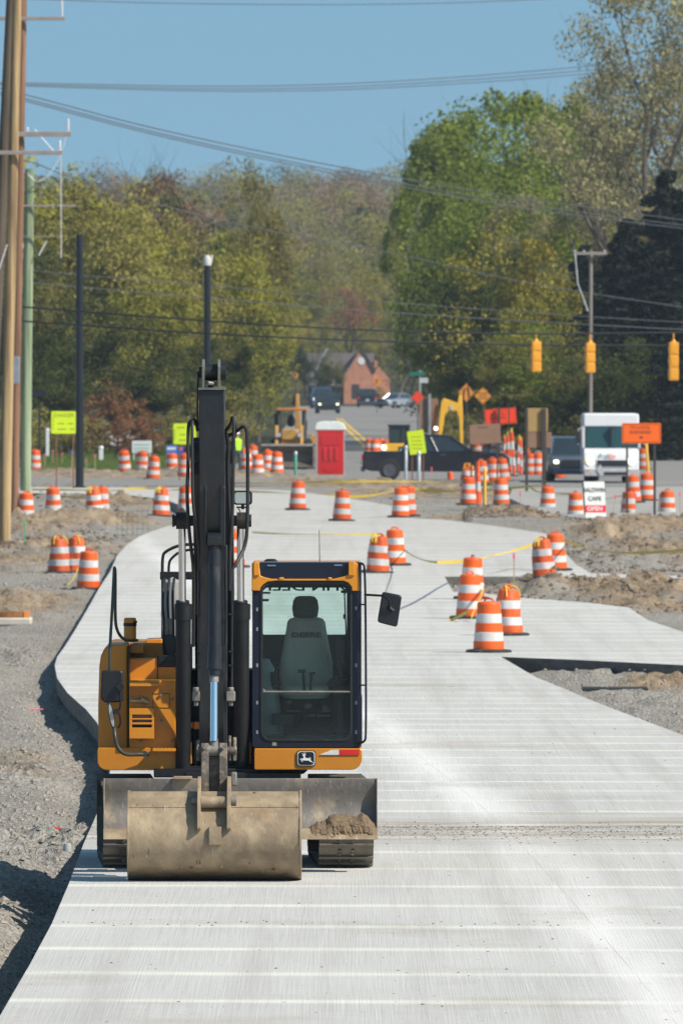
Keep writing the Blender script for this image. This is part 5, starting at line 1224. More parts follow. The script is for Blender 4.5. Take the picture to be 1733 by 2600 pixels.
# ---- signs
hv = mat('fluorescent yellow green sign', (.62, .80, .01), .5, 0, .05, 2); sg_o = mat('orange sign face', (.95, .14, .005), .5, 0, .05, 2); sg_r = mat('red orange sign face', (.92, .055, .01), .5, 0, .05, 2); sg_a = mat('amber diamond face', (.75, .27, .02), .6, 0, .1, 2)
sg_b = mat('brown cardboard cover', (.27, .155, .10), .85, 0, .12, 2); sg_b2 = mat('ochre cardboard cover', (.38, .24, .09), .85, 0, .12, 2); ink = mat('sign ink', (.03, .03, .03), .7); ink_o = mat('dark orange ink', (.30, .06, .01), .7); ink_y = mat('olive sign ink', (.30, .30, .02), .7)
sgpost = mat('dark sign post', (.05, .04, .035), .6); sgpost_r = mat('rusty sign post', (.22, .08, .05), .7)
def panel_sign(xc, y0, y1, x0, x1, Y, label, face, texts=(), border=None, posts=(), base_y=None, tilt=0, name='road_sign', cat='sign', postm=None, bars=(), thick=.02, shape=None, yaw=0):
    b = P(xc, base_y, Y); b.z = place(xc, base_y).z if abs(place(xc, base_y).y - Y) < 25 else (prof(Y) - .05 if Y > 545 else b.z)
    r = empty(name, b, label, cat); k = Y / F
    cz = HC - ((y0 + y1) / 2 - YH) * k - b.z; hw = (x1 - x0) * k / 2; hh = (y1 - y0) * k / 2
    pn = None
    mb = MB()
    def rot(x, z): a = R(tilt); return (x * math.cos(a) - z * math.sin(a), cz + x * math.sin(a) + z * math.cos(a))
    cx = ((x0 + x1) / 2 - xc) * k
    pts = rrect(-hw, hw, -hh, hh, min(hw, hh) * .12, 3) if shape is None else [(0, -hh), (hw, 0), (0, hh), (-hw, 0)]
    mb.prism([(lambda q: (q[0] + cx, q[1]))(rot(*p)) for p in pts], -thick, 0, 'Y'); pn = mb.build('sign_panel', face, r, .003)
    if border:
        s1, s2 = .95, .90 if hw > hh else .92
        if shape: o1 = [(p[0] * .93, p[1] * .93) for p in pts]; o2 = [(p[0] * .87, p[1] * .87) for p in pts]
        else:
            d = .03; o1 = rrect(-hw + d, hw - d, -hh + d, hh - d, .03, 3); o2 = rrect(-hw + d + .02, hw - d - .02, -hh + d + .02, hh - d - .02, .02, 3)
        f_ = lambda L_: [(rot(*p)[0] + cx, rot(*p)[1]) for p in L_]
        mb = MB(); mb.ring(f_(o1), f_(o2), -thick - .003, -thick); mb.build('border', border, pn)
    for (s, size, dx, dz, m, sx) in texts:
        q = rot(dx * k, dz * k); t = text_mesh('lettering', s, size * k, m, pn, Vector((q[0] + cx, -thick - .002, q[1])), rot=(R(90), R(-tilt), 0), sx=sx, ext=.001, bold=.003)
    for (bx, bz, bw, bh, m) in bars:
        q = rot(bx * k, bz * k); mb = MB(); mb.box(q[0] + cx - bw * k / 2, q[0] + cx + bw * k / 2, -thick - .002, -thick, q[1] - bh * k / 2, q[1] + bh * k / 2); mb.build('text_line', m, pn)
    for (px, py0, py1, w_, dY) in posts:
        mb = MB(); z1 = HC - (py0 - YH) * k - b.z; z0 = (HC - (py1 - YH) * k - b.z) if py1 else -.1
        mb.box((px - xc) * k - w_/2, (px - xc) * k + w_/2, dY, dY + w_, min(z0, z1 - .1), z1); mb.build('sign_post', postm or sgpost, r, .003)
    return r, pn
SY_ = gy(160, 1240)
panel_sign(161, 1044, 1101, 130, 192, SY_, 'yellow green DANGER sign left of the tall black pole', hv, [('DANGER', 13, 1, 18, ink_y, 1)], None, [(143, 1100, 0, .05, .02), (186, 1100, 0, .05, .02)], 1238, bars=[(-6, -3, 16, 3, ink_y), (18, -3, 14, 3, ink_y), (-4, -17, 22, 3, ink_y), (22, -17, 12, 3, ink_y), (-26, -4, 1.5, 34, ink_y)], postm=sgpost_r)
panel_sign(470, 1075, 1128, 440, 498, gy(470, 1236), 'yellow green sign partly hidden by the excavator hoses', hv, [], None, [(455, 1126, 0, .05, .02), (492, 1126, 0, .05, .02)], 1236, bars=[(-6, -2, 14, 3, ink_y), (-10, 16, 20, 3, ink_y), (-26, -2, 1.5, 30, ink_y), (-6, -16, 18, 3, ink_y)], postm=sgpost_r)
panel_sign(1057, 1093, 1153, 1036, 1078, gy(1057, 1238), 'tilted bright yellow sign in front of the black pickup', hv, [], None, [(1046, 1140, 0, .05, .03), (1074, 1140, 0, .05, .03)], 1238, tilt=8, bars=[(0, 14, 26, 2, ink_y), (0, 4, 26, 2, ink_y), (0, -6, 26, 2, ink_y), (0, -16, 24, 2, ink_y)], postm=sgpost_r)
mb = MB(); 
oY = gy(1620, 1306)
rr_, pn_ = panel_sign(1627, 1074, 1126, 1578, 1677, oY, 'wide orange TO LOCAL BUSINESSES sign on two black posts', sg_o, [('TO LOCAL', 10.5, -3, 14.5, ink_o, 1.0), ('BUSINESSES', 10.5, -3, 2.5, ink_o, 1.0)], ink_o, [(1591, 1124, 0, .07, .0), (1661, 1124, 0, .08, .0)], 1308)
k = oY / F; zc = pn_.matrix_world
mb = MB(); cz = HC - (1100 - YH) * k - rr_.location.z - 10.5 * k
mb.prism([(-5*k, cz), (0, cz + 4.5*k), (0, cz + 1.3*k), (5*k, cz + 1.3*k), (5*k, cz - 1.3*k), (0, cz - 1.3*k), (0, cz - 4.5*k)], -.026, -.021, 'Y'); mb.build('arrow', ink, pn_)
panel_sign(1270, 1037, 1077, 1230, 1310, 560, 'slightly tilted red orange sign behind two thin poles', sg_r, [('TO LOCAL', 8, -8, 6, ink_o, 1.0), ('BUSINESSES', 8, -8, -4, ink_o, 1.0)], ink_o, [(1266, 1032, 0, .09, -.2), (1291, 1022, 1105, .05, -.3)], 1215, tilt=4)
# boxed signs wrapped in cardboard
for (x0, x1, y0, y1, lab, mm, tl) in ((1180, 1270, 1077, 1126, 'low wide sign covered in brown cardboard', sg_b, 3), ):
    r_, p_ = panel_sign((x0 + x1) / 2, y0, y1, x0 + 12, x1, 500, lab, mm, [('STATE', 9, -6, 16, mat('faded print', (.12, .07, .05), .8), 1)], None, [(1196, 1080, 0, .06, .25), (1262, 1078, 0, .06, .25)], 1262, tilt=tl, thick=.25)
r_, p_ = panel_sign(1361, 1036, 1096, 1336, 1390, 505, 'tall boxed sign with an ochre top and pinkish lower half', sg_b2, [], None, [(1336, 1037, 0, .10, -.36), (1380, 1037, 0, .16, -.36)], 1250, thick=.25)
k = 505 / F; mb = MB(); z0 = HC - (1137 - YH) * k - r_.location.z; z1 = HC - (1097 - YH) * k - r_.location.z; mb.box(-25*k, 38*k, -.24, 0, z0, z1); mb.build('lower_panel', sg_b, r_, .01)
# diamonds
def diamond(xc, yc, hw, hh, Y, label, m, base, mark=None, post_=True):
    r_, p_ = panel_sign(xc, yc - hh, yc + hh, xc - hw, xc + hw, Y, label, m, [], ink, [(xc, yc + hh - 3, 0, .06, .02)] if post_ else [], base, shape=1)
    k = Y / F; cz = HC - (yc - YH) * k - r_.location.z
    if mark == 'lanes':
        mb = MB(); mb.tube(smooth_path([Vector((-.12, -.03, cz - .25)), Vector((-.12, -.03, cz)), Vector((-.05, -.03, cz + .22))]), .035, 5); mb.build('lane_symbol', ink, p_); mb = MB(); mb.tube(smooth_path([Vector((.14, -.03, cz - .22)), Vector((.14, -.03, cz)), Vector((.06, -.03, cz + .28))]), .03, 5); mb.build('lane_symbol', ink, p_)
    if mark == 'arrow':
        mb = MB(); mb.prism([(-.12, cz - .22), (-.02, cz - .22), (.0, cz + .02), (.12, cz + .02), (-.02, cz + .25), (-.2, cz + .05), (-.1, cz + .03)], -.026, -.021, 'Y'); mb.build('turn_symbol', ink, p_)
    if mark == 'lines':
        for j in (-1, 0, 1): mb = MB(); mb.box(-.2, .2, -.024, -.021, cz + j * .12 - .02, cz + j * .12 + .02); mb.build('text_line', ink, p_)
diamond(1183, 997, 21, 24, 650, 'amber diamond lane sign above the far digger arm', sg_a, 1140, 'lanes')
diamond(1225, 1005, 22, 22, 650, 'amber diamond sign with text lines, right one of the two', sg_a, 1140, 'lines')
diamond(1060, 1009, 17, 19, 700, 'red orange diamond sign near the white car', sg_r, 1085)
diamond(750, 953, 9, 11, 1150, 'small amber diamond above the backhoe', sg_a, 1050, 'arrow')
diamond(957, 969, 12, 14, 1200, 'small amber bend sign against the brick house', sg_a, 1052, 'arrow')
panel_sign(1082, 1012, 1098, 1064, 1112, 690, 'pale brown board on a grey post beside the digger arm', sg_b, [], None, [(1090, 1000, 0, .12, -.2)], 1120, postm=galv, name='covered_sign')
panel_sign(1058, 944, 954, 1038, 1078, 710, 'small green street name sign before the dark trees', mat('green street sign', (.02, .16, .11), .5), [], None, [(1066, 940, 0, .1, .03)], 1055, postm=galv)
panel_sign(1075, 959, 972, 1064, 1086, 709, 'small white plate under the green street sign', mat('white sign plate', (.55, .55, .58), .5), [], None, [], 1055)
# cafe board: leaning A-frame
cY = gy(1512, 1312)
b = place(1512, 1312); r = empty('sandwich_board', b, 'white BALDWIN CAFE OPEN sandwich board beside the side road', 'sandwich board'); k = b.y / F
brd = mat('white painted board', (.78, .78, .74), .5, 0, .03, 3); hgt = (1312 - 1221) * k; wd = 52 * k
for sgn, nm in ((-1, 'front_board'), (1, 'back_board')):
    mb = MB(); mb.add([(-wd/2 + dx, sgn * (.30 + dy), 0) for dx in (0, wd) for dy in (0, .02)] + [(-wd/2 + dx - .06, sgn * (.03 + dy), hgt) for dx in (0, wd) for dy in (0, .02)], [(0, 1, 3, 2), (4, 6, 7, 5), (0, 4, 5, 1), (2, 3, 7, 6), (0, 2, 6, 4), (1, 5, 7, 3)]); bo = mb.build(nm, brd, r)
    if sgn < 0: fb = bo
sl_ = math.atan2(.27, hgt)
def onb(z, off=.024): return -(.30 - .27 * z / hgt) - off
mb = MB(); zz = (hgt * .14, hgt * .34); mb.add([(-wd/2 - .015 + s_, onb(z_), z_) for z_ in zz for s_ in (0, wd)] + [(-wd/2 - .015 + s_, onb(z_, .012), z_) for z_ in zz for s_ in (0, wd)], [(0, 1, 3, 2), (4, 6, 7, 5), (0, 4, 5, 1), (2, 3, 7, 6), (0, 2, 6, 4), (1, 5, 7, 3)]); rb_ = mb.build('red_band', mat('sign red', (.75, .02, .04), .5), fb)
for (s_, z_, sz_, m_, sx_) in (('BALDWIN', .76, 15.5, ink, .82), ('CAFE', .52, 14.5, ink, 1.0), ('OPEN', .24, 15, brd, 1.0)):
    text_mesh('lettering', s_, sz_ * k, m_, fb, Vector((-.03 - .03 * z_, onb(hgt * z_, .028), hgt * z_)), rot=(R(90) - sl_, 0, 0), ext=.001, sx=sx_, bold=.004)
mb = MB(); mb.tube([Vector((-wd/2 - .03, -.2, .1)), Vector((-wd/2 - .1, .0, hgt))], .02, 6); mb.build('side_strut', ink, r)

# ---- portable toilet
tY = gy(838, 1224); b = place(838, 1224); k = tY / F; r = empty('portable_toilet', b, 'red portable toilet with a white roof in front of the road', 'portable toilet')
redp = mat('red toilet plastic', (.55, .012, .014), .35, 0, .08, 2, coat=.3); greyp = mat('pinkish grey toilet wall', (.42, .30, .29), .6, 0, .1, 3); wroof = mat('translucent white roof', (.75, .78, .76), .4, 0, .05, 4)
hw = 37 * k; zt = (1224 - 1105) * k
mb = MB(); mb.box(-hw, hw, .0, 1.15, .06, zt); wl_ = mb.build('wall', greyp, r, .02)
mb = MB(); mb.box(-hw + .09, hw - .06, -.035, .02, .08, zt - .02); dr = mb.build('door', redp, r, .015)
mb = MB(); mb.prism(rrect(-hw + .22, hw - .2, zt * .66, zt * .88, .05, 4), -.055, -.03, 'Y'); mb.build('upper_panel', redp, dr, .015)
for j in (-1, 0, 1): mb = MB(); mb.prism(rrect(j * .24 - .075, j * .24 + .075, zt * .33, zt * .62, .06, 4), -.075, -.03, 'Y'); mb.build('door_rib', redp, dr, .02)
mb = MB(); mb.add([(-.30, -.06, zt * .18), (.0, -.06, zt * .10), (0, -.035, zt * .06), (-.38, -.035, zt * .12), (.30, -.06, zt * .18), (.38, -.035, zt * .12)], [(0, 1, 2, 3), (1, 4, 5, 2)]); mb.build('kick_fold', redp, dr)
mb = MB(); mb.box(-hw + .09, -hw + .0, -.02, .0, .06, zt); mb.build('door_jamb', greyp, r, .005); mb = MB(); mb.box(hw - .06, hw, -.02, .0, .06, zt); mb.build('door_jamb', greyp, r, .005)
mb = MB(); mb.prism([(-hw - .03, zt - .02), (hw + .03, zt - .02), (hw + .03, zt + .07), (hw - .05, zt + .26), (hw * .6, zt + .33), (.06, zt + .35), (0, zt + .31), (-.06, zt + .35), (-hw * .6, zt + .33), (-hw + .03, zt + .28), (-hw - .03, zt + .07)], -.06, 1.2, 'Y'); rf = mb.build('roof', wroof, r, .025)
for j in range(5): mb = MB(); mb.box(.08 + j * .085, .12 + j * .085, -.066, -.058, zt + .13, zt + .3); mb.build('roof_rib', wroof, rf)
mb = MB(); mb.box(-hw, hw, -.05, 1.2, 0, .07); mb.build('skid_base', greyp, r, .01)

# ---- wire mesh basket and other site debris
r = empty('wire_mesh', place(337, 1362), 'green wire mesh panel standing in the gravel by the slab curve', 'wire mesh'); Ym = r.location.y; k = Ym / F
mm_ = mat('green grey wire', (.12, .17, .15), .5, .3)
mb = MB()
for i in range(7): x_ = (-40 + 13 * i) * k; mb.tube([Vector((x_, 0, -.05)), Vector((x_ , .0, 70 * k))], .006, 5)
for i in range(5): z_ = (5 + 15 * i) * k; mb.tube([Vector((-42 * k, 0, z_)), Vector((40 * k, 0, z_))], .006, 5)
mb.build('mesh_panel', mm_, r)
r = empty('manhole_cover_frame', place(30, 1590), 'rusty iron frame on a concrete block at the left edge', 'iron frame'); 
mb = MB(); mb.box(-.75, .42, -.5, 1.2, 0, .16); mb.build('concrete_block', mat('pale concrete block', (.5, .46, .4), .9), r, .03)
mb = MB(); mb.lathe([(.42, .16), (.44, .28), (.36, .28), (.34, .2)], (-.15, .3, 0), 24); mb.build('iron_ring', mat('rusty iron', (.25, .11, .04), .8, .2, .3, 9), r)
mb = MB(); mb.box(.25, .38, .1, .22, .16, .30); mb.build('orange_wedge', mat('orange painted wedge', (.7, .25, .05), .7), r, .01)
def small(name, x, y, label, cat, fn, m, rz=0):
    mb = MB(); fn(mb); o = mb.build(name, m, None, .004); o.location = place(x, y); o.rotation_euler = (0, 0, rz); tag(o, label, cat); return o
small('drink_bottle', 122, 2096, 'crushed red and clear plastic bottle in the gravel shadow', 'bottle', lambda m: (m.tube([Vector((-.1, 0, .03)), Vector((-.02, 0, .03)), Vector((.06, 0, .03)), Vector((.12, 0, .03)), Vector((.14, 0, .03))], [.028, .032, .03, .015, .012], 12)), mat('red bottle plastic', (.45, .05, .04), .2))
small('plastic_cup', 171, 2205, 'round pale plastic lid lying against the slab edge', 'plastic lid', lambda m: m.lathe([(0, 0), (.04, .0), (.045, .03), (.035, .09), (0, .09)], (0, 0, 0), 16), mat('pale plastic', (.4, .42, .42), .3))
small('black_box', 98, 2334, 'black and green plastic box against the slab edge', 'plastic box', lambda m: m.box(-.06, .07, -.15, .15, 0, .07), mat('black green plastic', (.02, .05, .02), .5))
small('paper_scrap', 95, 2378, 'crumpled pale paper scrap beside the slab', 'paper scrap', lambda m: m.lathe([(0, 0), (.05, .01), (.06, .04), (.03, .07), (0, .07)], (0, 0, 0), 7), mat('crumpled paper', (.5, .52, .5), .8))
small('wood_plank', 95, 1408, 'grey plank lying on the soil by the green stake', 'plank', lambda m: m.box(-.5, .5, -.1, .1, 0, .04), wood, R(-35))
small('black_plank', 1560, 1760, 'dark board lying in the gravel hollow between the slabs', 'board', lambda m: m.box(-.55, .55, -.6, .6, 0, .05), mat('wet dark board', (.02, .02, .022), .6))
small('marking_line', 75, 1792, 'pink topped lath lying flat on the left gravel', 'lath', lambda m: m.tube([Vector((-.14, 0, .02)), Vector((.22, .1, .02))], .012, 6), pink)
# mud clods scattered on the slab and stones on the gravel
def scatter(name, n, region, size, m, label, on_slab, seed, flatk=.6, cat=None):
    random.seed(seed); mb = MB(); cnt = 0; tries = 0
    while cnt < n and tries < n * 12:
        tries += 1; x, y = region(); p = G(x, y, not on_slab)
        ins = inside(MW, p.x, p.y)
        if ins != on_slab: continue
        if on_slab and p.x < EX(960, 125) and p.x > EX(240, 125) and 121.5 < p.y < 129.3: continue
        z = prof(p.y) if on_slab else ground_pt(p.x, p.y)[0]
        s_ = size() ; vs = []
        for v in ((1,0,0),(-1,0,0),(0,1,0),(0,-1,0),(0,0,1),(0,0,-.3)):
            vs.append((p.x + v[0] * s_ * random.uniform(.6, 1.3), p.y + v[1] * s_ * random.uniform(.6, 1.6), z + v[2] * s_ * flatk * random.uniform(.6, 1.2)))
        mb.add(vs, [(0,2,4),(2,1,4),(1,3,4),(3,0,4),(2,0,5),(1,2,5),(3,1,5),(0,3,5)]); cnt += 1
    o = mb.build(name, m, recalc=False); tag(o, label, cat, kind='stuff'); return o
clodm = mat('dry mud clod', (.17, .13, .10), .95, 0, .3, 20); stonem = mat('grey gravel stone', (.25, .225, .195), .9, 0, .4, 9)
scatter('mud_clods', 2600, lambda: (random.uniform(0, 1733), random.choice([random.gauss(2112, 5), random.gauss(2102, 2), random.gauss(2120, 10), random.gauss(2345, 4) if random.random() < .15 else random.gauss(2112, 14), random.uniform(1700, 2600) if random.random() < .6 else random.gauss(2105, 5)])), lambda: random.choice([.005, .006, .008, .011, .016]), clodm, 'dry mud crumbs scattered over the concrete', True, 5)
scatter('gravel_stones', 7000, lambda: (random.choice([random.uniform(-20, 290), random.uniform(-20, 290), random.uniform(1280, 1760)]), random.uniform(1480, 2620)), lambda: random.choice([.010, .012, .016, .02, .03, .05]), stonem, 'loose grey stones and gravel beside the slab', False, 6, .7)
scatter('far_stones', 2500, lambda: (random.uniform(-20, 1760), random.uniform(1245, 1500)), lambda: random.choice([.03, .045, .06, .08]), stonem, 'stones and lumps of soil on the farther ground', False, 8, .6)

def mound_reg():
    a = random.choice([(1430, 1760, 1325, 1460), (1230, 1760, 1485, 1560), (0, 330, 1245, 1420), (1180, 1440, 1305, 1332)]); return (random.uniform(a[0], a[1]), random.uniform(a[2], a[3]))
scatter('soil_clods', 3200, mound_reg, lambda: random.choice([.03, .04, .055, .08, .11]), mat('dark soil clod', (.15, .11, .075), .95, 0, .35, 9), 'dark clods of soil lying on the dirt mounds', False, 12, .7)
# ================================================================ vehicles, machines, people, yard things, house
autoglass = mat('dark car glass', (.02, .03, .035), .06, 0, .1, 3, coat=.5); tyrem = mat('car tyre', (.02, .02, .02), .8); rimm = mat('alloy rim', (.14, .14, .15), .35, .6)
headl = mat('lit headlamp', (1, .88, .55), .2, emit=2.5); headoff = mat('unlit headlamp', (.5, .52, .55), .15, .2, coat=.5); taill = mat('tail lamp', (.5, .01, .01), .2, coat=.3, emit=.15); trimb = mat('black car trim', (.02, .02, .022), .5); platem = mat('number plate', (.6, .6, .6), .5)
def frustum(mb, a0, a1, z0, z1, w0, w1, b0, b1, mi=0):
    # y range a0..a1 at z0 half width w0 ; b0..b1 at z1 half width w1
    vs = [(-w0, a0, z0), (w0, a0, z0), (w0, a1, z0), (-w0, a1, z0), (-w1, b0, z1), (w1, b0, z1), (w1, b1, z1), (-w1, b1, z1)]
    mb.add(vs, [(3,2,1,0),(4,5,6,7),(0,1,5,4),(1,2,6,5),(2,3,7,6),(3,0,4,7)], mi); return vs
def vehicle(name, label, cat, loc, rz, paint, prof_, W, cabin, wheels, wr=.38, lights=True, lit=True, bed=None, group=None, hz=.78, rearl=True):
    r = empty(name, loc, label, cat, group, rz)
    mb = MB(); mb.prism(prof_, -W/2, W/2, 'X'); body = mb.build('body', paint, r, .07)
    y0 = min(p[0] for p in prof_); y1 = max(p[0] for p in prof_)
    a0, a1, z0, z1, b0, b1 = cabin
    mb = MB(); frustum(mb, a0, a1, z0, z1, W/2 - .04, W/2 - .22, b0, b1); g = mb.build('window_glass', autoglass, r, .03)
    mb = MB(); frustum(mb, b0 - .03, b1 + .03, z1 - .02, z1 + .06, W/2 - .19, W/2 - .28, b0 + .12, b1 - .12); mb.build('cabin_roof', paint, r, .03)
    for sx in (-1, 1):
        for (p, q) in (((a0, z0), (b0, z1)), ((a1, z0), (b1, z1)), (((a0 + a1) / 2, z0), ((b0 + b1) / 2, z1))):
            mb = MB(); mb.tube([Vector((sx * (W/2 - .05), p[0], p[1])), Vector((sx * (W/2 - .21), q[0], q[1]))], .045, 6); mb.build('pillar', paint, r)
    for wy in wheels:
        for sx in (-1, 1):
            mb = MB(); mb.lathe([(0, -.11), (wr - .04, -.12), (wr, -.07), (wr, .07), (wr - .04, .12), (0, .11)], (sx * (W/2 - .10), wy, wr), 24, axis='X'); wh = mb.build('wheel', tyrem, r)
            mb = MB(); mb.lathe([(wr * .62, .0), (wr * .62, .03), (wr * .5, .015), (wr * .12, .03), (0, .04)] if sx > 0 else [(wr * .62, .0), (wr * .62, -.03), (wr * .5, -.015), (wr * .12, -.03), (0, -.04)], (sx * (W/2 + .02), wy, wr), 20, axis='X'); mb.build('rim', rimm, wh)
            mb = MB(); pts = [(wy + (wr + .07) * math.cos(a), wr + (wr + .07) * math.sin(a)) for a in [math.pi * q / 12 for q in range(13)]]; mb.prism(pts, sx * (W/2 - .2), sx * (W/2 + .004), 'X'); mb.build('wheel_arch', trimb, body)
    for sx in (-1, 1):
        mb = MB(); mb.prism(rrect(sx * (W/2 - .22) - .10, sx * (W/2 - .22) + .10, hz - .07, hz + .07, .05, 4), y0 - .03, y0 + .08, 'Y'); mb.build('headlight', headl if lit else headoff, r)
        mb = MB(); mb.prism(rrect(sx * (W/2 - .14) - .09, sx * (W/2 - .14) + .09, hz + .02, hz + .26, .03, 3), y1 - .06, y1 + .02, 'Y'); mb.build('tail_light', taill, r)
        mb = MB(); mb.prism(rrect(sx * (W/2 + .12) - .10, sx * (W/2 + .12) + .08, z0 + .02, z0 + .2, .04, 3), a0 + .2, a0 + .3, 'Y'); mb.build('side_mirror', paint, r, .02)
        for dy in (.42, .78):
            mb = MB(); yy = a0 + (a1 - a0) * dy; mb.box(sx * (W/2 + .02), sx * (W/2 - .01), yy - .1, yy + .1, z0 - .14, z0 - .11); mb.build('door_handle', rimm, body, .006)
    mb = MB(); mb.prism(rrect(-W/2 + .42, W/2 - .42, hz - .2, hz + .08, .05, 3), y0 - .015, y0 + .05, 'Y'); mb.build('grille', trimb, r)
    mb = MB(); mb.box(-W/2 + .08, W/2 - .08, y0 - .05, y0 + .12, .28, .46); mb.build('front_bumper', trimb if not lit else paint, r, .03)
    mb = MB(); mb.box(-W/2 + .08, W/2 - .08, y1 - .12, y1 + .05, .36, .54); mb.build('rear_bumper', rimm, r, .03)
    mb = MB(); mb.box(-.16, .16, y1 + .02, y1 + .055, .62, .78); mb.build('number_plate', platem, r)
    return r, body
black_p = mat('black car paint', (.008, .010, .016), .18, .1, .1, 1, coat=.7); blue_p = mat('dark blue car paint', (.07, .13, .28), .25, .2, .1, 1, coat=.7); silver_p = mat('silver car paint', (.42, .45, .48), .25, .5, .05, 1, coat=.6); grey_p = mat('grey blue minivan paint', (.10, .13, .17), .25, .3, .05, 1, coat=.6)
PU = [(-2.9, .42), (-2.95, .85), (-2.85, 1.08), (-1.5, 1.17), (-1.3, 1.17), (2.9, 1.17), (2.95, .5), (2.6, .38), (-2.6, .34)]
b = place(1106, 1222)
L_ = G(1106, 1219); vehicle('pickup_truck', 'black crew cab pickup seen side-on behind the yellow sign', 'pickup truck', Vector((L_.x, L_.y + 1.2, L_.z - .02)), R(-90) + math.pi, black_p, PU, 2.0, (-1.45, 1.35, 1.16, 1.78, -.55, 1.05), (-1.95, 1.85), .42, lit=False)
# two pickups coming down the far road, cars beyond
def farloc(x, y): p = G(x, y); return Vector((p.x, p.y, p.z - .01))
vehicle('pickup_truck', 'dark green pickup with lit headlamps, nearer of two on the far road', 'pickup truck', farloc(831, 1049), R(2), mat('dark green paint', (.015, .03, .028), .25, .1, .1, 1, coat=.6), PU, 2.0, (-1.45, 1.35, 1.16, 1.78, -.8, 1.05), (-1.95, 1.85), .42, hz=.82)
vehicle('pickup_truck', 'blue pickup with lit headlamps following on the far road', 'pickup truck', farloc(816, 1036), R(2), blue_p, PU, 2.05, (-1.45, 1.35, 1.2, 1.95, -.8, 1.05), (-1.95, 1.85), .42, hz=.9)
SV = [(-2.3, .40), (-2.35, .8), (-2.2, 1.0), (-1.2, 1.1), (2.2, 1.12), (2.35, .9), (2.35, .45), (-2.1, .33)]
vehicle('suv', 'black SUV seen from behind in front of the brick house', 'car', Vector((P(932, 1030, 1345).x, 1345, prof(1345))), math.pi * 0 + R(0), black_p, SV, 1.95, (-1.1, 2.25, 1.1, 1.75, -.5, 2.0), (-1.45, 1.45), .38, lit=False)
SC_ = [(-2.3, .36), (-2.35, .62), (-2.2, .78), (-1.0, .92), (1.6, .95), (2.3, .86), (2.35, .45), (2.0, .3), (-2.0, .28)]
vehicle('sedan', 'silver sedan turning at the far house driveway', 'car', Vector((P(1005, 1030, 1320).x, 1320, prof(1320))), R(-38), silver_p, SC_, 1.8, (-.9, 1.5, .92, 1.4, -.2, .9), (-1.4, 1.4), .33, lit=False)
vehicle('minivan', 'grey blue minivan with a lit headlamp left of the white delivery truck', 'car', farloc(1452, 1222) + Vector((0, 3, 0)), R(3), grey_p, [(-2.4, .40), (-2.45, .75), (-2.3, .98), (-1.5, 1.08), (2.3, 1.1), (2.4, .8), (2.4, .4), (-2.1, .3)], 1.95, (-1.6, 2.2, 1.06, 1.72, -.75, 2.0), (-1.5, 1.5), .36)
# the black SUV faces away: turn it round
for o in bpy.data.objects:
    if o.get('label', '').startswith('black SUV'): o.rotation_euler = (0, 0, math.pi)

# ---- white delivery step van
b = farloc(1551, 1226); k = b.y / F; W = 142 * k; r = empty('delivery_truck', b, 'white delivery step van facing the camera behind the orange sign', 'delivery truck')
vw = mat('white truck paint', (.78, .78, .80), .35, 0, .03, 2, coat=.3); vg = mat('pale grey truck trim', (.45, .44, .46), .5)
def Z(y): return HC - (y - YH) * k - b.z
hw = W / 2
mb = MB(); mb.prism([(-hw, Z(1203)), (hw, Z(1203)), (hw, Z(1056)), (hw - .08, Z(1050)), (-hw + .08, Z(1050)), (-hw, Z(1056))], .55, 6.4, 'Y'); bd = mb.build('cargo_body', vw, r, .04)
mb = MB(); mb.prism(rrect(-hw + .02, hw - .02, Z(1083), Z(1051), .05, 4), .25, .8, 'Y'); mb.build('roof_cap', vw, bd, .04)
mb = MB(); mb.prism([(0.30, Z(1083)), (.02, Z(1138)), (.6, Z(1138)), (.6, Z(1083))], -hw + .10, hw - .10, 'X'); ws = mb.build('windscreen', mat('green dark truck glass', (.02, .06, .065), .08, 0, .1, 1, coat=.5), r, .01)
mb = MB(); mb.box(-.03, .03, -.01, .3, Z(1138), Z(1083)); mb.build('windscreen_post', trimb, ws)
for sx in (-1, 1):
    mb = MB(); mb.prism([(.26, Z(1083)), (-.02, Z(1138)), (.6, Z(1138)), (.6, Z(1083))], sx * hw - .06, sx * hw + .06, 'X'); mb.build('corner_post', vg, r, .02)
mb = MB(); mb.prism([(-.02, Z(1138)), (-.45, Z(1150)), (-.52, Z(1170)), (.6, Z(1170)), (.6, Z(1138))], -hw + .02, hw - .06, 'X'); nose = mb.build('bonnet', vw, r, .03)
mb = MB(); mb.prism([(-.50, Z(1170)), (-.48, Z(1206)), (.6, Z(1206)), (.6, Z(1170))], -hw + .0, hw - .04, 'X'); nf = mb.build('front_panel', vw, r, .03)
mb = MB(); mb.prism(rrect(-hw + .55, hw - .45, Z(1184), Z(1168), .04, 3), -.55, -.45, 'Y'); mb.build('grille', trimb, nf)
mb = MB(); mb.box(-hw + .02, hw - .02, -.62, -.42, Z(1209), Z(1190)); mb.build('bumper', vg, r, .03)
mb = MB(); mb.box(-hw + .8, hw - .5, -.64, -.6, Z(1205), Z(1198)); mb.build('bumper_trim', trimb, r, .01)
for sx, xx in ((-1, 1497), (1, 1602)):
    mb = MB(); mb.lathe([(0, -.56), (.12, -.55), (.13, -.5), (0, -.45)], ((xx - 1551) * k, 0, Z(1171)), 16, axis='Y'); mb.build('headlight', headl, r)
mb = MB(); mb.lathe([(0, -.55), (.05, -.545), (.05, -.5), (0, -.48)], ((1488 - 1551) * k, 0, Z(1172)), 12, axis='Y'); mb.build('turn_lamp', mat('amber lamp', (.9, .4, .05), .3, emit=1), r)
mb = MB(); mb.prism([(-.14 - .45, Z(1192)), (-.45, Z(1206)), (.14 - .45, Z(1192)), (-.45, Z(1178))], -.66, -.63, 'Y'); mb.build('placard', vg, r)
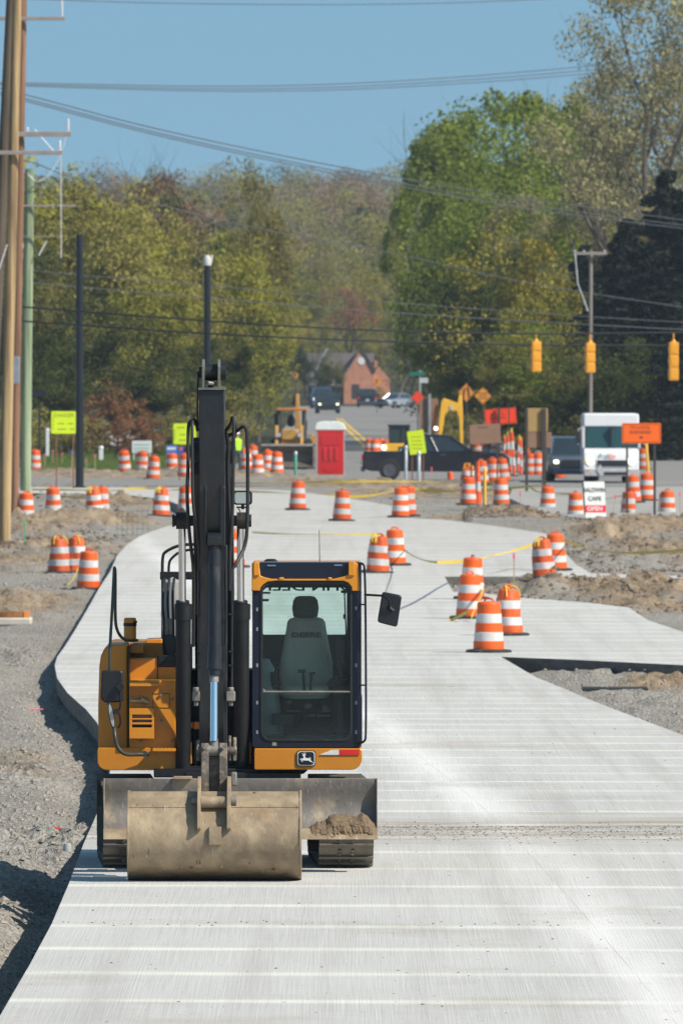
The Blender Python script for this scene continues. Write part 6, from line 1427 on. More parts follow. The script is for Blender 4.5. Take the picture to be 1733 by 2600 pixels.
mb = MB(); mb.lathe([(0, -.63), (.05, -.63), (.05, -.6)], ((1491 - 1551) * k, 0, Z(1195)), 10, axis='Y'); mb.build('tow_mark', mat('yellow mark', (.6, .35, .05)), r)
for sx in (-1, 1):
    mb = MB(); mb.lathe([(0, -.14), (.36, -.14), (.42, -.08), (.42, .08), (.36, .14), (0, .14)], (sx * (hw - .25), .4, .42), 20, axis='X'); mb.build('wheel', tyrem, r)
    mb = MB(); mb.lathe([(0, -.24), (.36, -.24), (.42, -.18), (.42, .18), (.36, .24), (0, .24)], (sx * (hw - .35), 4.4, .42), 20, axis='X'); mb.build('wheel', tyrem, r)
    mb = MB(); mb.prism(rrect(sx * (hw + .2) - .1, sx * (hw + .2) + .1, Z(1125), Z(1095), .03, 3), .15, .22, 'Y'); mb.build('wing_mirror', trimb, r, .01)
    mb = MB(); mb.tube([Vector((sx * hw, .25, Z(1085))), Vector((sx * (hw + .2), .18, Z(1090))), Vector((sx * (hw + .2), .18, Z(1130)))], .02, 6); mb.build('mirror_bracket', vg, r)
fx_g = mat('logo dark teal', (.05, .20, .20), .5); fx_r = mat('logo orange red', (.85, .16, .06), .5)
def Yn(z): return -.45 - .07 * (Z(1150) - z) / (Z(1150) - Z(1170)) - .02
zz = Z(1158)
text_mesh('logo_lettering', 'Fed', 14.5 * k, fx_g, nose, Vector((-.12, Yn(zz) - .035, zz)), rot=(R(82), 0, 0), align='RIGHT', ext=.001, bold=.006, sx=1.15)
text_mesh('logo_lettering', 'Ex', 14.5 * k, fx_r, nose, Vector((-.10, Yn(zz) - .035, zz)), rot=(R(82), 0, 0), align='LEFT', ext=.001, bold=.006, sx=1.15)

# ---- backhoe loader
b = farloc(735, 1192); k = b.y / F
cy_ = mat('dull machine yellow', (.50, .27, .06), .5, 0, .15, 2, dirt=.2, dirtcol=(.3, .2, .1)); dgm = mat('machine dark parts', (.03, .03, .03), .6)
r = empty('backhoe_loader', b, 'yellow backhoe loader with a wide raised bucket left of the red toilet', 'backhoe loader')
def X(x, c=735): return (x - c) * k
def Zb(y): return HC - (y - YH) * k - b.z
mb = MB(); mb.prism([(-.25, Zb(1128)), (-.05, Zb(1128)), (.35, Zb(1150)), (.3, Zb(1180)), (-.25, Zb(1190)), (-.35, Zb(1186)), (.1, Zb(1172)), (.12, Zb(1152))], X(664), X(800), 'X'); bk_ = mb.build('loader_bucket', mat('brown grey bucket', (.13, .105, .085), .6, .2, .2, 2, dirt=.3), r, .01)
mb = MB(); mb.box(X(663), X(801), -.30, -.04, Zb(1132), Zb(1127)); mb.build('bucket_lip', mat('bright bucket lip', (.42, .36, .32), .5, .3), bk_)
mb = MB(); mb.box(X(794), X(804), -.3, .3, Zb(1190), Zb(1128)); mb.build('side_plate', mat('brown grey side', (.25, .21, .18), .6), bk_, .01)
mb = MB(); mb.box(X(714), X(757), 1.2, 2.6, Zb(1150), Zb(1092)); mb.prism(rrect(X(714), X(757), Zb(1118), Zb(1090), .1, 4), 1.1, 1.2, 'Y'); mb.build('bonnet', cy_, r, .06)
for xx in (701, 765):
    mb = MB(); mb.prism([(.1, Zb(1150)), (.25, Zb(1135)), (2.6, Zb(1080)), (2.6, Zb(1100))], X(xx) - .06, X(xx) + .08, 'X'); mb.build('loader_arm', cy_, r, .01)
for xx in (706, 771):
    mb = MB(); mb.tube([Vector((X(xx), 2.6, Zb(1120))), Vector((X(xx), 2.7, Zb(1042)))], .09, 6); mb.build('cab_post', dgm, r)
    mb = MB(); mb.tube([Vector((X(xx), 4.2, Zb(1130))), Vector((X(xx), 4.1, Zb(1042)))], .11, 6); mb.build('cab_post', dgm, r)
mb = MB(); mb.box(X(700), X(779), 2.5, 4.4, Zb(1043), Zb(1036)); mb.build('cab_roof', mat('orange brown roof', (.45, .17, .04), .6), r, .03)
mb = MB(); mb.box(X(695), X(706), 3.2, 4.2, Zb(1125), Zb(1050)); mb.build('cab_side', dgm, r, .02)
for xx in (697, 780):
    mb = MB(); mb.lathe([(0, -.2), (.6, -.2), (.68, -.1), (.68, .1), (.6, .2), (0, .2)], (X(xx), 4.0, .68), 24, axis='X'); wh = mb.build('wheel', tyrem, r); mb = MB(); mb.lathe([(.3, -.21), (.3, .21), (0, .22)], (X(xx), 4.0, .68), 16, axis='X'); mb.build('rim', cy_, wh)
    mb = MB(); mb.lathe([(0, -.14), (.4, -.14), (.45, -.08), (.45, .08), (.4, .14), (0, .14)], (X(xx) * .8, 1.6, .45), 20, axis='X'); mb.build('wheel', tyrem, r)
mb = MB(); mb.prism([(X(748), Zb(1090)), (X(762), Zb(1088)), (X(758), Zb(1000)), (X(749), Zb(1000))], 5.0, 5.3, 'Y'); mb.build('backhoe_boom', cy_, r, .02)
mb = MB(); mb.tube([Vector((X(745), 5.3, Zb(1030))), Vector((X(752), 5.3, Zb(998)))], .08, 8); mb.build('dipper', dgm, r)
mb = MB(); mb.prism([(X(786), Zb(1128)), (X(800), Zb(1128)), (X(808), Zb(1100)), (X(796), Zb(1108)), (X(786), Zb(1098))], 4.6, 4.8, 'Y'); mb.build('stabiliser', cy_, r, .02)
mb = MB(); mb.prism(rrect(X(708), X(770), Zb(1125), Zb(1098), .05, 3), 3.0, 3.1, 'Y'); mb.build('cab_panel', dgm, r)
mb = MB(); mb.tube([Vector((X(716), 1.15, Zb(1128))), Vector((X(716), 1.1, Zb(1150)))], .1, 8); mb.build('front_ballast', cy_, r)
mb = MB(); mb.prism([(X(762), Zb(1128)), (X(776), Zb(1128)), (X(780), Zb(1070)), (X(768), Zb(1062))], 4.4, 4.6, 'Y'); mb.build('dark_fender', dgm, r, .05)
mb = MB(); mb.lathe([(0, 0), (.16, .05), (.18, .3), (.1, .5), (0, .55)], (X(738), 3.4, Zb(1085)), 12); mb.build('driver_seat', dgm, r)
for xx in (706, 760): mb = MB(); mb.box(X(xx) - .1, X(xx) + .1, .95, 1.15, Zb(1110), Zb(1100)); mb.build('headlight', headoff, r, .01)
# ---- far digger
b = P(1030, 1150, 640); b.z = prof(640) - .02; k = b.y / F
r = empty('yellow_digger', b, 'bright yellow digger with an inverted V arm behind the black pickup', 'excavator')
cyb = mat('bright machine yellow', (.80, .42, .03), .45, 0, .08, 2)
def X(x, c=1030): return (x - c) * k
mb = MB(); mb.box(X(975), X(1080), 0, 3.4, .3, Zb_ := HC - (1126 - YH) * k - b.z); mb.build('engine_body', cyb, r, .05)
def Zd(y): return HC - (y - YH) * k - b.z
mb = MB(); mb.prism([(X(986), Zd(1126)), (X(1040), Zd(1126)), (X(1040), Zd(1080)), (X(988), Zd(1080))], .3, 2.2, 'Y'); cb_ = mb.build('cab', mat('digger cab glass', (.03, .05, .05), .1, 0, .1, 1, coat=.4), r, .04)
for xx in (988, 1022, 1038): mb = MB(); mb.box(X(xx) - .04, X(xx) + .04, .24, .3, Zd(1126), Zd(1079)); mb.build('cab_post', dgm, cb_)
mb = MB(); mb.box(X(984), X(1042), .2, 2.3, Zd(1082), Zd(1078)); mb.build('cab_roof', dgm, cb_, .02)
mb = MB(); mb.box(X(1012), X(1036), -.03, .0, Zd(1156), Zd(1134)); pl = mb.build('logo_plate', dgm, r)
text_mesh('logo_lettering', 'CAT', 15 * k, mat('white logo', (.7, .7, .7)), pl, Vector((X(1030), -.04, Zd(1145))), ext=.001, bold=.006)
mb = MB(); mb.prism([(X(1108), Zd(1135)), (X(1116), Zd(1128)), (X(1128), Zd(1052)), (X(1140), Zd(1043)), (X(1157), Zd(1043)), (X(1163), Zd(1060)), (X(1166), Zd(1130)), (X(1174), Zd(1135)), (X(1173), Zd(1040)), (X(1171), Zd(1003)), (X(1163), Zd(1003)), (X(1160), Zd(1022)), (X(1124), Zd(1010)), (X(1118), Zd(1020)), (X(1112), Zd(1070))], -2.2, -1.85, 'Y'); bm_ = mb.build('boom', cyb, r, .03)
mb = MB(); mb.tube([Vector((X(1096), -1.7, Zd(1110))), Vector((X(1108), -1.7, Zd(1028)))], .09, 8); mb.build('hydraulic_ram', mat('rust orange ram', (.4, .13, .04), .5), bm_)
mb = MB(); mb.box(X(1140), X(1147), -2.24, -2.19, Zd(1040), Zd(1029)); mb.build('boom_lamp', headoff, bm_)
mb = MB(); mb.lathe([(0, 0), (.09, .02), (0, .08)], (X(1105), -2.2, Zd(1087)), 10, axis='Y'); mb.build('work_lamp', mat('lamp lit', (1, 1, .9), .3, emit=3), bm_)
mb = MB(); mb.lathe([(0, 0), (.12, .02), (0, .08)], (X(974), -.1, Zd(1136)), 10, axis='Y'); mb.build('work_lamp', mat('lamp lit', (1, 1, .9)), r)
for xx in (990, 1068): mb = MB(); mb.box(X(xx) - .28, X(xx) + .28, -.2, 3.8, 0, .5); mb.build('track', dgm, r, .2)

# ---- workers (mostly hidden behind the boom): one continuous skinned body each, clothing as children
def person(x, y, label, h=1.76, vestc=None, hatc=None, rz=0, bend=0):
    b = place(x, y); r = empty('person', b, label, 'person', None, rz)
    J = {'pel': (0, 0, .53), 'chest': (0, -.01, .75), 'neck': (0, -.01, .84), 'head': (0, -.02, .90), 'top': (0, -.015, .965),
         'hl': (-.055, 0, .51), 'kl': (-.065, -.01, .28), 'al': (-.07, .01, .045), 'tl': (-.075, -.07, .02), 'hr': (.055, 0, .51), 'kr': (.07, -.02, .28), 'ar': (.075, .0, .045), 'tr': (.08, -.08, .02),
         'sl': (-.115, 0, .80), 'el': (-.15, .01, .63), 'wl': (-.14, -.07, .50), 'dl': (-.135, -.1, .455), 'sr': (.115, 0, .80), 'er': (.155, .01, .63), 'wr': (.15, -.06, .50), 'dr': (.15, -.09, .455)}
    RR = {'pel': .085, 'chest': .09, 'neck': .032, 'head': .05, 'top': .04, 'hl': .055, 'kl': .036, 'al': .024, 'tl': .022, 'hr': .055, 'kr': .036, 'ar': .024, 'tr': .022, 'sl': .035, 'el': .026, 'wl': .018, 'dl': .02, 'sr': .035, 'er': .026, 'wr': .018, 'dr': .02}
    E = [('pel', 'chest'), ('chest', 'neck'), ('neck', 'head'), ('head', 'top'), ('pel', 'hl'), ('hl', 'kl'), ('kl', 'al'), ('al', 'tl'), ('pel', 'hr'), ('hr', 'kr'), ('kr', 'ar'), ('ar', 'tr'), ('chest', 'sl'), ('sl', 'el'), ('el', 'wl'), ('wl', 'dl'), ('chest', 'sr'), ('sr', 'er'), ('er', 'wr'), ('wr', 'dr')]
    ks = list(J); me = bpy.data.meshes.new('body'); me.from_pydata([Vector(J[q]) * h for q in ks], [(ks.index(a), ks.index(c)) for a, c in E], [])
    o = bpy.data.objects.new('body', me); COL.objects.link(o); o.parent = r
    sk = o.modifiers.new('skin', 'SKIN'); 
    for i, q in enumerate(ks): me.skin_vertices[0].data[i].radius = (RR[q] * h, RR[q] * h * .85)
    me.skin_vertices[0].data[0].use_root = True
    sb = o.modifiers.new('sub', 'SUBSURF'); sb.levels = 2; sb.render_levels = 2
    dg = bpy.context.evaluated_depsgraph_get(); dg.update(); m2 = bpy.data.meshes.new_from_object(o.evaluated_get(dg)); bpy.data.objects.remove(o)
    skin_ = mat('skin', (.45, .25, .17), .6); cloth = mat('dark work trousers', (.05, .06, .08), .9); shirt = mat('grey work shirt', (.2, .2, .22), .9)
    m2.materials.clear(); m2.materials.append(cloth); m2.materials.append(shirt); m2.materials.append(skin_)
    for p in m2.polygons:
        z = p.center.z / h; xx = abs(p.center.x / h)
        p.material_index = 2 if z > .83 or (xx > .125 and z < .53) else (1 if z > .53 or (xx > .1 and z > .5) else 0); p.use_smooth = True
    o = bpy.data.objects.new('body', m2); COL.objects.link(o); o.parent = r
    mb = MB(); mb.lathe([(.10 * h, .55 * h), (.105 * h, .6 * h), (.115 * h, .72 * h), (.12 * h, .79 * h), (.08 * h, .825 * h), (.045 * h, .835 * h)], (0, -.005, 0), 16, jit=lambda r_, hh, a: (r_ * (1 if abs(math.cos(a)) > .7 else .86), hh)); mb.build('safety_vest', vestc, r, recalc=False)
    mb = MB(); mb.lathe([(.075 * h, .945 * h), (.072 * h, .955 * h), (.055 * h, .955 * h), (.05 * h, .985 * h), (.03 * h, 1.005 * h), (0, 1.01 * h)], (0, -.02 * h, 0), 16); mb.build('hard_hat', hatc, r)
    return r
hivis = mat('lime safety vest', (.45, .80, .03), .8)
person(601, 1222, 'worker in a lime safety vest partly hidden behind the excavator boom', vestc=hivis, hatc=mat('white hard hat', (.7, .7, .68), .4), rz=R(25))

# ---- yard things on the left
whitep = mat('white painted thing', (.7, .7, .72), .5, 0, .05, 3)
def yard(x0, x1, y0, y1, Y, name, label, cat, m, posts=(), stripes=None, lower=None, ybase=1165):
    r = empty(name, P((x0 + x1) / 2, ybase, Y), label, cat); r.location.z = prof(Y) - .05; k = Y / F; c = (x0 + x1) / 2
    z = lambda y: HC - (y - YH) * k - r.location.z
    mb = MB(); mb.box((x0 - c) * k, (x1 - c) * k, -.03, 0, z(y1), z(y0)); pn = mb.build('sign_panel', m, r, .004)
    for q in (stripes or []): mb = MB(); mb.box((q[0] - c) * k, (q[1] - c) * k, -.036, -.03, z(q[3]), z(q[2])); mb.build('printed_band', q[4], pn)
    for px in posts: mb = MB(); mb.box((px - c) * k - .025, (px - c) * k + .025, 0, .04, -.1, z(y0) - .02); mb.build('sign_post', whitep, r)
    return r
yard(335, 385, 1119, 1150, 650, 'yard_sign', 'white yard sign with faint green lines by the trees', 'sign', whitep, (340, 380), [(340, 380, 1128, 1130, grnp), (340, 378, 1137, 1139, grnp), (342, 376, 1144, 1146, grnp)])
yard(422, 450, 1131, 1156, 640, 'yard_sign', 'blue and white yard sign above a drum', 'sign', mat('bright blue sign', (.03, .18, .65), .5), (426, 446), [(424, 446, 1135, 1142, whitep)])
yard(452, 466, 1134, 1156, 640, 'yard_sign', 'small blue sign with a pink patch beside the blue one', 'sign', mat('deep blue sign', (.05, .08, .45), .5), (459,), [(454, 462, 1136, 1143, pink)])
def wpost(x, y0, y1, Y, w_, label):
    r = empty('mailbox_post', P(x, y1, Y), label, 'post'); k = Y / F; mb = MB(); mb.box(-w_/2, w_/2, 0, w_, 0, (y1 - y0) * k); mb.build('post', whitep, r, .02); mb = MB(); mb.lathe([(w_ * .7, 0), (w_ * .5, .08), (0, .1)], (0, w_/2, (y1 - y0) * k), 8); mb.build('post_cap', whitep, r)
wpost(120, 1092, 1158, 655, .16, 'tall white post on the grass left of the yellow sign'); wpost(256, 1137, 1168, 645, .2, 'short white post right of the tall black pole')
# white van / trailer parked behind the shrubs
vehicle('van', 'white van parked under the trees behind the yard signs', 'van', Vector((P(395, 1140, 700).x, 702, prof(700))), R(-80), mat('white van paint', (.6, .62, .64), .3, 0, .03, 1, coat=.5), [(-2.6, .40), (-2.65, .9), (-2.4, 1.15), (-1.9, 1.25), (2.5, 1.3), (2.6, .8), (2.6, .4), (-2.1, .3)], 1.95, (-1.8, 2.3, 1.24, 1.9, -1.1, 2.2), (-1.6, 1.6), .36, lit=False)
vehicle('car', 'grey car half hidden behind the brown shrub', 'car', Vector((P(275, 1140, 705).x, 708, prof(700))), R(-85), mat('dull grey car', (.20, .23, .24), .3, .2, .03, 1, coat=.5), SC_, 1.8, (-.9, 1.5, .92, 1.4, -.2, .9), (-1.4, 1.4), .33, lit=False)
r = empty('flag', P(455, 1140, 690), 'small striped flag leaning on a pole by the trees', 'flag'); r.location.z = prof(690); k = 690 / F
mb = MB(); mb.tube([Vector((0, 0, 0)), Vector((.0, 0, 1.2)), Vector((.6, 0, 2.1))], .02, 6); mb.build('flag_pole', whitep, r)
mb = MB(); mb.prism([(.1, 1.3), (.55, 2.0), (.35, 1.1), (-.3, .8)], -.02, .0, 'Y'); mb.build('flag_cloth', mat('pink red flag', (.5, .2, .25), .8), r)
r = empty('mailbox', P(100, 1010, 640), 'dark box fixed high on a post right of the green pole', 'box'); k = 640 / F; r.location.z = prof(640)
z = lambda y: HC - (y - YH) * k - r.location.z
mb = MB(); mb.box(-18 * k, 18 * k, -.2, .2, z(1007), z(989)); mb.build('box', mat('near black box', (.01, .011, .013), .5), r, .02)
mb = MB(); mb.box(-.04, .04, 0, .08, 0, z(1005)); mb.build('post', trimb, r)
# ---- house beyond the bend
b = P(880, 1035, 1420); b.z = prof(1420); r = empty('brick_house', b, 'orange brick house with a steep front gable at the road bend', 'house'); k = 1420 / F
brick = mat('orange brick wall', (.50, .22, .14), .9, 0, .2, 1.2, dirt=.2, dirtcol=(.3, .14, .09), dirtscale=2); roofm = mat('grey shingle roof', (.10, .085, .085), .9, 0, .15, 1); darkw = mat('dark garage door', (.05, .045, .05), .6)
def X(x): return (x - 880) * k
def Zh(y): return HC - (y - YH) * k - b.z
mb = MB(); mb.prism([(X(872), 0), (X(946), 0), (X(948), Zh(938)), (X(922), Zh(886)), (X(918), Zh(884)), (X(872), Zh(955))], 0, 5, 'Y'); fw = mb.build('front_gable_wall', brick, r)
mb = MB(); mb.box(X(935), X(990), .6, 8, 0, Zh(965)); mb.build('side_wall', brick, r)
mb = MB(); mb.prism([(X(935), Zh(965)), (X(992), Zh(965)), (X(960), Zh(930))], .6, 8, 'Y'); mb.build('side_gable_wall', brick, r)
mb = MB(); mb.add([(X(918), -.2, Zh(880)), (X(954), -.2, Zh(942)), (X(954), 6, Zh(942)), (X(918), 6, Zh(880)), (X(918), -.2, Zh(884)), (X(952), -.2, Zh(945)), (X(952), 6, Zh(945)), (X(918), 6, Zh(884))], [(0,1,2,3), (4,7,6,5), (0,4,5,1), (1,5,6,2)]); mb.add([(X(918), -.2, Zh(880)), (X(864), -.2, Zh(962)), (X(864), 6, Zh(962)), (X(918), 6, Zh(880)), (X(918), -.2, Zh(884)), (X(867), -.2, Zh(965)), (X(867), 6, Zh(965)), (X(918), 6, Zh(884))], [(3,2,1,0), (5,6,7,4), (1,5,4,0), (2,6,5,1)]); mb.build('gable_roof', roofm, r, recalc=False)
mb = MB(); mb.prism([(0, Zh(980)), (5, Zh(896)), (9, Zh(896)), (14, Zh(980))], X(775), X(950), 'X'); rf = mb.build('main_roof', roofm, r)
mb = MB(); mb.box(X(782), X(945), 1, 13, 0, Zh(978)); mb.build('main_wall', darkw, r)
mb = MB(); mb.prism([(X(782), Zh(968)), (X(788), Zh(968)), (X(832), Zh(885)), (X(828), Zh(885))], -.3, .3, 'Y'); mb.build('barge_board', mat('pale barge board', (.4, .42, .48), .6), rf)
mb = MB(); mb.lathe([(0, -.05), (.4, -.05), (.4, .02)], (X(917), 0, Zh(916)), 14, axis='Y'); mb.build('attic_vent', whitep, fw)
mb = MB(); mb.box(X(893), X(912), -.04, .05, Zh(1012), Zh(975)); mb.build('window', darkw, fw)
mb = MB(); mb.box(X(950), X(958), 3, 4, Zh(932), Zh(915)); mb.build('chimney', brick, rf)
# ================================================================ trees
def leaf_mat(name, a, b_, trans=.35):
    m = bpy.data.materials.new(name); m.use_nodes = True; nt = m.node_tree; b = nt.nodes['Principled BSDF']
    geo = nt.nodes.new('ShaderNodeNewGeometry'); cr = nt.nodes.new('ShaderNodeValToRGB')
    cr.color_ramp.elements[0].color = (*a, 1); cr.color_ramp.elements[1].color = (*b_, 1); nt.links.new(geo.outputs['Random Per Island'], cr.inputs[0])
    big = mixc(nt, noisef(nt, .35, .35, .65, 3), cr.outputs[0], tuple((x + y) / 2 * .7 for x, y in zip(a, b_)))
    oi = nt.nodes.new('ShaderNodeObjectInfo'); hs = nt.nodes.new('ShaderNodeHueSaturation'); mr = nt.nodes.new('ShaderNodeMapRange'); mr.inputs[3].default_value = .78; mr.inputs[4].default_value = 1.2
    nt.links.new(oi.outputs['Random'], mr.inputs[0]); nt.links.new(mr.outputs[0], hs.inputs['Value']); nt.links.new(big, hs.inputs['Color'])
    nt.links.new(hs.outputs[0], b.inputs['Base Color']); b.inputs['Roughness'].default_value = .7; b.inputs['Specular IOR Level'].default_value = .2
    tl = nt.nodes.new('ShaderNodeBsdfTranslucent'); nt.links.new(hs.outputs[0], tl.inputs[0]); mx = nt.nodes.new('ShaderNodeMixShader'); mx.inputs[0].default_value = trans
    nt.links.new(b.outputs[0], mx.inputs[1]); nt.links.new(tl.outputs[0], mx.inputs[2]); nt.links.new(mx.outputs[0], nt.nodes['Material Output'].inputs[0]); return m
LM = {'lime': leaf_mat('spring lime leaves', (0.310, 0.302, 0.041), (0.454, 0.417, 0.070)), 'green': leaf_mat('fresh green leaves', (0.186, 0.250, 0.031), (0.299, 0.353, 0.051)), 'dark': leaf_mat('deep green leaves', (0.062, 0.079, 0.020), (0.124, 0.139, 0.035)),
      'olive': leaf_mat('olive spring leaves', (0.247, 0.223, 0.051), (0.372, 0.320, 0.086)), 'brown': leaf_mat('red brown buds', (0.247, 0.130, 0.066), (0.350, 0.214, 0.111)), 'grey': leaf_mat('sparse grey green buds', (0.310, 0.278, 0.132), (0.433, 0.380, 0.193)),
      'pine': leaf_mat('dark conifer needles', (0.008, 0.015, 0.010), (0.026, 0.034, 0.019), .1), 'blue': leaf_mat('blue green conifer needles', (0.031, 0.075, 0.061), (0.062, 0.121, 0.086), .1), 'yellow': leaf_mat('yellow willow leaves', (0.382, 0.315, 0.041), (0.496, 0.408, 0.070)), 'rust': leaf_mat('rust twigs', (0.310, 0.139, 0.061), (0.454, 0.232, 0.111)), 'hazy': leaf_mat('budding hillside crowns', (0.269, 0.208, 0.132), (0.330, 0.260, 0.167))}
bark = mat('grey brown bark', (.13, .105, .085), .95, 0, .3, 2); bark_d = mat('dark bark', (.05, .04, .033), .95, 0, .3, 2)
def limb_tree(mb, h, spread, seed, crown0, levels=3, rad=None, upright=.5):
    random.seed(seed); tips = []
    def grow(p, d, L_, r_, lev):
        n = 4; pts = [p]; rs = [r_]; q = p.copy(); dd = d.copy()
        for i in range(n):
            dd = (dd + Vector((random.uniform(-.2, .2), random.uniform(-.2, .2), random.uniform(-.05, .15)))).normalized(); q = q + dd * L_ / n; pts.append(q.copy()); rs.append(r_ * (1 - .55 * (i + 1) / n))
        mb.tube(pts, rs, 5 if lev else 8, caps=False)
        if lev >= levels: tips.append(pts[-1]); tips.append(pts[-2]); return
        for k in range(random.choice((3, 4)) if lev else 7):
            i = random.randint(1, n) if lev else random.randint(2, n); a = random.uniform(0, 6.28)
            s_ = Vector((math.cos(a), math.sin(a), upright + random.uniform(-.2, .5))).normalized(); grow(pts[i], (s_ * .8 + dd * .4).normalized(), L_ * random.uniform(.45, .68), rs[i] * .6, lev + 1)
        tips.append(pts[-1])
    grow(Vector((0, 0, -.3)), Vector((0, 0, 1)), h * crown0, rad or h * .018, 0)
    return tips
def leaf_cloud(mb, centers, n, size, seed, spreadr):
    random.seed(seed); m_ = len(centers)
    for i in range(n):
        c, rr = centers[random.randrange(m_)]
        while True:
            v = Vector((random.uniform(-1, 1), random.uniform(-1, 1), random.uniform(-1, 1)))
            if v.length <= 1: break
        v = v * (v.length ** -.35 if v.length > .05 else 1)
        p = c + Vector((v.x * rr.x, v.y * rr.y, v.z * rr.z))
        nrm = (v.normalized() * .7 + Vector((random.uniform(-1, 1), random.uniform(-1, 1), random.uniform(-.6, 1)))).normalized()
        t = nrm.cross(Vector((random.uniform(-1, 1), random.uniform(-1, 1), random.uniform(-1, 1)))).normalized(); u = nrm.cross(t); s_ = size * random.uniform(.5, 1.3)
        mb.add([p - t * s_ * .5, p + u * s_ * .3, p + t * s_ * .5, p - u * s_ * .3], [(0, 1, 2, 3)], 0, False)
def make_broad(key, h, w_, n, size, seed, dens='full', crown0=.55, lm='green', bm=bark, upright=.5):
    tm = MB(); tips = limb_tree(tm, h, w_, seed, crown0, 3 if dens != 'low' else 2, upright=upright)
    zc = h * .60; rh = h * .42; out = []
    for t in tips:
        q = Vector((t.x, t.y, t.z))
        e = math.sqrt((q.x / (w_ / 2)) ** 2 + (q.y / (w_ / 2)) ** 2 + ((q.z - zc) / rh) ** 2)
        if e > 1: q = Vector((q.x / e, q.y / e, zc + (q.z - zc) / e))
        out.append(q)
    random.seed(seed + 5); centers = []
    for q in out: 
        r_ = random.uniform(.5, 1.0) * w_ * .10; centers.append((q, Vector((r_, r_, r_ * .8))))
    extra = int({'full': 60, 'mid': 34, 'sparse': 16, 'low': 60}[dens])
    for i in range(extra):
        a = random.uniform(0, 6.28); u = random.uniform(-.95, 1); s_ = math.sqrt(1 - u * u) * random.uniform(.6, .98)
        r_ = random.uniform(.08, .17) * w_ if dens == 'full' or dens == 'low' else random.uniform(.06, .11) * w_
        zz = zc + u * rh; 
        lump = 1 + .18 * noise.noise(Vector((math.cos(a) * 2, math.sin(a) * 2, u * 2 + seed)))
        centers.append((Vector((math.cos(a) * s_ * w_ / 2 * lump, math.sin(a) * s_ * w_ / 2 * lump, zz * lump)), Vector((r_, r_, r_ * .75))))
    lb = MB(); leaf_cloud(lb, centers, n, size, seed + 9, 1)
    return tm, lb, lm, bm
def make_conifer(key, h, w_, n, size, seed, lm='pine'):
    tm = MB(); tm.tube([Vector((0, 0, -.3)), Vector((0, 0, h * .5)), Vector((0, 0, h))], [h * .018, h * .010, .02], 8)
    random.seed(seed); centers = []; z = h * .06
    while z < h * .97:
        k = 1 - z / h; R_ = w_ / 2 * (k ** .85) + .15; nb = int(5 + 6 * k); a0 = random.uniform(0, 6.28)
        for j in range(nb):
            a = a0 + 6.28 * j / nb + random.uniform(-.35, .35); L_ = R_ * random.uniform(.5, 1.2); z_ = z; z = z + random.uniform(-.5, .5) * h * .04
            tm.tube([Vector((0, 0, z)), Vector((math.cos(a) * L_, math.sin(a) * L_, z - L_ * .12))], [.04, .01], 4, caps=False)
            for q in (.4, .7, .95): centers.append((Vector((math.cos(a) * L_ * q, math.sin(a) * L_ * q, z - L_ * .12 * q)), Vector((L_ * .2 + .15, L_ * .2 + .15, .38))))
            z = z_
        z += h * .045
    lb = MB(); leaf_cloud(lb, centers, n, size, seed + 3, 1); return tm, lb, lm, bark_d
PROTO = {}
def proto(key, spec, cat, name):
    tm, lb, lm, bm = spec
    r = bpy.data.objects.new(name, None); COL.objects.link(r)
    t = tm.build('trunk', bm, r, recalc=False); c = lb.build('crown', LM[lm], r, recalc=False)
    r['category'] = cat; PROTO[key] = [r, False, spec]
BW = 12.0
proto('lime', make_broad('lime', 14, 11, 16500, 0.27, 21, 'full', .5, 'lime'), 'tree', 'broadleaf_tree')
proto('olive', make_broad('olive', 15, 11, 12750, 0.26, 22, 'mid', .55, 'olive'), 'tree', 'broadleaf_tree')
proto('green', make_broad('green', 18, 13, 21000, 0.30, 23, 'full', .5, 'green'), 'tree', 'broadleaf_tree')
proto('green2', make_broad('green2', 19, 11, 12750, 0.28, 24, 'mid', .6, 'green', upright=.9), 'tree', 'broadleaf_tree')
proto('dark', make_broad('dark', 15, 12, 18000, 0.28, 25, 'full', .5, 'dark', bark_d), 'tree', 'broadleaf_tree')
proto('brown', make_broad('brown', 14, 9, 3900, 0.21, 26, 'sparse', .62, 'brown', bark_d), 'tree', 'broadleaf_tree')
proto('grey', make_broad('grey', 24, 14, 11500, 0.23, 27, 'sparse', .62, 'grey', bark, upright=.9), 'tree', 'tall_sparse_tree')
proto('yellow', make_broad('yellow', 13, 10, 14250, 0.26, 28, 'full', .55, 'yellow', upright=1.1), 'tree', 'willow_tree')
proto('pine', make_conifer('pine', 18, 9, 22500, 0.33, 29, 'pine'), 'conifer', 'conifer_tree')
proto('blue', make_conifer('blue', 13, 8, 9000, 0.47, 30, 'blue'), 'conifer', 'conifer_tree')
proto('shrub', make_broad('shrub', 5, 5, 5250, 0.20, 31, 'low', .5, 'rust', upright=1.2), 'shrub', 'bare_shrub')
proto('bush', make_broad('bush', 5, 6.5, 7800, 0.22, 32, 'low', .4, 'olive'), 'shrub', 'leafy_bush')
PH = {'lime': 14, 'olive': 15, 'green': 18, 'green2': 19, 'dark': 15, 'brown': 14, 'grey': 24, 'yellow': 13, 'pine': 18, 'blue': 13, 'shrub': 5, 'bush': 5}
ROT = 0
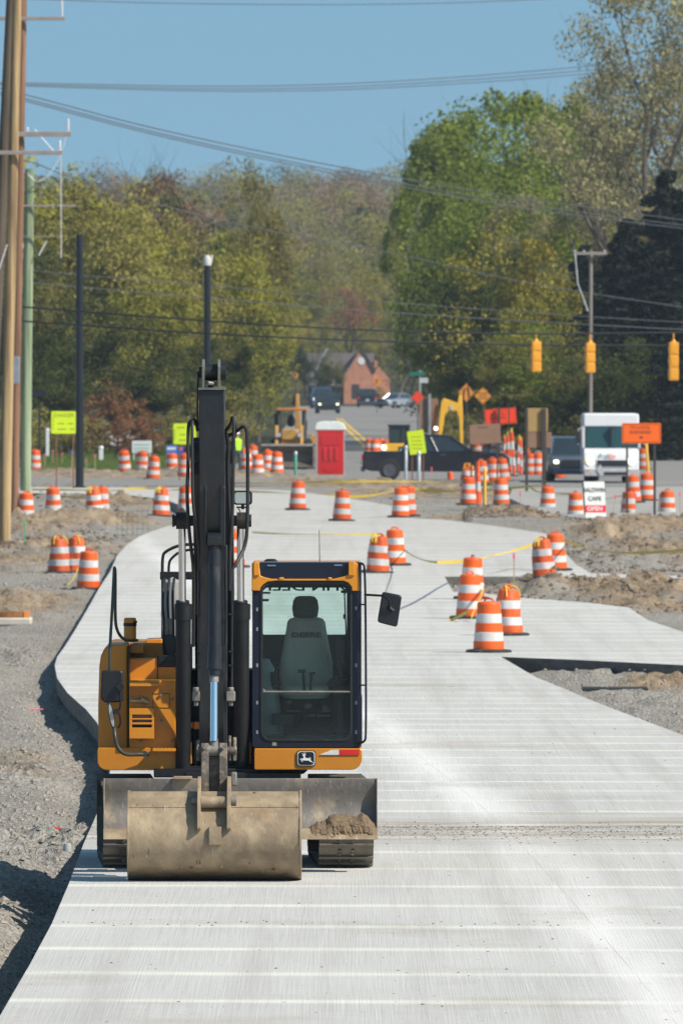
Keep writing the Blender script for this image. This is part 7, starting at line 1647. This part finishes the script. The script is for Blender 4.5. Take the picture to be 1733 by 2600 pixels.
def tree(key, x, ytop, Y, label, wk=1.0, mat_=None, group='trees standing around the site'):
    global ROT
    pr = PROTO[key]; o = pr[0] if not pr[1] else copy_tree(pr[0]); pr[1] = True
    gz = prof(Y) - .1; top = HC - (ytop - YH) * Y / F; s_ = (top - gz) / PH[key] * (.97)
    o.location = ((x - PX) * Y / F, Y, gz); ROT += 67; o.rotation_euler = (0, 0, R(ROT)); o.scale = (s_ * wk, s_ * wk, s_)
    tag(o, label, o['category'], group)
    if mat_:
        for c in o.children:
            if c.name.startswith('crown'):
                if not c.data.users == 1: c.data = c.data.copy()
                c.data.materials[0] = LM[mat_]
    return o
TL = [
 # left woods, front to back
 ('olive', 150, 470, 720, 'olive spring tree behind the first black pole'), ('lime', 250, 480, 730, 'lime green tree between the two black poles'), ('lime', 95, 425, 740, 'lime tree rising beside the green utility pole', .9),
 ('olive', 345, 520, 715, 'olive tree standing in front of the reddish one'), ('dark', 60, 640, 700, 'dark tree low behind the left poles', 1.1), ('dark', 250, 760, 690, 'dark undergrowth tree between the black poles', 1.2), ('olive', 440, 560, 735, 'olive tree left of the capped black pole'),
 ('lime', 585, 610, 745, 'yellow green tree just right of the capped pole', .8), ('lime', 655, 690, 800, 'rounded lime tree above the backhoe', .65), ('olive', 590, 600, 810, 'olive tree behind the yellow green one', .7), ('dark', 610, 800, 700, 'shaded tree with a dark trunk left of the backhoe', 1.0),
 ('lime', 400, 700, 705, 'lime tree crown low left of the boom', 1.0), ('olive', 520, 740, 708, 'olive tree directly behind the boom', 1.0), ('olive', 180, 720, 700, 'olive tree low behind the DANGER sign', 1.1), ('brown', 430, 445, 850, 'red brown budding tree above the left woods', .8), ('brown', 340, 480, 860, 'second red brown tree left of the tallest one', .8), ('olive', 610, 420, 870, 'tall brown green tree poking over the left woods', .55),
 ('dark', 480, 500, 760, 'dark tree in the middle of the left woods', .6), ('brown', 500, 520, 900, 'brown tree behind the dark conifer', .8), ('dark', 110, 880, 685, 'dark leafy mass behind the DANGER sign', 1.3), ('dark', 380, 900, 690, 'dark low tree behind the brown shrub', 1.3), ('lime', -20, 450, 735, 'lime tree cut by the left picture edge'), ('olive', 20, 520, 720, 'olive tree hidden by the wooden poles'), ('dark', 490, 890, 692, 'dark low tree behind the arm top', 1.2),
 # middle distance
 ('lime', 770, 690, 1450, 'small distant lime tree over the road bend', .7), ('yellow', 700, 570, 1520, 'distant yellow green tree on the lower slope', .7), ('brown', 860, 735, 1432, 'rust red tree above the brick house', 1.1, 'rust'), ('yellow', 975, 580, 1620, 'rounded yellow tree on the hillside', .75), ('blue', 915, 520, 1780, 'blue green conifer on the hillside', 1.0), ('yellow', 930, 690, 1480, 'yellow tree right of the rust red one', .7), ('olive', 820, 600, 1560, 'olive tree in the middle of the lower slope', .8), ('dark', 775, 850, 1400, 'dark tree beside the grey roof', .7), ('olive', 1010, 660, 1460, 'olive tree where the right woods begin', .8), ('olive', 862, 915, 1395, 'small tree screening the left of the brick gable', .45), ('olive', 848, 893, 1405, 'bush-like tree in front of the house roof', .7), ('dark', 805, 905, 1400, 'low dark tree beside the garage', 1.0), ('bush', 965, 985, 1390, 'bush at the corner of the brick house', .5), ('yellow', 755, 800, 1440, 'yellow tree just behind the house roof', .7), ('lime', 925, 800, 1475, 'lime tree behind the brick gable', .7), ('olive', 960, 830, 1440, 'olive tree right behind the brick house', .7), ('dark', 1035, 790, 1380, 'dark tree right of the brick house', .9), ('lime', 680, 800, 1300, 'distant lime tree left of the road', .8), ('olive', 870, 650, 1500, 'olive tree left of the rounded yellow one', .7),
 ('dark', 1290, 700, 930, 'dark tree by the far road, mostly behind the others', 1.1), ('dark', 1250, 700, 1040, 'dark tree farther up the far road', 1.1), ('dark', 1220, 720, 1150, 'dark tree near the far road bend', 1.1), ('green', 1330, 640, 1240, 'green tree at the right of the far road bend', .9),
 # right woods
 ('green2', 1120, 330, 820, 'tall fresh green tree at the left end of the right woods', .7), ('green2', 1195, 285, 830, 'tall airy green tree with sky between its limbs', .8), ('green', 1275, 330, 800, 'dense green tree in the right woods', .85), ('green', 1330, 290, 790, 'broad dense green tree under the sparse one', 1.1), ('green2', 1280, 235, 850, 'thin topped green tree against the sky', .9), ('green2', 1390, 240, 850, 'second thin topped green tree against the sky', .9), ('green', 1430, 310, 780, 'green tree left of the dark conifers', 1.0), ('green2', 1085, 450, 840, 'smaller green tree over the road end', .6),
 ('grey', 1620, -40, 720, 'very tall sparse grey tree rising out of the top right', 1.0), ('grey', 1740, -80, 730, 'tall sparse tree at the right edge', 1.0), ('grey', 1560, 180, 760, 'sparse grey green tree below the very tall one', .9), ('grey', 1680, 320, 740, 'sparse tree behind the dark conifers', 1.0), ('olive', 1500, 400, 770, 'olive tree behind the far utility pole'), ('green', 1190, 560, 760, 'green tree above the digger', 1.0), ('dark', 1120, 720, 750, 'dark tree above the street name sign', .85), ('dark', 1235, 640, 740, 'dark tree behind the yellow willow', 1.0), ('grey', 1330, 500, 745, 'greyish twiggy tree in the centre of the right woods', .8), ('green', 1240, 480, 770, 'green tree in the heart of the right woods', .95), ('green', 1390, 500, 770, 'green tree left of the utility pole crossarm', 1.1),
 ('yellow', 1280, 600, 720, 'yellow green willow with pointed shoots', 1.0), ('lime', 1390, 730, 700, 'bright lime tree behind the middle signal', 1.0), ('green', 1330, 830, 690, 'green tree behind the leftmost signal', 1.3), ('olive', 1430, 850, 680, 'olive tree behind the white truck', 1.3), ('olive', 1250, 860, 690, 'olive tree above the boxed signs', 1.2), ('dark', 1180, 830, 720, 'dark tree behind the diamonds', 1.1), ('dark', 1130, 850, 900, 'dark tree at the road edge', .7), ('pine', 1690, 400, 680, 'large dark conifer at the right edge', 1.3), ('pine', 1590, 530, 690, 'dark conifer right of the utility pole', 1.3), ('pine', 1760, 470, 670, 'dark conifer cut by the right edge', 1.2), ('pine', 1640, 640, 670, 'low dark conifer above the orange sign', 1.5), ('pine', 1560, 590, 700, 'dark conifer between the utility pole and the right edge', 1.3), ('pine', 1480, 600, 730, 'dark conifer just behind the utility pole', 1.1), ('dark', 1560, 860, 665, 'dark tree above the truck roof', 1.4), ('dark', 1690, 880, 660, 'dark tree right of the orange sign', 1.5), ('pine', 1720, 760, 655, 'dark conifer low at the right edge', 1.3), ('dark', 1180, 930, 730, 'dark low tree behind the red orange sign', 1.4), ('dark', 1420, 960, 680, 'dark low tree behind the minivan', 1.3), ('dark', 1280, 960, 690, 'dark low tree behind the tall boxed sign', 1.4), ('lime', 1160, 920, 780, 'low lime tree behind the street sign'),
 ('shrub', 290, 985, 665, 'rust brown twiggy shrub in front of the left woods', 1.1), ('shrub', 350, 1040, 660, 'second lower rust brown shrub with bare twigs', 1.0), ('bush', 560, 1000, 690, 'leafy bush left of the backhoe', 1.0), ('bush', 60, 1040, 680, 'leafy bush behind the green pole', 1.3), ('bush', 200, 1060, 680, 'leafy bush behind the black pole', 1.3), ('bush', 440, 1060, 680, 'leafy bush behind the blue yard sign', 1.3), ('bush', 1500, 1060, 665, 'leafy bush hidden behind the white truck', 1.3), ('bush', 1650, 1060, 660, 'leafy bush right behind the orange sign', 1.4), ('bush', 1110, 1000, 1200, 'bush at the end of the far road', 1.0), ('bush', 690, 985, 1200, 'bush left of the dark pickups', .8), ('bush', 1150, 1050, 700, 'bush behind the digger arm', 1.3), ('bush', 1320, 1060, 690, 'bush behind the tall boxed sign', 1.4),
] + [(k_, x_, y_, 730, l_, 1.2) for k_, x_, y_, l_ in (('olive', -160, 470, 'olive tree left of the picture edge'), ('lime', -330, 450, 'lime tree well left of the picture edge'), ('dark', -500, 480, 'dark tree far left outside the picture'), ('olive', -700, 440, 'olive tree at the far left end of the woods'), ('lime', -920, 470, 'lime tree closing the far left end of the woods'), ('green', 1960, 350, 'green tree right of the picture edge'), ('dark', 2180, 420, 'dark tree well right of the picture edge'), ('olive', 2420, 430, 'olive tree at the far right end of the woods'))]
for t in TL:
    key, x, yt, Y, lab = t[:5]; tree(key, x, yt, Y, lab, t[5] if len(t) > 5 else 1.0, t[6] if len(t) > 6 else None)
# ---- far wooded hill: nobody could count these trees
def hill_woods():
    random.seed(77); groups = {}
    keys = ['olive', 'grey', 'brown', 'dark', 'lime', 'yellow', 'hazel']
    for i in range(430):
        Y = random.uniform(1540, 2700); x = random.uniform(-60, 1500) if random.random() < .8 else random.uniform(500, 1080); X_ = (x - PX) * Y / F
        gz = prof(Y); h = random.uniform(10, 15); w_ = random.uniform(8, 12)
        k = random.choices(['olive', 'hazy', 'brown', 'dark', 'lime'], [3.5, 4.5, 1.0, 1.6, 2.2])[0]
        mb = groups.setdefault(k, MB())
        tot = 1000
        cs = []
        for j in range(11):
            a = random.uniform(0, 6.28); u = random.uniform(-.6, 1); s_ = math.sqrt(max(0, 1 - u * u)) * .75
            cs.append((Vector((X_ + math.cos(a) * s_ * w_ / 2, Y + math.sin(a) * s_ * w_ / 2, gz + h * .62 + u * h * .33)), Vector((w_ * .20, w_ * .20, h * .13))))
        st = random.getstate(); leaf_cloud(mb, cs, tot, .42, i, 1); random.setstate(st)
        mb.tube([Vector((X_, Y, gz)), Vector((X_, Y, gz + h * .6))], [.2, .1], 5, caps=False)
    root = bpy.data.objects.new('hillside_woods', None); COL.objects.link(root); tag(root, 'far hillside covered with budding spring woods', 'woods', kind='stuff')
    for k, mb in groups.items(): mb.build('woodland', LM[k], root, recalc=False)
hill_woods()
# low grass on the verge (left of the junction and beside the far road)
def grass(name, reg, n, label, seed):
    random.seed(seed); mb = MB()
    for i in range(n):
        x, y = reg(); p = G(x, y)
        if inside(MW, p.x, p.y): continue
        z = prof(p.y) - .06; h = random.uniform(.08, .22); dx = random.uniform(-.1, .1); w_ = .03
        mb.add([(p.x - w_, p.y, z), (p.x + w_, p.y, z), (p.x + dx, p.y + random.uniform(-.1, .1), z + h)], [(0, 1, 2)])
    o = mb.build(name, leaf_mat('verge grass', (.10, .17, .03), (.22, .28, .07), .3) if 'verge grass' not in bpy.data.materials else bpy.data.materials['verge grass'], recalc=False); tag(o, label, None, kind='stuff')
grass('verge_grass', lambda: (random.uniform(80, 560), random.uniform(1130, 1198)), 26000, 'green grass verge behind the left gravel', 3)
# ---- air
hz = bpy.data.meshes.new('haze'); bm = bmesh.new(); bmesh.ops.create_cube(bm, size=1)
for v in bm.verts: v.co = Vector((v.co.x * 5600, 1400 + v.co.y * 4200, -3 + (v.co.z + .5) * 75))
bm.to_mesh(hz); bm.free(); ho = bpy.data.objects.new('haze', hz); COL.objects.link(ho); tag(ho, kind='stuff')
m = bpy.data.materials.new('thin spring air'); m.use_nodes = True; nt = m.node_tree; nt.nodes.remove(nt.nodes['Principled BSDF']); pv = nt.nodes.new('ShaderNodeVolumePrincipled'); pv.inputs['Color'].default_value = (.72, .82, .95, 1); pv.inputs['Density'].default_value = .00009; pv.inputs['Anisotropy'].default_value = .2
nt.links.new(pv.outputs[0], nt.nodes['Material Output'].inputs['Volume']); hz.materials.append(m)
